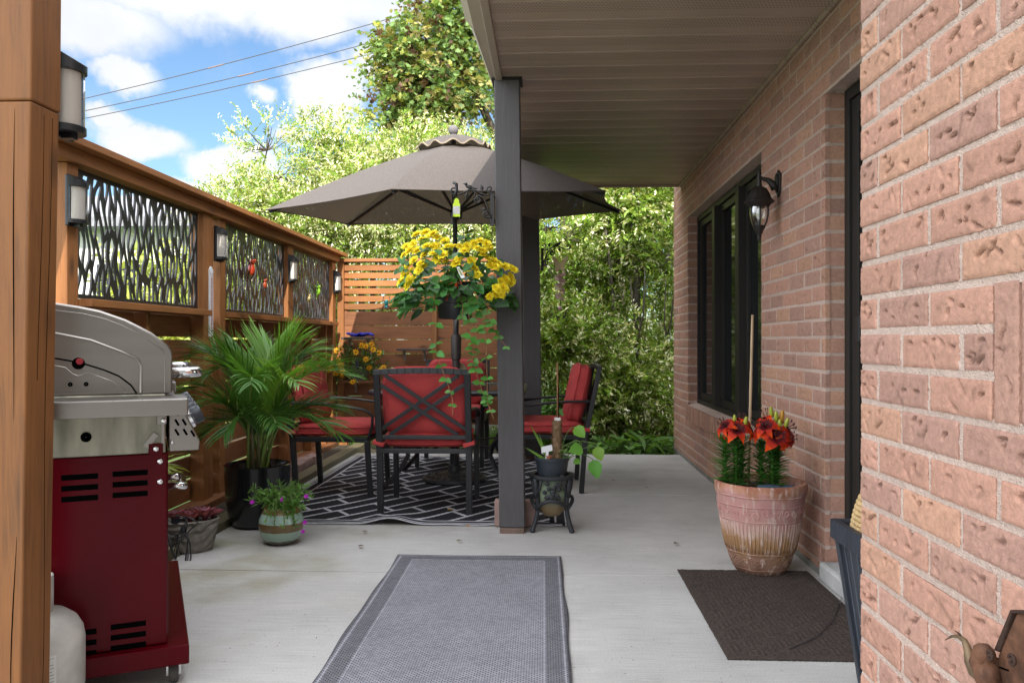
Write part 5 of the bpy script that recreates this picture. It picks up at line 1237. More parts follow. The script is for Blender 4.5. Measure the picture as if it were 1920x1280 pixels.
for (x, z0_) in ((-2.6, 1.5), (-.4, 1.5), (2.2, 1.5)):
    m = MB(); rect_y = [(x - .5, x + .5, z0_, z0_ + 1.4)]
    m.box(x - .56, x + .56, -.06, -.001, z0_ - .06, z0_); m.box(x - .56, x + .56, -.06, -.001, z0_ + 1.4, z0_ + 1.46); m.box(x - .56, x - .5, -.06, -.001, z0_, z0_ + 1.4); m.box(x + .5, x + .56, -.06, -.001, z0_, z0_ + 1.4)
    w_ = obj('window', m, white_plastic, t); m = MB(); m.box(x - .5, x + .5, -.03, -.02, z0_, z0_ + 1.4); obj('pane', m, pane_glass, w_)
for i, (a, b, s1) in enumerate((((150, 187), (775, 22), (395, 131)), ((150, 210), (740, 68), (452, 144)), ((150, 224), (770, 82), (477, 160)))):
    A = at_y(*a, 24.0); B = at_y(*b, 26.0); d_ = (B - A); A2 = A - d_ * .9; B2 = B + d_ * 1.2; c0 = A.copy(); m = MB(); pts = []
    for k in range(41):
        f = k / 40; p = A2.lerp(B2, f); fa_ = -.9 / 1 ; u = (f * 3.1 - .9); p.z += .35 * ((u - .5) ** 2 - .25); pts.append(p - c0)
    m.tube(pts, .013, 6); t = thing('power_line', ('highest overhead wire crossing the sky', 'middle overhead wire crossing the sky', 'lowest overhead wire crossing the sky')[i], 'wire', c0, 0); obj('wire', m, mat('grey_wire', (.05, .045, .045), .6), t)
    f = ((s1[0] - a[0]) / (b[0] - a[0])); u = f; q = A.lerp(B, f); q.z += .35 * ((u - .5) ** 2 - .25); m = MB(); dn = d_.normalized(); m.tube([q - c0 - dn * .25, q - c0 + dn * .25], .024, 8); obj('splice_sleeve', m, mat('pink_splice', (.16, .11, .10), .8), t)
# ================================================================ POTTED PLANTS
def vcol(rng, c, n, v=.3): return np.clip(np.array(c) * rng.uniform(1 - v, 1 + v, (n, 1)) * rng.uniform(.9, 1.1, (n, 3)), 0, 1)
# --- palm
pot = thing('palm_pot', 'large glossy black planter with the palm standing by the timber edging', 'planter', (-1.745, 4.735, 0))
m = MB(); m.lathe([(.001, .005), (.125, .005), (.150, .02), (.170, .07), (.186, .20), (.193, .36), (.197, .368), (.190, .372), (.184, .36), (.178, .33)], 48); obj('body', m, mat('glossy_black_planter', (.008, .009, .011), .22, coat=.3), pot, smooth=50)
m = MB(); m.lathe([(.001, .318), (.180, .315)], 32); obj('inner_pot', m, mat('terracotta_liner', (.16, .06, .035), .9, bump=.8, bscale=60), pot)
t = thing('areca_palm', 'bushy green areca palm with long feathered fronds in the black planter', 'palm', (-1.745, 4.735, .316))
rng = np.random.default_rng(14)
def frond(name, pts, lf, seed, bright, stiff=1.0):
    """pts: control points of the rachis (local); leaflets on both sides"""
    rg = np.random.default_rng(seed); a, b, c, d = [np.array(p, float) for p in pts]
    f = np.linspace(0, 1, 26)[:, None]; R = a * (1 - f) ** 3 + 3 * b * f * (1 - f) ** 2 + 3 * c * f * f * (1 - f) + d * f ** 3
    V = []; F = []; Cc = []
    n = 40
    for k in range(n):
        u = .30 + .70 * (k + .5) / n; i = min(24, int(u * 25)); p = R[i] + (R[i + 1] - R[i]) * (u * 25 - i); tg = unit(R[i + 1] - R[i])
        sd = unit(np.cross(tg, (0, 0, 1.))); upv = np.cross(sd, tg)
        env = sin(pi * min(1, (.12 + .80 * (u - .30) / .70))) ** .7
        for s in (-1, 1):
            dr = unit(tg * (1.15 + .55 * (u - .3)) + sd * s * .80 + upv * (.40 - .2 * rg.random()) + rg.normal(0, .07, 3)); L_ = lf * env * rg.uniform(.85, 1.1)
            w = .0064 * rg.uniform(.8, 1.15); side = unit(np.cross(dr, upv + rg.normal(0, .25, 3))); o = len(V); q = p.copy(); dd = dr.copy()
            cl = np.array((.048, .125, .020)) * bright + (np.array((.03, .03, 0)) if bright > 1.3 else 0) * rg.uniform(.75, 1.3)  # upper fronds have sunlight painted in as brighter, yellower leaf colour
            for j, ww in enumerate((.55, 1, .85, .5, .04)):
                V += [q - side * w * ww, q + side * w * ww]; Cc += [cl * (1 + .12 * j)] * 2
                if j: F.append((o + 2 * j - 2, o + 2 * j - 1, o + 2 * j + 1, o + 2 * j))
                q = q + dd * L_ / 4; dd = unit(dd + np.array((0, 0, -(.05 + .03 * j) * stiff)))
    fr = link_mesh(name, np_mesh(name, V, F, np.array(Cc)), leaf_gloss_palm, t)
    m = MB(); m.tube([tuple(p) for p in R[::2]], [.007 * (1 - .8 * k / 12) + .001 for k in range(13)], 6); obj('rachis', m, mat('palm_stalk', (.16, .24, .05), .5), fr, smooth=True)
leaf_gloss_palm = mat('palm_leaflet', attr=True, rough=.4, trans=.35, spec=.45)
def ploc(x, y, Y): v = at_y(x, y, Y); return np.array((v.x + 1.745, v.y - 4.735, v.z - .316))
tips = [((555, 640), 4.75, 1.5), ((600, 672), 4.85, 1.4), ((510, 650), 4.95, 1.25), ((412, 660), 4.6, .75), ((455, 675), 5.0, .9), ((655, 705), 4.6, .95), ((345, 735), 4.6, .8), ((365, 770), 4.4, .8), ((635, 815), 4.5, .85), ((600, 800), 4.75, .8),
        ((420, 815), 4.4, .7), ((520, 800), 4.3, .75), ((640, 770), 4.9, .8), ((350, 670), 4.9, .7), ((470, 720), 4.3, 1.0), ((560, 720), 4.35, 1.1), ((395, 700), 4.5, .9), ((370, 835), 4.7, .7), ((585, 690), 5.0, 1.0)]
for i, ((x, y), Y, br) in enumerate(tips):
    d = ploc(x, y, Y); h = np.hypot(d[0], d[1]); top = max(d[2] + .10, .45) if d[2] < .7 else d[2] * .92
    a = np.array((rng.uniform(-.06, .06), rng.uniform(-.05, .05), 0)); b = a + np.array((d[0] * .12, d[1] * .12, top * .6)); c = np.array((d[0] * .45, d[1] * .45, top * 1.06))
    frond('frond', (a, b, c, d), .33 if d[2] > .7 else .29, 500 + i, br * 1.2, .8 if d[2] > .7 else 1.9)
m = MB()
for k in range(9):
    a = rng.uniform(0, 2 * pi); m.tube([(.05 * cos(a), .05 * sin(a), 0), (.06 * cos(a), .06 * sin(a), .14), (.075 * cos(a), .075 * sin(a), .3)], [.014, .011, .008], 7)
obj('stalk', m, mat('palm_stem', (.10, .10, .045), .6), t, smooth=True)

# --- green glazed pot with purple flowers
t = thing('glazed_pot', 'round celadon glazed pot with brown bands before the black planter', 'flower pot', (-1.462, 4.325, 0))
m = MB(); prof = [(.001, .004), (.075, .004), (.092, .018), (.113, .06), (.120, .10), (.117, .14), (.100, .175), (.092, .19), (.094, .20), (.086, .20), (.084, .18)]
def glaze_build(N, L, p, tc, mp, surf):
    s = N('ShaderNodeSeparateXYZ'); L(tc.outputs['Object'], s.inputs[0]); nz = N('ShaderNodeTexNoise'); nz.inputs['Scale'].default_value = 30; L(tc.outputs['Object'], nz.inputs['Vector'])
    z = math_node(N, L, 'ADD', s.outputs['Z'], math_node(N, L, 'MULTIPLY', math_node(N, L, 'SUBTRACT', nz.outputs['Fac'], .5), .012)); cr = N('ShaderNodeValToRGB'); cr.color_ramp.interpolation = 'CONSTANT'
    e = cr.color_ramp.elements; e[0].position = 0; e[0].color = (.10, .085, .06, 1); e[1].position = .14; e[1].color = (.27, .38, .31, 1)
    for pos, c in ((.38, (.13, .085, .03)), (.60, (.28, .40, .34)), (.84, (.17, .12, .035))): q = e.new(pos); q.color = (*c, 1)
    L(math_node(N, L, 'MULTIPLY', z, 5.0), cr.inputs[0]); L(cr.outputs[0], p.inputs['Base Color'])
m.lathe(prof, 40); obj('body', m, mat('celadon_glaze', (.3, .4, .35), .22, build=glaze_build, coat=.4), t, smooth=True)
m = MB(); m.lathe([(.001, .183), (.088, .180)], 24); obj('soil_fill', m, soil, t)
t = thing('ice_plant', 'trailing fleshy green ice plant with a few purple flowers in the celadon pot', 'plant', (-1.462, 4.325, .18))
rng = np.random.default_rng(23); P = []; D = []
m = MB()
for k in range(74):
    a = rng.uniform(0, 2 * pi) if k % 3 else rng.uniform(-1.9, -.1); r = rng.uniform(.05, .17); h = rng.uniform(.03, .13) if k % 3 else rng.uniform(-.09, .06)
    p0 = np.array((.05 * cos(a), .05 * sin(a), 0)); p1 = np.array((r * .7 * cos(a), r * .7 * sin(a), abs(h) * .7 + .05)); p2 = np.array((r * cos(a), r * sin(a), h))
    m.tube([p0, p1, p2], .0022, 5)
    for f in np.linspace(.25, 1, 11):
        q = p0 * (1 - f) ** 2 + 2 * p1 * f * (1 - f) + p2 * f * f; P.append(q); D.append(rng.normal(0, .5, 3) + np.array((cos(a) * .5, sin(a) * .5, .55)))
n_ = len(P); leaf_mesh('foliage', P, D, rdir(rng, n_), rng.uniform(.022, .042, n_), .0085, vcol(rng, (.12, .26, .05), n_), T_BROAD, leaf_gloss, t); obj('stem', m, mat('green_stem'), t)
for (x, y) in ((473, 941), (574, 930), (572, 979), (568, 996), (528, 936)):
    q = at_y(x, y, 4.24); q = np.array((q.x + 1.462, q.y - 4.325, q.z - .18)); aa = np.linspace(0, 2 * pi, 14)[:-1]; nn = unit(np.array((.1, -.8, .5))); u1 = unit(np.cross(nn, (0, 0, 1))); u2 = np.cross(nn, u1)
    leaf_mesh('flower', np.tile(q, (13, 1)), np.array([u1 * cos(a) + u2 * sin(a) + nn * .25 for a in aa]), np.tile(nn, (13, 1)), .015, .006, vcol(rng, (.42, .02, .42), 13, .2), T_LEAF, petal_m, t)
t = thing('plant_tag', 'small white plant tag stuck in the ice plant', 'plant tag', tuple(at_y(532, 935, 4.37)))
m = MB(); m.box(-.036, .036, 0, .0012, -.012, .014); m.box(-.006, .006, 0, .001, -.14, -.012); obj('card', m, white_plastic, t); m = MB(); m.box(-.002, .030, -.0008, 0, -.004, .006); obj('print', m, hole_black, t); m = MB(); m.box(-.030, -.006, -.0008, 0, -.009, .006); obj('picture', m, mat('tag_purple', (.20, .04, .16), .5), t)

# --- stone trough with houseleeks, and black wire butterfly
t = thing('stone_trough', 'weathered oval stone trough with vine relief beside the grill', 'planter', (-1.90, 4.14, 0), .28)
def stone_build(N, L, p, tc, mp, surf):
    v = N('ShaderNodeTexVoronoi'); v.inputs['Scale'].default_value = 26; v.feature = 'SMOOTH_F1'; L(tc.outputs['Object'], v.inputs['Vector']); w = N('ShaderNodeTexWave', wave_type='RINGS'); w.inputs['Scale'].default_value = 9; w.inputs['Distortion'].default_value = 9; L(tc.outputs['Object'], w.inputs['Vector'])
    h = math_node(N, L, 'ADD', v.outputs['Distance'], w.outputs['Fac']); bp = N('ShaderNodeBump'); bp.inputs['Strength'].default_value = 1; bp.inputs['Distance'].default_value = .012; L(h, bp.inputs['Height']); L(bp.outputs[0], p.inputs['Normal'])
m = MB(); m.lathe([(.001, .002), (.10, .002), (.112, .02), (.128, .10), (.138, .165), (.128, .170), (.118, .15), (.001, .148)], 40, sx=1.15, sy=.8); obj('body', m, mat('grey_stone', (.17, .155, .13), .95, build=stone_build, var=.35, vscale=14), t, smooth=50)
t = thing('houseleek', 'burgundy houseleek rosettes growing in the stone trough', 'plant', (-1.90, 4.14, .15), .28)
rng = np.random.default_rng(31)
for (x, y, s) in ((.09, -.03, 1.25), (.02, -.05, 1.0), (-.06, -.03, 1.1), (.04, .04, 1.1), (-.02, .03, .9), (.12, .02, .9)):
    P = []; D = []; L_ = []
    for k in range(34):
        a = k * 2.4; f = k / 34; P.append((x, y, .015 * (1 - f))); D.append((cos(a) * (1.0 - .7 * f), sin(a) * (1.0 - .7 * f), .75 + 1.1 * f)); L_.append(.075 * s * (1.1 - .5 * f))
    leaf_mesh('rosette', P, D, np.array([(-cos(k * 2.4) * .4, -sin(k * 2.4) * .4, 1) for k in range(34)]), L_, .024 * s, vcol(rng, (.20, .055, .075), 34, .5), T_BROAD, leaf_gloss, t)
t = thing('wire_butterfly', 'black wire butterfly plant holder leaning against the stone trough', 'ornament', (-1.87, 3.98, 0))
m = MB(); q = lambda x, y, Y=3.95: at_y(x, y, Y) - Vector((-1.87, 3.98, 0))
def loop(pts, r=.0035): m.tube([q(*p) for p in pts], r, 6)
loop([(318, 970), (332, 966), (347, 970), (352, 985), (345, 998), (330, 1002), (316, 1000)]); loop([(347, 968), (360, 972), (372, 980), (360, 990), (350, 1000)]); loop([(316, 1000), (322, 1030), (330, 1048)], .006); loop([(346, 998), (336, 1020), (330, 1046)]); loop([(318, 1010), (336, 1008), (352, 998)]); loop([(320, 1022), (335, 1018), (350, 1004)])
for k in range(5): loop([(318 + k * 3, 1012 + k * 7), (335, 1000), (352 - k, 990 - k * 3)], .0022)
loop([(350, 1000), (357, 1020), (358, 1045), (354, 1066), (350, 1071), (347, 1064), (349, 1040), (352, 1020), (352, 1003)], .004); loop([(351, 1015), (353, 1040), (351, 1066)], .003)
obj('wire_frame', m, black_metal, t, smooth=True)
P = [q(320, 978), q(344, 984)]; leaf_mesh('wing', np.array(P), np.array([(1, 0, .15), (.1, 0, -1)]), np.tile((0, -1., .2), (2, 1)), [.075, .06], [.034, .034], np.tile((.02, .022, .03), (2, 1)), T_BROAD, mat('dark_wing_metal', attr=True, rough=.35, metal=.5), t)
# --- tufted plant half hidden behind the grill
herb('spider_plant', 'pale tufted grassy plant half hidden behind the red grill cabinet', -2.12, 4.15, 60, .26, .10, .18, (.22, .28, .07), 81, T_BLADE, z0=.30, spread=.10)
m = MB(); m.lathe([(.001, 0), (.07, 0), (.10, .24), (.105, .30), (.095, .30), (.001, .28)], 24); o = obj('clay_pot', m, mat('dull_clay', (.20, .11, .07), .9, var=.2), smooth=40); o.location = (-2.125, 4.15, 0); tag(o, 'clay pot with the tufted plant behind the grill', 'flower pot')
t = thing('wooden_tag', 'little wooden tag marked S hanging in the tufted plant behind the grill', 'plant tag', tuple(at_y(323, 902, 4.15))); t.rotation_euler = (0, .1, 0)
m = MB(); m.box(-.022, .022, 0, .004, -.03, .03); obj('board', m, wood('pale_tag_wood', (.42, .33, .22), 2, knots=False), t); text_obj('S', .036, (0, -.0006, 0), (pi / 2, 0, 0), hole_black, t)

# --- hanging basket of yellow begonias
BY = 4.50
BC = at_y(853, 560, BY)
def bracket(name, label, loc, mirror, s, hook=True, group='scroll brackets on the charcoal posts'):
    t = thing(name, label, 'bracket', loc, 0, group); k = -1 if not mirror else 1
    def T(pts, r, n=7): 
        mm = MB(); mm.tube([(k * x * s, 0, z * s) for x, z in pts], [r * s] * len(pts) if not hasattr(r, '__len__') else [a * s for a in r], n); return mm
    spiral = lambda cx, cz, r, a0, turns, n=22, sgn=1: [(cx + r * (1 - .8 * i / n) * cos(a0 + sgn * turns * 2 * pi * i / n), cz + r * (1 - .8 * i / n) * sin(a0 + sgn * turns * 2 * pi * i / n)) for i in range(n)]
    m = MB(); m.box(-.012 * s * 1, .012 * s, -.004, .004, -.17 * s, .03 * s); m.v = [(x + k * .004 * s, y, z) for x, y, z in m.v]; obj('wall_bar', m, iron, t)
    mm = T([(.005, -.13), (.03, -.06), (.055, .0), (.085, .015), (.105, -.005)] + spiral(.088, -.012, .022, .2, 1.1, sgn=-1), .0062); obj('lower_scroll', mm, iron, t, smooth=True)
    mm = T([(.0, -.10), (.02, -.12), (.045, -.118)] + spiral(.040, -.098, .019, -1.2, 1.0, sgn=1), .0055); obj('lower_scroll', mm, iron, t, smooth=True)
    mm = T([(.0, .03), (.03, .012), (.07, .025), (.105, .045), (.14, .05), (.17, .035), (.205, .020), (.232, .022)] + spiral(.232, .046, .024, -1.4, .95, sgn=1), .0052); obj('arm', mm, iron, t, smooth=True)
    mm = T([(.0, .03), (.02, .03)] + spiral(.018, .052, .021, -1.2, 1.0, sgn=1), .0045); mm.v += []; obj('curl', mm, iron, t, smooth=True)
    mm = T([(.125, .05), (.112, .04), (.105, .02), (.115, .0)] , .004); obj('curl', mm, iron, t, smooth=True)
    for (x, z, dx, dz) in ((.060, .040, .012, .040), (.150, .040, .016, -.050), (.030, -.075, .05, .012)):
        mm = MB(); A = Vector((k * x * s, 0, z * s)); Bv = A + Vector((k * dx * s, 0, dz * s)); dv = (Bv - A); sx_v = Vector((dv.z, 0, -dv.x)).normalized()
        ww = .012 * s; mid = A + dv * .45; mm.add([A + Vector((0, -.002, 0)), mid + sx_v * ww + Vector((0, -.001, 0)), Bv, mid - sx_v * ww + Vector((0, -.001, 0)), mid + Vector((0, -.006, 0)), mid + Vector((0, .004, 0))], [(0, 1, 4), (1, 2, 4), (2, 3, 4), (3, 0, 4), (1, 0, 5), (2, 1, 5), (3, 2, 5), (0, 3, 5)]); obj('iron_leaf', mm, iron, t)
    mm = MB(); c = Vector((k * .142 * s, 0, .066 * s)); R = Matrix.Rotation(k * radians(-18), 3, 'Y'); mm.ell(c, (.024 * s, .009 * s, .012 * s), 12, 8, M=R); mm.ell(c + R @ Vector((k * .024 * s, 0, .010 * s)), .0095 * s, 10, 8); mm.tube([c + R @ Vector((-k * .012 * s, 0, 0)), c + R @ Vector((-k * .052 * s, 0, .004 * s))], [.008 * s, .002 * s], 6); mm.tube([c + R @ Vector((k * .030 * s, 0, .010 * s)), c + R @ Vector((k * .043 * s, 0, .006 * s))], [.004 * s, .0008 * s], 5); obj('bird', mm, iron, t, smooth=True)
    return t
bp_ = at_y(926, 372, 4.575)
bracket('scroll_bracket', 'scrolled iron bracket with a little bird on the near charcoal post', (bp_.x - .005, 4.575 - .02, bp_.z), False, .95)
t = thing('begonia_basket', 'black hanging basket brimming with yellow begonias and trailing vines by the near post', 'hanging basket', tuple(BC))
W0 = np.array(BC)
m = MB(); m.lathe([(.001, -.115), (.085, -.115), (.095, -.105), (.100, -.03), (.104, -.028), (.106, .055), (.126, .075), (.128, .09), (.118, .09), (.001, .06)], 36); obj('basin', m, plastic_black, t, smooth=45)
hk = at_y(852, 352, BY) - BC
m = MB(); m.tube([hk + Vector((-.006, 0, .03)), hk + Vector((.012, 0, .018)), hk + Vector((.012, 0, -.02)), hk + Vector((0, 0, -.055))], .009, 8)
for a in (.2, 2.3, 4.4): m.tube([hk + Vector((0, 0, -.05)), (.122 * cos(a), .122 * sin(a), .085)], .0016, 5)
obj('hanger', m, plastic_black, t, smooth=True)
rng = np.random.default_rng(61); n_ = 330
a = rng.uniform(0, 2 * pi, n_); r = .31 * rng.random(n_) ** .5; P = np.stack([r * np.cos(a) * 1.0, r * np.sin(a) * .75, .30 * (1 - (r / .33) ** 2) * rng.uniform(.1, 1, n_) - .10 * rng.random(n_)], 1); P[:, 0] += .01
P[:, 2] = np.where((np.abs(P[:, 0]) < .12) & (P[:, 1] < .05), np.maximum(P[:, 2], .06), P[:, 2])
k_ = 110; uu = rng.uniform(-.92, .92, k_); vv = rng.uniform(-.95, .35, k_); q_ = 1 - uu ** 2 * .9 - vv ** 2 * .5; P[:k_] = np.stack([uu * .33, -.245 * np.sqrt(np.maximum(.04, q_)), .07 - vv * .30 * np.sqrt(np.maximum(.1, 1 - uu ** 2 * .8))], 1)
D = np.stack([np.cos(a), np.sin(a) * .8, rng.uniform(-.9, .1, n_)], 1) + rng.normal(0, .3, (n_, 3)); L_ = rng.uniform(.05, .105, n_); L_[:k_] *= .62
leaf_mesh('foliage', P, D, np.array((0, -.5, 1.)) + rng.normal(0, .35, (n_, 3)), L_, L_ * .78, vcol(rng, (.055, .16, .042), n_, .5), T_BROAD, leaf_gloss, t, smooth=True)
# one ruffled double flower, then copies
def ruffle(name, seed, r, c0, c1, parent, m_=petal_m, layers=((9, 1.0, .15), (8, .78, .6), (6, .5, 1.4), (4, .28, 3.0))):
    rg = np.random.default_rng(seed); P = []; D = []; Nn = []; Ls = []; Ws = []; C = []
    for (n, s, lift) in layers:
        for k in range(n):
            a = 2 * pi * k / n + rg.uniform(-.25, .25) + s * 3; P.append((0, 0, .1 * r * (1 - s))); D.append((cos(a), sin(a), lift + rg.uniform(-.1, .15))); Nn.append((-cos(a) * .3 + rg.normal(0, .12), -sin(a) * .3 + rg.normal(0, .12), 1)); Ls.append(r * s * rg.uniform(.85, 1.1)); Ws.append(r * s * 1.0); C.append(np.array(c0) * s + np.array(c1) * (1 - s))
    return leaf_mesh(name, P, D, Nn, Ls, Ws, np.array(C) * rg.uniform(.88, 1.08, (len(C), 1)), T_BROAD, m_, parent, smooth=True)
protos = [ruffle('flower', 600 + k, .034 * (.85 + .05 * (k % 6)), (.92, .80, .045), (.86, .68, .02), t) for k in range(8)]
heads = [(x, y) for x, y in ((758, 478), (762, 462), (782, 440), (798, 436), (812, 438), (775, 458), (790, 448), (805, 443), (820, 445), (834, 452), (782, 470), (800, 462), (816, 462), (768, 470), (795, 478), (812, 476), (826, 470), (840, 462), (776, 488), (790, 494), (765, 498), (760, 515), (772, 506), (756, 505), (768, 525), (785, 507), (795, 500), (778, 518), (822, 487), (830, 478), (836, 490),
          (850, 463), (862, 462), (870, 470), (876, 462), (888, 455), (900, 452), (912, 458), (920, 466), (906, 470), (894, 465), (884, 460), (873, 474), (855, 494), (860, 486), (884, 490), (890, 503), (882, 513), (895, 515), (905, 478), (915, 486), (926, 490), (936, 496), (948, 500), (958, 502), (964, 506), (930, 500), (920, 498), (939, 528), (948, 524), (958, 528), (944, 540), (935, 545), (928, 552), (940, 553), (918, 556), (930, 540), (957, 520), (752, 530), (764, 535))]
for i, (x, y) in enumerate(heads):
    u = (x - 856) / 112.0; v = (y - 540) / 105.0; dep = -.26 * sqrt(max(.05, 1 - u * u * .9 - v * v * .5)) + rng.uniform(-.02, .03)
    p = at_y(x, y, BY + dep); o = protos[i] if i < 8 else protos[i % 8].copy()
    if i >= 8: COL.objects.link(o); o.parent = t
    o.location = p - BC; nrm = Vector((u * .9 + rng.normal(0, .25), -.8, -v * .9 + .35 + rng.normal(0, .25))); o.rotation_euler = nrm.to_track_quat('Z', 'Y').to_euler(); s_ = rng.uniform(.8, 1.15); o.scale = (s_, s_, s_)
ruffle('flower', 690, .022, (.75, .16, .01), (.6, .10, .01), t).location = at_y(757, 538, BY - .05) - BC
def vine(pts, seed, start=0, dens=1.0):
    rg = np.random.default_rng(seed); Q = [at_y(x, y, BY - .16 - .02 * sin(i)) - BC for i, (x, y) in enumerate(pts)]; m = MB(); fine = []
    for i in range(len(Q) - 1):
        for k in range(5): fine.append(Q[i].lerp(Q[i + 1], k / 5))
    fine.append(Q[-1]); m.tube(fine, .0022, 6); vo = obj('vine', m, mat('reddish_stem', (.25, .12, .05), .6), t, smooth=True)
    P = []; D = []; L_ = []
    tot = len(fine); k = start * 5
    while k < tot:
        f = k / tot
        for s in (-1, 1): P.append(np.array(fine[int(k)])); D.append((s * 1.0, -.35 + rg.normal(0, .2), -.25 + rg.normal(0, .35))); L_.append((.062 * (1 - .55 * f)) * rg.uniform(.8, 1.15))
        k += rg.uniform(2.6, 3.8) / dens
    n_ = len(P); leaf_mesh('vine_foliage', P, D, np.array((0, -.9, .5)) + rg.normal(0, .3, (n_, 3)), L_, np.array(L_) * .74, vcol(rg, (.085, .25, .045), n_, .25), T_BROAD, leaf_gloss, vo, smooth=True)
for i, pts in enumerate((((812, 545), (818, 585), (816, 640), (820, 665), (828, 690), (838, 715), (848, 745), (849, 780)), ((876, 560), (880, 600), (884, 640), (888, 672), (895, 705), (905, 735), (916, 760), (926, 785)), ((893, 575), (898, 610), (890, 650), (886, 690)), ((903, 520), (908, 555), (915, 590), (925, 615), (935, 632), (953, 655)), ((895, 560), (908, 600), (912, 650), (913, 700), (914, 745), (918, 770)), ((825, 520), (816, 550), (812, 580)), ((862, 545), (868, 580), (866, 600)))): vine(pts, 640 + i, 0 if i != 5 else 0, 1.0 if i in (1, 2, 4) else .8)
m = MB(); q = at_y(856, 388, BY - .02) - BC
m.prism([(q.x + x, q.y, q.z + z) for x, z in ((-.020, -.055), (.020, -.055), (.020, .018), (.014, .022), (.014, .035), (.008, .046), (0, .05), (-.008, .046), (-.014, .035), (-.014, .022), (-.020, .018))], (0, .0012, 0)); tg_ = obj('price_tag', m, mat('lime_card', (.52, .72, .02), .5), t)
m = MB(); m.box(q.x - .019, q.x + .019, q.y - .0008, q.y - .0001, q.z - .040, q.z + .004); obj('picture', m, mat('flower_picture', build=lambda N, L, p, tc, mp, s: (lambda v: L(v.outputs['Color'], p.inputs['Base Color']))((lambda v: (setattr(v.inputs['Scale'], 'default_value', 90), v)[1])(N('ShaderNodeTexVoronoi')))), tg_)
m = MB(); c = at_y(863, 512, BY - .30) - BC; m.prism([(c.x + x, c.y, c.z + z) for x, z in ((-.020, .03), (-.006, .034), (.024, -.022), (.010, -.028), (.004, -.026))], (0, .0012, 0)); o_ = obj('care_tag', m, white_plastic, t); m = MB(); m.prism([(c.x + x, c.y - .0008, c.z + z) for x, z in ((-.014, .024), (-.006, .028), (.014, -.010), (.004, -.014))], (0, .0006, 0)); obj('picture', m, mat('tag_picture', (.25, .30, .10), .5, var=.6, vscale=120), o_)
critter('orange metal frog clinging to the rim of the black hanging basket', at_y(853, 538, BY - .135), 1.05, (.55, .08, .01), (.35, .05, .01), pi, wall='y')

# --- second bracket with butterfly spinner
bp_ = at_y(1007, 470, 7.44)
bracket('scroll_bracket', 'scrolled iron bracket on the far charcoal post carrying the wind spinner', (-.06, 7.43, at_y(1010, 472, 7.43).z), True, 1.05)
c = at_y(1050, 520, 7.40); t = thing('wind_spinner', 'cream butterfly wind spinner with a pinkish hanging spiral against the green shrubs', 'wind spinner', tuple(c))
cream = mat('cream_enamel', (.85, .76, .56), .5, trans=.35, tcol=(1, .95, .8)); pinkm = mat('dusty_pink_enamel', (.66, .42, .42), .5)
wing = [(0, -.025), (.030, -.062), (.050, -.052), (.048, -.010), (.052, .015), (.075, .055), (.080, .092), (.062, .095), (.030, .068), (.008, .03), (.0, .02)]
m = MB(); zc = .105
for s in (-1, 1): m.prism([(s * x * .9, -.015 * abs(x) / .08, zc + z * .95) for x, z in wing], (0, .003, 0))
m.tube([(0, -.002, zc - .045), (0, -.002, zc + .03)], .005, 6); obj('butterfly', m, cream, t)
m = MB(); N_ = 60; vs = []
for i in range(N_ + 1):
    f = i / N_; a = 2 * pi * 3.0 * f; r = .052 * (1 - .25 * f); z = .04 - .255 * f
    vs += [(r * cos(a), r * sin(a), z + .020), (r * cos(a), r * sin(a), z - .018)]
m.add(vs, [(2 * i, 2 * i + 1, 2 * i + 3, 2 * i + 2) for i in range(N_)], 0); m.m = [(0 if (i // 6) % 2 else 1) for i in range(N_)]; sp = obj('spiral', m, [cream, pinkm], t, smooth=True); sp.modifiers.new('t', 'SOLIDIFY').thickness = .002
m = MB(); m.tube([(0, 0, .28), (0, 0, -.27)], .0014, 5); m.tube([(0, 0, .19), (0, 0, .28)], .002, 5); obj('cord', m, iron, t)
m = MB(); m.ell((0, 0, -.285), .020, 14, 10); obj('bead', m, pinkm, t, smooth=True)

# --- plant stand, ceramic pot inside, nursery pot with philodendron
S = Vector((.022, 4.70, 0)); t = thing('plant_stand', 'black cast metal three legged plant stand with flared feet beside the near post', 'plant stand', tuple(S))
m = MB(); m.lathe([(.105, .305), (.128, .305), (.134, .315), (.132, .328), (.104, .328), (.105, .305)], 40); obj('ring', m, mat('grey_black_iron', (.030, .033, .038), .6, .2, bump=.4, bscale=90), t, smooth=40)
im = MATS['grey_black_iron']
for k, a in enumerate((-pi * .80, -pi * .20, pi * .5)):
    m = MB(); pts = [(.122, .31), (.116, .26), (.105, .20), (.100, .15), (.108, .10), (.124, .05), (.140, .012), (.150, .006)]
    m.tube([(r * cos(a), r * sin(a), z) for r, z in pts], [.016, .017, .014, .013, .013, .014, .016, .013], 8); 
    for s in (-1, 1): m.tube([(.116 * cos(a), .116 * sin(a), .20), (.118 * cos(a + s * .28), .118 * sin(a + s * .28), .255), (.121 * cos(a + s * .42), .121 * sin(a + s * .42), .305)], .008, 6)
    obj('leg', m, im, t, smooth=True)
m = MB()
for (a0, a1) in ((-pi * .80, -pi * .20), (-pi * .2, pi * .5), (pi * .5, pi * 1.2)):
    m.tube([((.110 + .012 * sin(pi * f)) * cos(a0 + (a1 - a0) * f), (.110 + .012 * sin(pi * f)) * sin(a0 + (a1 - a0) * f), .135 + .055 * sin(pi * f)) for f in np.linspace(0, 1, 13)], .011, 7)
r4 = random.Random(4)
for k in range(22):
    a = -pi / 2 + r4.uniform(-.42, .42); m.ell((.119 * cos(a), .119 * sin(a), .245 + r4.uniform(-.045, .05)), (.014, .009, .014), 8, 6)
obj('grape_relief', m, im, t, smooth=True)
t = thing('ceramic_pot', 'round banded green and sand ceramic pot held inside the black plant stand', 'flower pot', (S.x, S.y, .085))
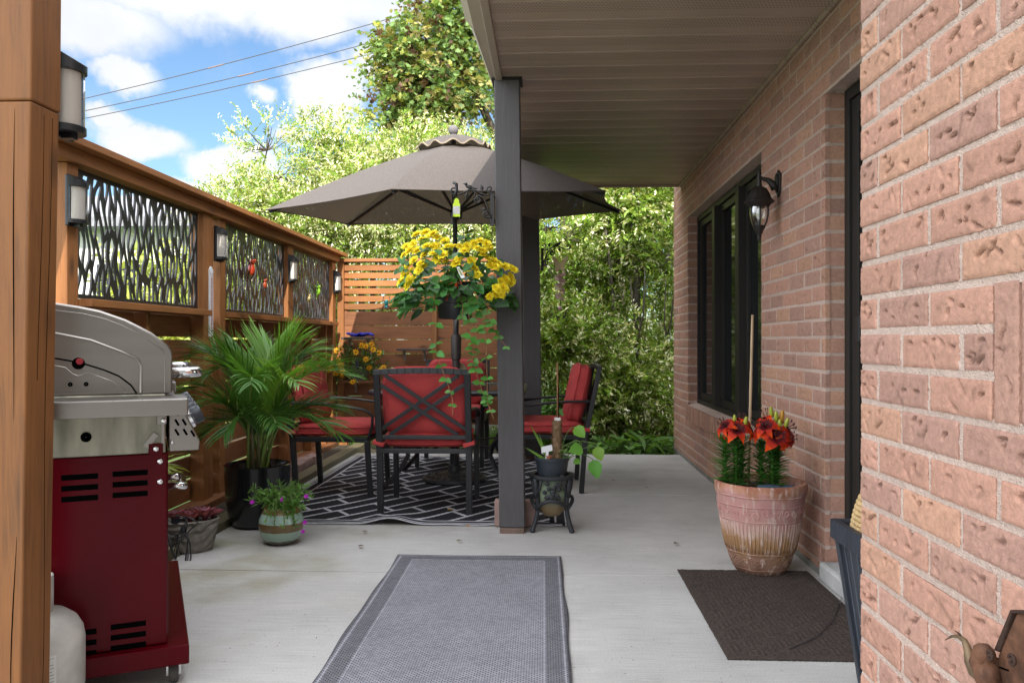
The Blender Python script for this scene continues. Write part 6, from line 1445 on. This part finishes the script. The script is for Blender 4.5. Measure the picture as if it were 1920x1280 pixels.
def band_build(N, L, p, tc, mp, surf):
    s = N('ShaderNodeSeparateXYZ'); L(tc.outputs['Object'], s.inputs[0]); cr = N('ShaderNodeValToRGB'); e = cr.color_ramp.elements; e[0].position = .25; e[0].color = (.24, .17, .085, 1); e[1].position = .42; e[1].color = (.20, .20, .14, 1); q = e.new(.62); q.color = (.26, .33, .22, 1)
    L(math_node(N, L, 'MULTIPLY', s.outputs['Z'], 5), cr.inputs[0]); L(cr.outputs[0], p.inputs['Base Color']); f = math_node(N, L, 'FRACT', math_node(N, L, 'MULTIPLY', s.outputs['Z'], 90)); bp = N('ShaderNodeBump'); bp.inputs['Strength'].default_value = .7; bp.inputs['Distance'].default_value = .004; L(f, bp.inputs['Height']); L(bp.outputs[0], p.inputs['Normal'])
m = MB(); m.lathe([(.001, 0), (.045, .002), (.072, .03), (.090, .08), (.095, .13), (.092, .18), (.085, .215), (.08, .215), (.001, .2)], 36); obj('body', m, mat('banded_ceramic', (.25, .22, .12), .5, build=band_build), t, smooth=50)
t = thing('nursery_pot', 'dark slate blue plastic nursery pot on top of the plant stand', 'flower pot', (S.x, S.y, .329))
m = MB(); m.lathe([(.001, 0), (.085, 0), (.098, .080), (.104, .082), (.106, .100), (.098, .100), (.094, .085), (.001, .082)], 40); obj('body', m, mat('slate_plastic', (.030, .038, .050), .45), t, smooth=40); m = MB(); m.lathe([(.001, .086), (.095, .084)], 24); obj('soil_fill', m, soil, t)
t = thing('philodendron', 'heart leaved philodendron climbing a coir moss pole in the slate nursery pot', 'plant', (S.x, S.y, .41))
m = MB(); prof = []
for k in range(49): z = k * .0048; prof.append((.024 + .004 * abs(sin(z * 95)) , z))
m.lathe([(.001, 0)] + prof + [(.001, .231)], 28, (.03, 0, 0)); obj('moss_pole', m, mat('coir', (.24, .155, .085), .95, bump=1.0, bscale=160, var=.3, vscale=60), t, smooth=True)
rng = np.random.default_rng(71)
nf = 260; aa = rng.uniform(0, 2 * pi, nf); zz = rng.uniform(.005, .235, nf); leaf_mesh('coir_fibre', np.stack([.03 + .027 * np.cos(aa), .027 * np.sin(aa), zz], 1), np.stack([np.cos(aa) * .5, np.sin(aa) * .5, rng.normal(0, 1, nf)], 1), rdir(rng, nf), .022, .0016, vcol(rng, (.26, .17, .09), nf), T_LEAF, leaf_m, t)
def sploc(x, y, Y=4.66): return np.array(at_y(x, y, Y)) - np.array((S.x, S.y, .41))
for (x0, y0, xm, ym, x, y, L_, W_, dx, dz, c) in ((1050, 858, 1060, 800, 1078, 800, .085, .075, .45, -.45, (.16, .36, .04)), (1052, 865, 1080, 800, 1092, 840, .085, .088, -.6, -.10, (.13, .32, .05)), (1052, 865, 1085, 830, 1088, 862, .050, .045, -.5, -.2, (.13, .30, .05)), (1055, 866, 1100, 830, 1118, 838, .085, .075, .35, -.9, (.20, .36, .05)), (1056, 866, 1090, 840, 1112, 862, .110, .085, .25, -.95, (.10, .30, .04)), (1048, 850, 1065, 815, 1120, 833, .030, .014, .5, .3, (.14, .30, .05))):
    p0, pm, p1 = sploc(x0, y0), sploc(xm, ym), sploc(x, y, 4.60); m = MB(); m.tube([p0 * (1 - f) ** 2 + 2 * pm * f * (1 - f) + p1 * f * f for f in np.linspace(0, 1, 9)], .0026, 6); st = obj('stem', m, mat('green_stem'), t, smooth=True)
    leaf_mesh('leaf', [p1], [(dx, -.25, dz)], [(-.2, -1.0, .55)], [L_], [W_], [c], T_BROAD, leaf_gloss, st, smooth=True)
for (pts, w) in ((((1030, 868), (1008, 820), (998, 800)), .020), (((1028, 866), (1012, 850), (985, 838)), .018), (((1026, 868), (1020, 840), (1012, 815)), .012), (((1040, 866), (1055, 860), (1066, 855)), .012)):
    p = [sploc(*q) for q in pts]; leaf_mesh('leaf', [p[0]], [p[2] - p[0]], [(.2, -1, .3)], [np.linalg.norm(p[2] - p[0]) * 1.1], [w], [(.17, .33, .05)], T_BLADE, leaf_gloss, t)
t = thing('garden_stick', 'thin upright brown stick with a pale edge rising from the moss pole', 'stick', (S.x + .032, S.y, .645)); m = MB(); m.tube([(0, 0, -.03), (0, 0, .335)], .0055, 8); obj('rod', m, mat('stick_brown', (.24, .12, .05), .6), t, smooth=True); m = MB(); m.tube([(.006, -.002, -.02), (.006, -.002, .20)], .0035, 6); obj('dark_strip', m, hole_black, t)
m = MB(); m.box(-.018, .018, -.012, .012, -.012, .012); obj('clip', m, white_plastic, t, bevel=.003)
c = at_y(1025, 843, 4.615); t = thing('plant_tag', 'white T shaped plant tag in the slate nursery pot', 'plant tag', tuple(c)); m = MB(); m.prism([(x, 0, z) for x, z in ((-.032, .016), (.030, .030), (.034, -.004), (.012, -.010), (.004, -.085), (-.010, -.085), (-.004, -.014), (-.030, -.020))], (0, .0015, 0)); obj('card', m, white_plastic, t)
c = sploc(1030, 862, 4.615); t = thing('mini_pot', 'tiny terracotta pot ornament in the slate nursery pot', 'ornament', (c[0] + S.x, c[1] + S.y, .412)); m = MB(); m.lathe([(.001, 0), (.013, 0), (.016, .025), (.019, .026), (.019, .034), (.001, .032)], 16); obj('body', m, mat('terracotta_small', (.30, .10, .05), .8), t, smooth=40)

# --- big terracotta pot and lilies
TP = Vector((1.015, 3.885, 0)); t = thing('terracotta_pot', 'large lime washed terracotta pot with incised scrolls against the brick wall', 'flower pot', tuple(TP))
def terra_build(N, L, p, tc, mp, surf):
    s = N('ShaderNodeSeparateXYZ'); L(tc.outputs['Object'], s.inputs[0]); n1 = N('ShaderNodeTexNoise'); n1.inputs['Scale'].default_value = 7; n1.inputs['Detail'].default_value = 8; n1.inputs['Roughness'].default_value = .7; m2 = N('ShaderNodeMapping'); m2.inputs['Scale'].default_value = (1, 1, .45); L(tc.outputs['Object'], m2.inputs['Vector']); L(m2.outputs[0], n1.inputs['Vector'])
    n2 = N('ShaderNodeTexNoise'); n2.inputs['Scale'].default_value = 60; n2.inputs['Detail'].default_value = 4; m3 = N('ShaderNodeMapping'); m3.inputs['Scale'].default_value = (1, 1, .22); L(tc.outputs['Object'], m3.inputs['Vector']); L(m3.outputs[0], n2.inputs['Vector'])
    cr = N('ShaderNodeValToRGB'); e = cr.color_ramp.elements; e[0].position = 0; e[0].color = (.16, .085, .055, 1); e[1].position = 1; e[1].color = (.26, .10, .06, 1)
    for pos, c in ((.16, (.30, .17, .12)), (.30, (.30, .17, .085)), (.42, (.35, .20, .10)), (.52, (.50, .34, .28)), (.66, (.46, .24, .215)), (.84, (.48, .26, .235)), (.92, (.40, .20, .13))): q = e.new(pos); q.color = (*c, 1)
    zz = math_node(N, L, 'ADD', math_node(N, L, 'MULTIPLY', s.outputs['Z'], 2.25), math_node(N, L, 'MULTIPLY', math_node(N, L, 'SUBTRACT', n1.outputs['Fac'], .5), .62)); L(zz, cr.inputs[0])
    wh = N('ShaderNodeMapRange'); L(math_node(N, L, 'ADD', n2.outputs['Fac'], math_node(N, L, 'MULTIPLY', math_node(N, L, 'SUBTRACT', n1.outputs['Fac'], .5), .5)), wh.inputs['Value']); wh.inputs['From Min'].default_value = .55; wh.inputs['From Max'].default_value = .66; wh.inputs['To Max'].default_value = .7
    mx = N('ShaderNodeMix', data_type='RGBA'); L(wh.outputs[0], mx.inputs[0]); L(cr.outputs[0], mx.inputs[6]); mx.inputs[7].default_value = (.58, .44, .38, 1); L(mx.outputs[2], p.inputs['Base Color'])
    bp = N('ShaderNodeBump'); bp.inputs['Strength'].default_value = .5; bp.inputs['Distance'].default_value = .006; L(n2.outputs['Fac'], bp.inputs['Height']); L(bp.outputs[0], p.inputs['Normal'])
prof = [(.001, .004), (.098, .004), (.116, .014), (.135, .05), (.152, .10), (.158, .115), (.160, .118), (.170, .16), (.182, .22), (.189, .27), (.1905, .273), (.197, .31), (.200, .34), (.202, .343), (.204, .375), (.208, .385), (.214, .40), (.215, .425), (.208, .437), (.196, .437), (.190, .42), (.185, .40)]
terra = mat('limewashed_terracotta', (.35, .2, .15), .85, build=terra_build, spec=.2)
def prad(z):
    for (r0, z0_), (r1, z1_) in zip(prof[1:-4], prof[2:-3]):
        if z0_ <= z <= z1_ and z1_ > z0_: return r0 + (r1 - r0) * (z - z0_) / (z1_ - z0_)
    return .2
m = MB(); m.lathe(prof, 64); pb_ = obj('body', m, terra, t, smooth=50)
m = MB()
def scroll(a, z, r, turns, sg):
    pts = []
    for k in range(26):
        f = k / 25; rr = r * (1 - .85 * f); th = sg * turns * 2 * pi * f + (0 if sg > 0 else pi); aa = a + rr * cos(th) / prad(z); zz = z + rr * sin(th); R_ = prad(zz) + .0005; pts.append((R_ * cos(aa), R_ * sin(aa), zz))
    m.tube(pts, .0022, 5)
for k in range(26):
    a = 2 * pi * k / 26
    scroll(a, .305 + .012 * (k % 2), .019 if k % 3 else .027, 1.6, 1 if k % 2 else -1)
    scroll(a + .1, .068 + .014 * (k % 2), .019 if k % 3 else .026, 1.6, -1 if k % 2 else 1)
for zr in (.116, .272, .342, .386, .036):
    m.tube([((prad(zr) + .0006) * cos(a), (prad(zr) + .0006) * sin(a), zr + .0015 * sin(a * 7)) for a in np.linspace(0, 2 * pi, 73)], .0028, 5, cap=False)
obj('incised_scrolls', m, terra, pb_, smooth=True)
m = MB()
for k in range(64):
    a = 2 * pi * k / 64; m.tube([((prad(z) + .0002) * cos(a), (prad(z) + .0002) * sin(a), z) for z in np.linspace(.125, .262, 7)], .0032, 5)
obj('fluting', m, terra, pb_, smooth=True)
m = MB(); m.lathe([(.001, .402), (.190, .396)], 32); obj('soil_fill', m, soil, t)
def lily(label, x, y, h, flowers, buds, seed):
    t = thing('lily', label, 'lily', (TP.x + x, TP.y + y, .395), 0, 'orange lilies in the terracotta pot'); rng = np.random.default_rng(seed)
    P = []; D = []; m = MB()
    for (sx, sy, hh) in ((0, 0, h), (.035, .05, h * .9), (-.04, .04, h * .93)):
        m.tube([(sx, sy, 0), (sx * 1.1, sy * 1.1, hh * .5), (sx * 1.15, sy * 1.15, hh)], .0045, 7); nl = 175
        for k in range(nl):
            f = k / nl; a = k * 2.4; P.append((sx * (1 + .15 * f) + .004 * cos(a), sy * (1 + .15 * f) + .004 * sin(a), .02 + hh * .93 * f)); D.append((cos(a), sin(a), .35 + .2 * rng.random() - .25 * (1 - f)))
    n_ = len(P); obj('stem', m, mat('lily_stem', (.10, .26, .03), .5), t, smooth=True)
    leaf_mesh('foliage', P, D, np.array((0, 0, 1.)) + rng.normal(0, .2, (n_, 3)), rng.uniform(.060, .092, n_), .0105, vcol(rng, (.055, .19, .03), n_, .4), T_BLADE, leaf_gloss, t)
    for (fx, fy, fz, nx, ny_, nz_, s) in flowers:
        nn = unit(np.array((nx, ny_, nz_), float)); u1 = unit(np.cross(nn, (.1, .2, 1))); u2 = np.cross(nn, u1); V = []; F = []; C = []
        for k in range(6):
            a = k * pi / 3 + rng.uniform(-.1, .1); d = u1 * cos(a) + u2 * sin(a); sd = np.cross(nn, d); o = len(V); L_ = .070 * s * (1.06 if k % 2 else .95); W_ = .021 * s * (1.2 if k % 2 else .85)
            for j in range(7):
                f = j / 6; w = W_ * sin(pi * (f * .86 + .14) ** .9) if f < 1 else 0; p = np.array((fx, fy, fz)) + d * L_ * f ** .9 + nn * (.045 * s * f * (1 - f) * 2.2 - .022 * s * f * f); col = np.array((.085, .004, .008)) * (1 - f) + np.array((.70, .038, .008)) * f if f > .38 else np.array((.085, .006, .010))
                if f > .75: col = np.array((.80, .085, .010))
                V += [p - sd * w, p - nn * .004 * s * (1 - f), p + sd * w]; C += [col * 1.1, col, col * 1.1]
                if j: q = o + 3 * j; F += [(q - 3, q - 2, q + 1, q), (q - 2, q - 1, q + 2, q + 1)]
        fl = link_mesh('flower', np_mesh('flower', V, F, np.array(C)), petal_m, t, smooth=True)
        m = MB()
        for k in range(6):
            a = k * pi / 3 + .3; tip = np.array((fx, fy, fz)) + nn * .055 * s + (u1 * cos(a) + u2 * sin(a)) * .022 * s; m.tube([(fx, fy, fz), tip], .0012, 4); m.ell(tip, (.003, .003, .006), 6, 4)
        obj('stamen', m, mat('dark_stamen', (.05, .012, .01), .6), fl)
    for (bx, by, bz_, dx, dz, s) in buds:
        m = MB(); R = Vector((dx, -.15, 1)).normalized().to_track_quat('Z', 'Y').to_matrix(); m.ell((bx, by, bz_), (.0105 * s, .0105 * s, .030 * s), 12, 8, M=R); obj('bud', m, mat('lily_bud' + ('_ripe' if s > 1 else ''), (.42, .20, .02) if s > 1 else (.30, .33, .03), .45), t, smooth=True)
    return t
lily('left lily clump with one open orange red flower in the terracotta pot', -.118, -.02, .255, [(-.005, -.05, .285, -.1, -.8, .75, 1.0), (-.05, -.02, .30, -.7, -.3, .7, .85), (.03, .04, .315, .2, .3, .9, .8), (-.03, .03, .272, -.8, .2, .4, .8), (.06, .01, .278, .7, -.3, .5, .8)], [(-.012, -.02, .335, -.1, 0, .9), (.035, -.03, .325, .2, 0, 1.0), (.052, .02, .30, .3, 0, .8)], 91)
lily('right lily clump with large dark centred flowers and upright buds in the terracotta pot', .045, -.045, .245, [(.0, -.06, .262, .05, -.9, .4, 1.12), (.05, -.045, .255, .5, -.7, .3, .9), (-.04, -.05, .305, -.4, -.6, .7, .9), (-.045, -.02, .285, -.6, -.5, .6, .95), (.055, .0, .29, .7, -.3, .5, .95), (-.015, .03, .335, -.3, .2, .9, .9)], [(.012, -.02, .352, -.05, 0, 1.0), (.040, -.01, .348, .1, 0, 1.25), (.055, -.03, .322, .35, 0, 1.0), (.022, -.04, .315, .0, 0, 1.0), (-.008, -.01, .375, -.15, 0, .9)], 92)
t = thing('bamboo_stake', 'tall bamboo stake leaning from the terracotta pot towards the window', 'stake', (TP.x - .035, TP.y + .09, .395)); m = MB(); tipv = at_y(1411, 583, 4.06) - Vector((TP.x - .035, TP.y + .09, .395)); m.tube([Vector((0, 0, -.02)) + (tipv) * f for f in np.linspace(0, 1, 9)], [.0075, .0078, .0072, .0076, .0070, .0074, .0068, .007, .0066], 8); obj('cane', m, mat('bamboo', (.42, .30, .18), .6, var=.25, vscale=20, stretch=(1, 1, .2)), t, smooth=True)
m = MB(); m.ell((.03, 0, 0), (.06, .05, .018), 12, 8, e=.7); m.ell((.12, .01, 0), (.03, .03, .015), 10, 8, e=.7); o = obj('blue_cloth', m, mat('slate_blue_cloth', (.035, .065, .10), .8, bump=.6, bscale=40), smooth=True); o.location = (TP.x - .01, TP.y - .10, .415); tag(o, 'crumpled slate blue cloth on the soil of the terracotta pot', 'cloth')

# --- tall tapered planter with woven straw piece
t = thing('tall_planter', 'tall tapered blue black planter by the patio door behind the brick corner', 'planter', (.965, 2.15, 0))
def taper(m, zt, zb, a, b, ins=0): return [(-a + ins, -b + ins, zt), (a - ins, -b + ins, zt), (a - ins, b - ins, zt), (-a + ins, b - ins, zt)]
def tap_box(mb, z0_, z1_, w0, w1):
    mb.add([(-w0, -w0, z0_), (w0, -w0, z0_), (w0, w0, z0_), (-w0, w0, z0_), (-w1, -w1, z1_), (w1, -w1, z1_), (w1, w1, z1_), (-w1, w1, z1_)], [(3, 2, 1, 0), (0, 1, 5, 4), (1, 2, 6, 5), (2, 3, 7, 6), (3, 0, 4, 7)])
tpm = mat('slate_black_resin', (.022, .026, .036), .48, bump=.25, bscale=60, stretch=(1, 1, .15), var=.2, vscale=20)
m = MB(); tap_box(m, 0, .56, .080, .146); body = obj('body', m, tpm, t, bevel=.004)
m = MB(); w = .165
for (x0, x1, y0_, y1_) in ((-w, w, -w, -w + .022), (-w, w, w - .022, w), (-w, -w + .022, -w + .022, w - .022), (w - .022, w, -w + .022, w - .022)): m.box(x0, x1, y0_, y1_, .545, .600)
obj('rim', m, tpm, t, bevel=.004)
m = MB()
for (sx, sy) in ((-1, -1), (-1, 1), (1, -1), (1, 1)): m.bar((sx * .080, sy * .080, 0), (sx * .146, sy * .146, .548), .020, .020)
obj('corner_trim', m, tpm, body, bevel=.003)
m = MB()
for k in range(6):
    y = -.10 + k * .045; m.bar((-.086 - .066 * .1, y * .6, .05), (-.1455, y + .03, .54), .0012, .0012)
obj('scratch', m, mat('pale_scratch', (.10, .12, .15), .6), body)
m = MB(); m.box(-.135, .135, -.135, .135, .50, .51); obj('soil_fill', m, soil, t)
t = thing('straw_basket', 'braided pale straw basket standing in the tall blue black planter', 'basket', (.926, 2.215, .535))
m = MB(); 
for k in range(15):
    z = .005 + k * .0132; r = .115 * sqrt(max(.02, 1 - (z / .205) ** 2)); n_ = 40
    for j in range(n_):
        a = 2 * pi * (j + .5 * (k % 2)) / n_; m.ell((r * cos(a) * .8, r * sin(a), z), (.0105, .0105, .0078), 6, 4, M=Matrix.Rotation(a + .5, 3, 'Z'))
obj('braid', m, mat('pale_straw', (.46, .32, .15), .8, var=.2, vscale=60), t, smooth=True)

# --- wall lantern
LA = at_x(1462, 342, WX); t = thing('wall_lantern', 'black antique wall lantern with seeded glass beside the dark window', 'lantern', tuple(LA)); lm = mat('antique_black', (.022, .019, .018), .45, .3, bump=.25, bscale=150)
m = MB(); pts = [(-.055, .0), (-.045, .065), (0, .10), (.045, .065), (.055, 0), (.045, -.075), (0, -.12), (-.045, -.075)]; m.prism([(-.002, y, z) for y, z in pts], (-.018, 0, 0)); m.prism([(-.020, y * .7, z * .7) for y, z in pts], (-.014, 0, 0)); obj('backplate', m, lm, t, bevel=.005)
t.scale = (.70, .70, .70); lx = -.160
m = MB(); m.tube([(-.03, 0, -.045), (-.055, 0, -.015), (-.09, 0, .018), (-.14, 0, .030), (lx, 0, .032)], [.040, .030, .020, .014, .013], 10); obj('arm', m, lm, t, smooth=True)
m = MB(); m.lathe([(.001, .105), (.010, .103), (.016, .092), (.012, .082), (.018, .075), (.018, .065), (.012, .055), (.024, .045), (.016, .03), (.018, .0), (.022, -.03), (.02, -.045)], 16, (lx, 0, 0)); obj('finial', m, lm, t, smooth=True)
m = MB(); vs = []; prof_ = [(.018, -.030), (.050, -.050), (.072, -.085), (.085, -.120), (.092, -.135), (.115, -.150), (.117, -.158), (.090, -.175), (.074, -.195)]
m.lathe(prof_, 48, (lx, 0, 0)); vs = []
for i, p in enumerate(m.v):
    j = i // 48; k = i % 48; a = 2 * pi * k / 48; d = (.006 * abs(cos(a * 6)) if 1 <= j <= 4 else 0); vs.append((p[0] + d * cos(a), p[1] + d * sin(a), p[2]))
m.v = vs; obj('roof', m, lm, t, smooth=40)
m = MB(); gp = [(.070, -.196), (.074, -.225), (.072, -.265), (.062, -.31), (.046, -.345), (.034, -.36)]; m.lathe(gp, 36, (lx, 0, 0)); obj('glass', m, lamp_glass, t, smooth=True)
m = MB()
for k in range(6): a = 2 * pi * k / 6 + .35; m.tube([(lx + (r + .002) * cos(a), (r + .002) * sin(a), z) for r, z in gp], .0062, 6)
obj('cage', m, lm, t, smooth=True)
m = MB(); m.lathe([(.050, -.345), (.044, -.365), (.030, -.385), (.022, -.41), (.016, -.415), (.020, -.43), (.013, -.438), (.018, -.45), (.010, -.458), (.001, -.47)], 20, (lx, 0, 0)); obj('bottom_finial', m, lm, t, smooth=True)
m = MB(); m.ell((lx, 0, -.255), (.026, .026, .036), 14, 10); m.lathe([(.014, -.225), (.014, -.19)], 12, (lx, 0, 0)); obj('bulb', m, white_plastic, t, smooth=True)

# --- rusty ornament on the near wall
c = at_x(1868, 1215, NX - .04); t = thing('metal_ornament', 'rusty sheet metal animal ornament with a curved tusk on the near brick wall', 'ornament', tuple(c))
rust = mat('rusty_steel', (.115, .052, .028), .75, .35, bump=.4, bscale=60, var=.6, vscale=26)
def oq(x, y, dX=0.0): return at_x(x, y, NX - .04 + dX) - c
m = MB(); m.prism([oq(1893, 1142), oq(1899, 1142), oq(1872, 1222), oq(1862, 1218)], (.034, 0, 0)); m.prism([oq(1895, 1142), oq(1960, 1144), oq(1960, 1152), oq(1893, 1149)], (.034, 0, 0)); obj('roof_plate', m, mat('dark_rust', (.045, .022, .014), .8, .3, bump=.5, bscale=60), t, bevel=.002)
m = MB(); m.prism([oq(1900, 1148), oq(1975, 1148), oq(1985, 1320), oq(1880, 1320), oq(1858, 1275), oq(1866, 1225)], (.030, 0, 0)); m.v = [(x + .004, y, z) for x, y, z in m.v]; obj('body', m, rust, t, bevel=.004)
m = MB(); m.tube([oq(1850, 1265, -.006), oq(1842, 1240, -.010), oq(1845, 1222, -.014), oq(1850, 1212, -.016)], [.018, .020, .017, .006], 12); m.tube([oq(1868, 1262, -.004), oq(1850, 1262, -.01), oq(1835, 1236, -.014)], [.026, .023, .014], 12); obj('head', m, rust, t, smooth=True)
for (x, y, r) in ((1856, 1228, .0065), (1897, 1236, .0075)): m = MB(); m.ell(oq(x, y, -.017), r * .55, 8, 6); m.tube([oq(x, y, -.018) + Vector((0, r * cos(a), r * sin(a))) for a in np.linspace(0, 5.6, 16)], .0026, 6); obj('eye', m, MATS['dark_rust'], t, smooth=True)

m = MB(); m.tube([oq(*p) for p in ((1845, 1268), (1828, 1258), (1818, 1238), (1815, 1218), (1808, 1200), (1797, 1192), (1784, 1192), (1772, 1199))], [.013, .011, .0088, .0070, .0052, .0036, .0024, .0008], 10); obj('tusk', m, mat('horn_rust', (.14, .095, .05), .55, .3, var=.4, vscale=40), t, smooth=True)
m = MB(); m.tube([oq(1806, 1200), oq(1799, 1188), oq(1790, 1181)], [.0032, .002, .0006], 6); obj('spike', m, MATS['dark_rust'], t)
m = MB(); m.bar(oq(1874, 1250, -.012), oq(1890, 1256, -.012), .003, .002); obj('slot', m, hole_black, t)

# --- yellow flowers on the lower shelf
c = at_y(672, 714, 8.36); t = thing('basket_pot', 'rough grey fibre pot on the lower fence shelf', 'flower pot', (c.x, 8.385, .691)); m = MB(); m.lathe([(.001, .0), (.075, 0), (.092, .05), (.108, .165), (.100, .17), (.001, .15)], 28, sy=.65); obj('body', m, mat('grey_fibre', (.12, .105, .09), .95, bump=1, bscale=70, var=.5, vscale=40), t, smooth=50)
m = MB(); m.box(-.018, .018, -.076, -.073, .13, .23); obj('name_tag', m, mat('dark_purple_tag', (.03, .02, .06), .5), t)
t = thing('yellow_daisy', 'loose yellow star flowered bidens spilling from the grey fibre pot on the fence shelf', 'flowers', (c.x, 8.385, .84)); rng = np.random.default_rng(44)
def yloc(x, y, Y=8.33): return np.array(at_y(x, y, Y)) - np.array((c.x, 8.385, .84))
ctr = [(633, 680), (645, 665), (640, 700), (660, 685), (690, 672), (700, 685), (685, 655), (705, 662), (712, 690), (650, 650), (675, 675), (630, 695), (695, 700), (668, 695)]
P = []; D = []; m = MB()
for (x, y) in ctr:
    q = yloc(x, y); m.tube([(0, 0, 0), q * .5 + np.array((0, 0, .05)), q], .003, 5)
    for k in range(46): P.append(q + rng.normal(0, .045, 3) * np.array((1, .7, 1))); D.append(rng.normal(0, 1, 3))
n_ = len(P); leaf_mesh('foliage', P, D, rdir(rng, n_), rng.uniform(.03, .055, n_), .017, vcol(rng, (.075, .17, .035), n_, .4), T_LEAF, leaf_m, t); obj('stem', m, mat('green_stem'), t)
pr = None
for i, (x, y) in enumerate(((631, 657), (640, 654), (667, 660), (678, 647), (686, 649), (697, 645), (700, 655), (711, 661), (686, 673), (633, 675), (617, 693), (625, 698), (637, 687), (642, 692), (642, 697), (642, 704), (692, 689), (719, 689), (713, 695), (662, 716), (623, 692), (630, 699), (639, 683))):
    q = yloc(x, y, 8.27 + .04 * sin(i * 3))
    if i < 3:
        nn = np.array((0, -1, .3)); aa = np.linspace(0, 2 * pi, 8 + 1)[:-1]; fl = leaf_mesh('flower', np.zeros((8, 3)), np.stack([np.cos(aa), np.full(8, -.15), np.sin(aa)], 1), np.tile(nn, (8, 1)), .040, .020, vcol(rng, (.80, .42, .008), 8, .1), T_LEAF, petal_m, t)
        m = MB(); m.ell((0, -.006, 0), (.011, .007, .011), 8, 6); obj('disc', m, mat('orange_disc', (.45, .16, .01), .8), fl); pr = (pr or []) + [fl]
    else:
        fl = copy_tree(pr[i % 3], t)
    fl.location = q; fl.rotation_euler = (rng.normal(0, .35), rng.normal(0, .5), rng.normal(0, .35))

# --- fallen leaves
rng = np.random.default_rng(19)
for i, (x, y, lab, cl) in enumerate(((843, 955, 'yellow fallen flower on the herringbone rug below the nearest chair', (.62, .36, .02)), (878, 986, 'small orange brown fallen leaf on the front edge of the herringbone rug', (.40, .17, .03)), (684, 996, 'curled brown fallen leaf on the concrete in front of the rug ripple', (.17, .12, .05)), (860, 1013, 'dull green fallen leaf on the concrete before the near post', (.16, .17, .06)), (676, 1023, 'tiny brown fallen leaf on the concrete above the grey runner', (.15, .09, .04)), (1267, 1018, 'dark green fallen leaf on the concrete left of the terracotta pot', (.06, .09, .02)), (1150, 900, 'brown fallen leaf on the concrete right of the plant stand', (.20, .12, .06)), (1213, 914, 'pale brown fallen leaf on the concrete near the brick wall', (.22, .15, .08)))):
    p = at_z(x, y, .012 if i > 1 else .022); o = leaf_mesh('fallen_leaf', np.zeros((3, 3)), [(1, .2, .15), (-.4, 1, .2), (-.5, -.9, .25)], [(0, 0, 1)] * 3, .026 if i < 2 else .020, .016, np.tile(cl, (3, 1)), T_BROAD, leaf_m); o.location = p; tag(o, lab, 'leaf', 'fallen leaves on the patio')
rng = np.random.default_rng(20); n_ = 900; P = np.stack([rng.uniform(-1.85, 1.2, n_), rng.uniform(2.6, 7.8, n_), np.full(n_, .003)], 1); P = P[(P[:, 0] > .2) | (P[:, 1] < 4.7)]
n_ = len(P); D = rng.normal(0, 1, (n_, 3)); D[:, 2] = .1; structure(leaf_mesh('leaf_litter', P, D, np.array((0, 0, 1.)) + rng.normal(0, .2, (n_, 3)), rng.uniform(.003, .010, n_), .0035, vcol(rng, (.07, .052, .03), n_, .5), T_LEAF), 'stuff')
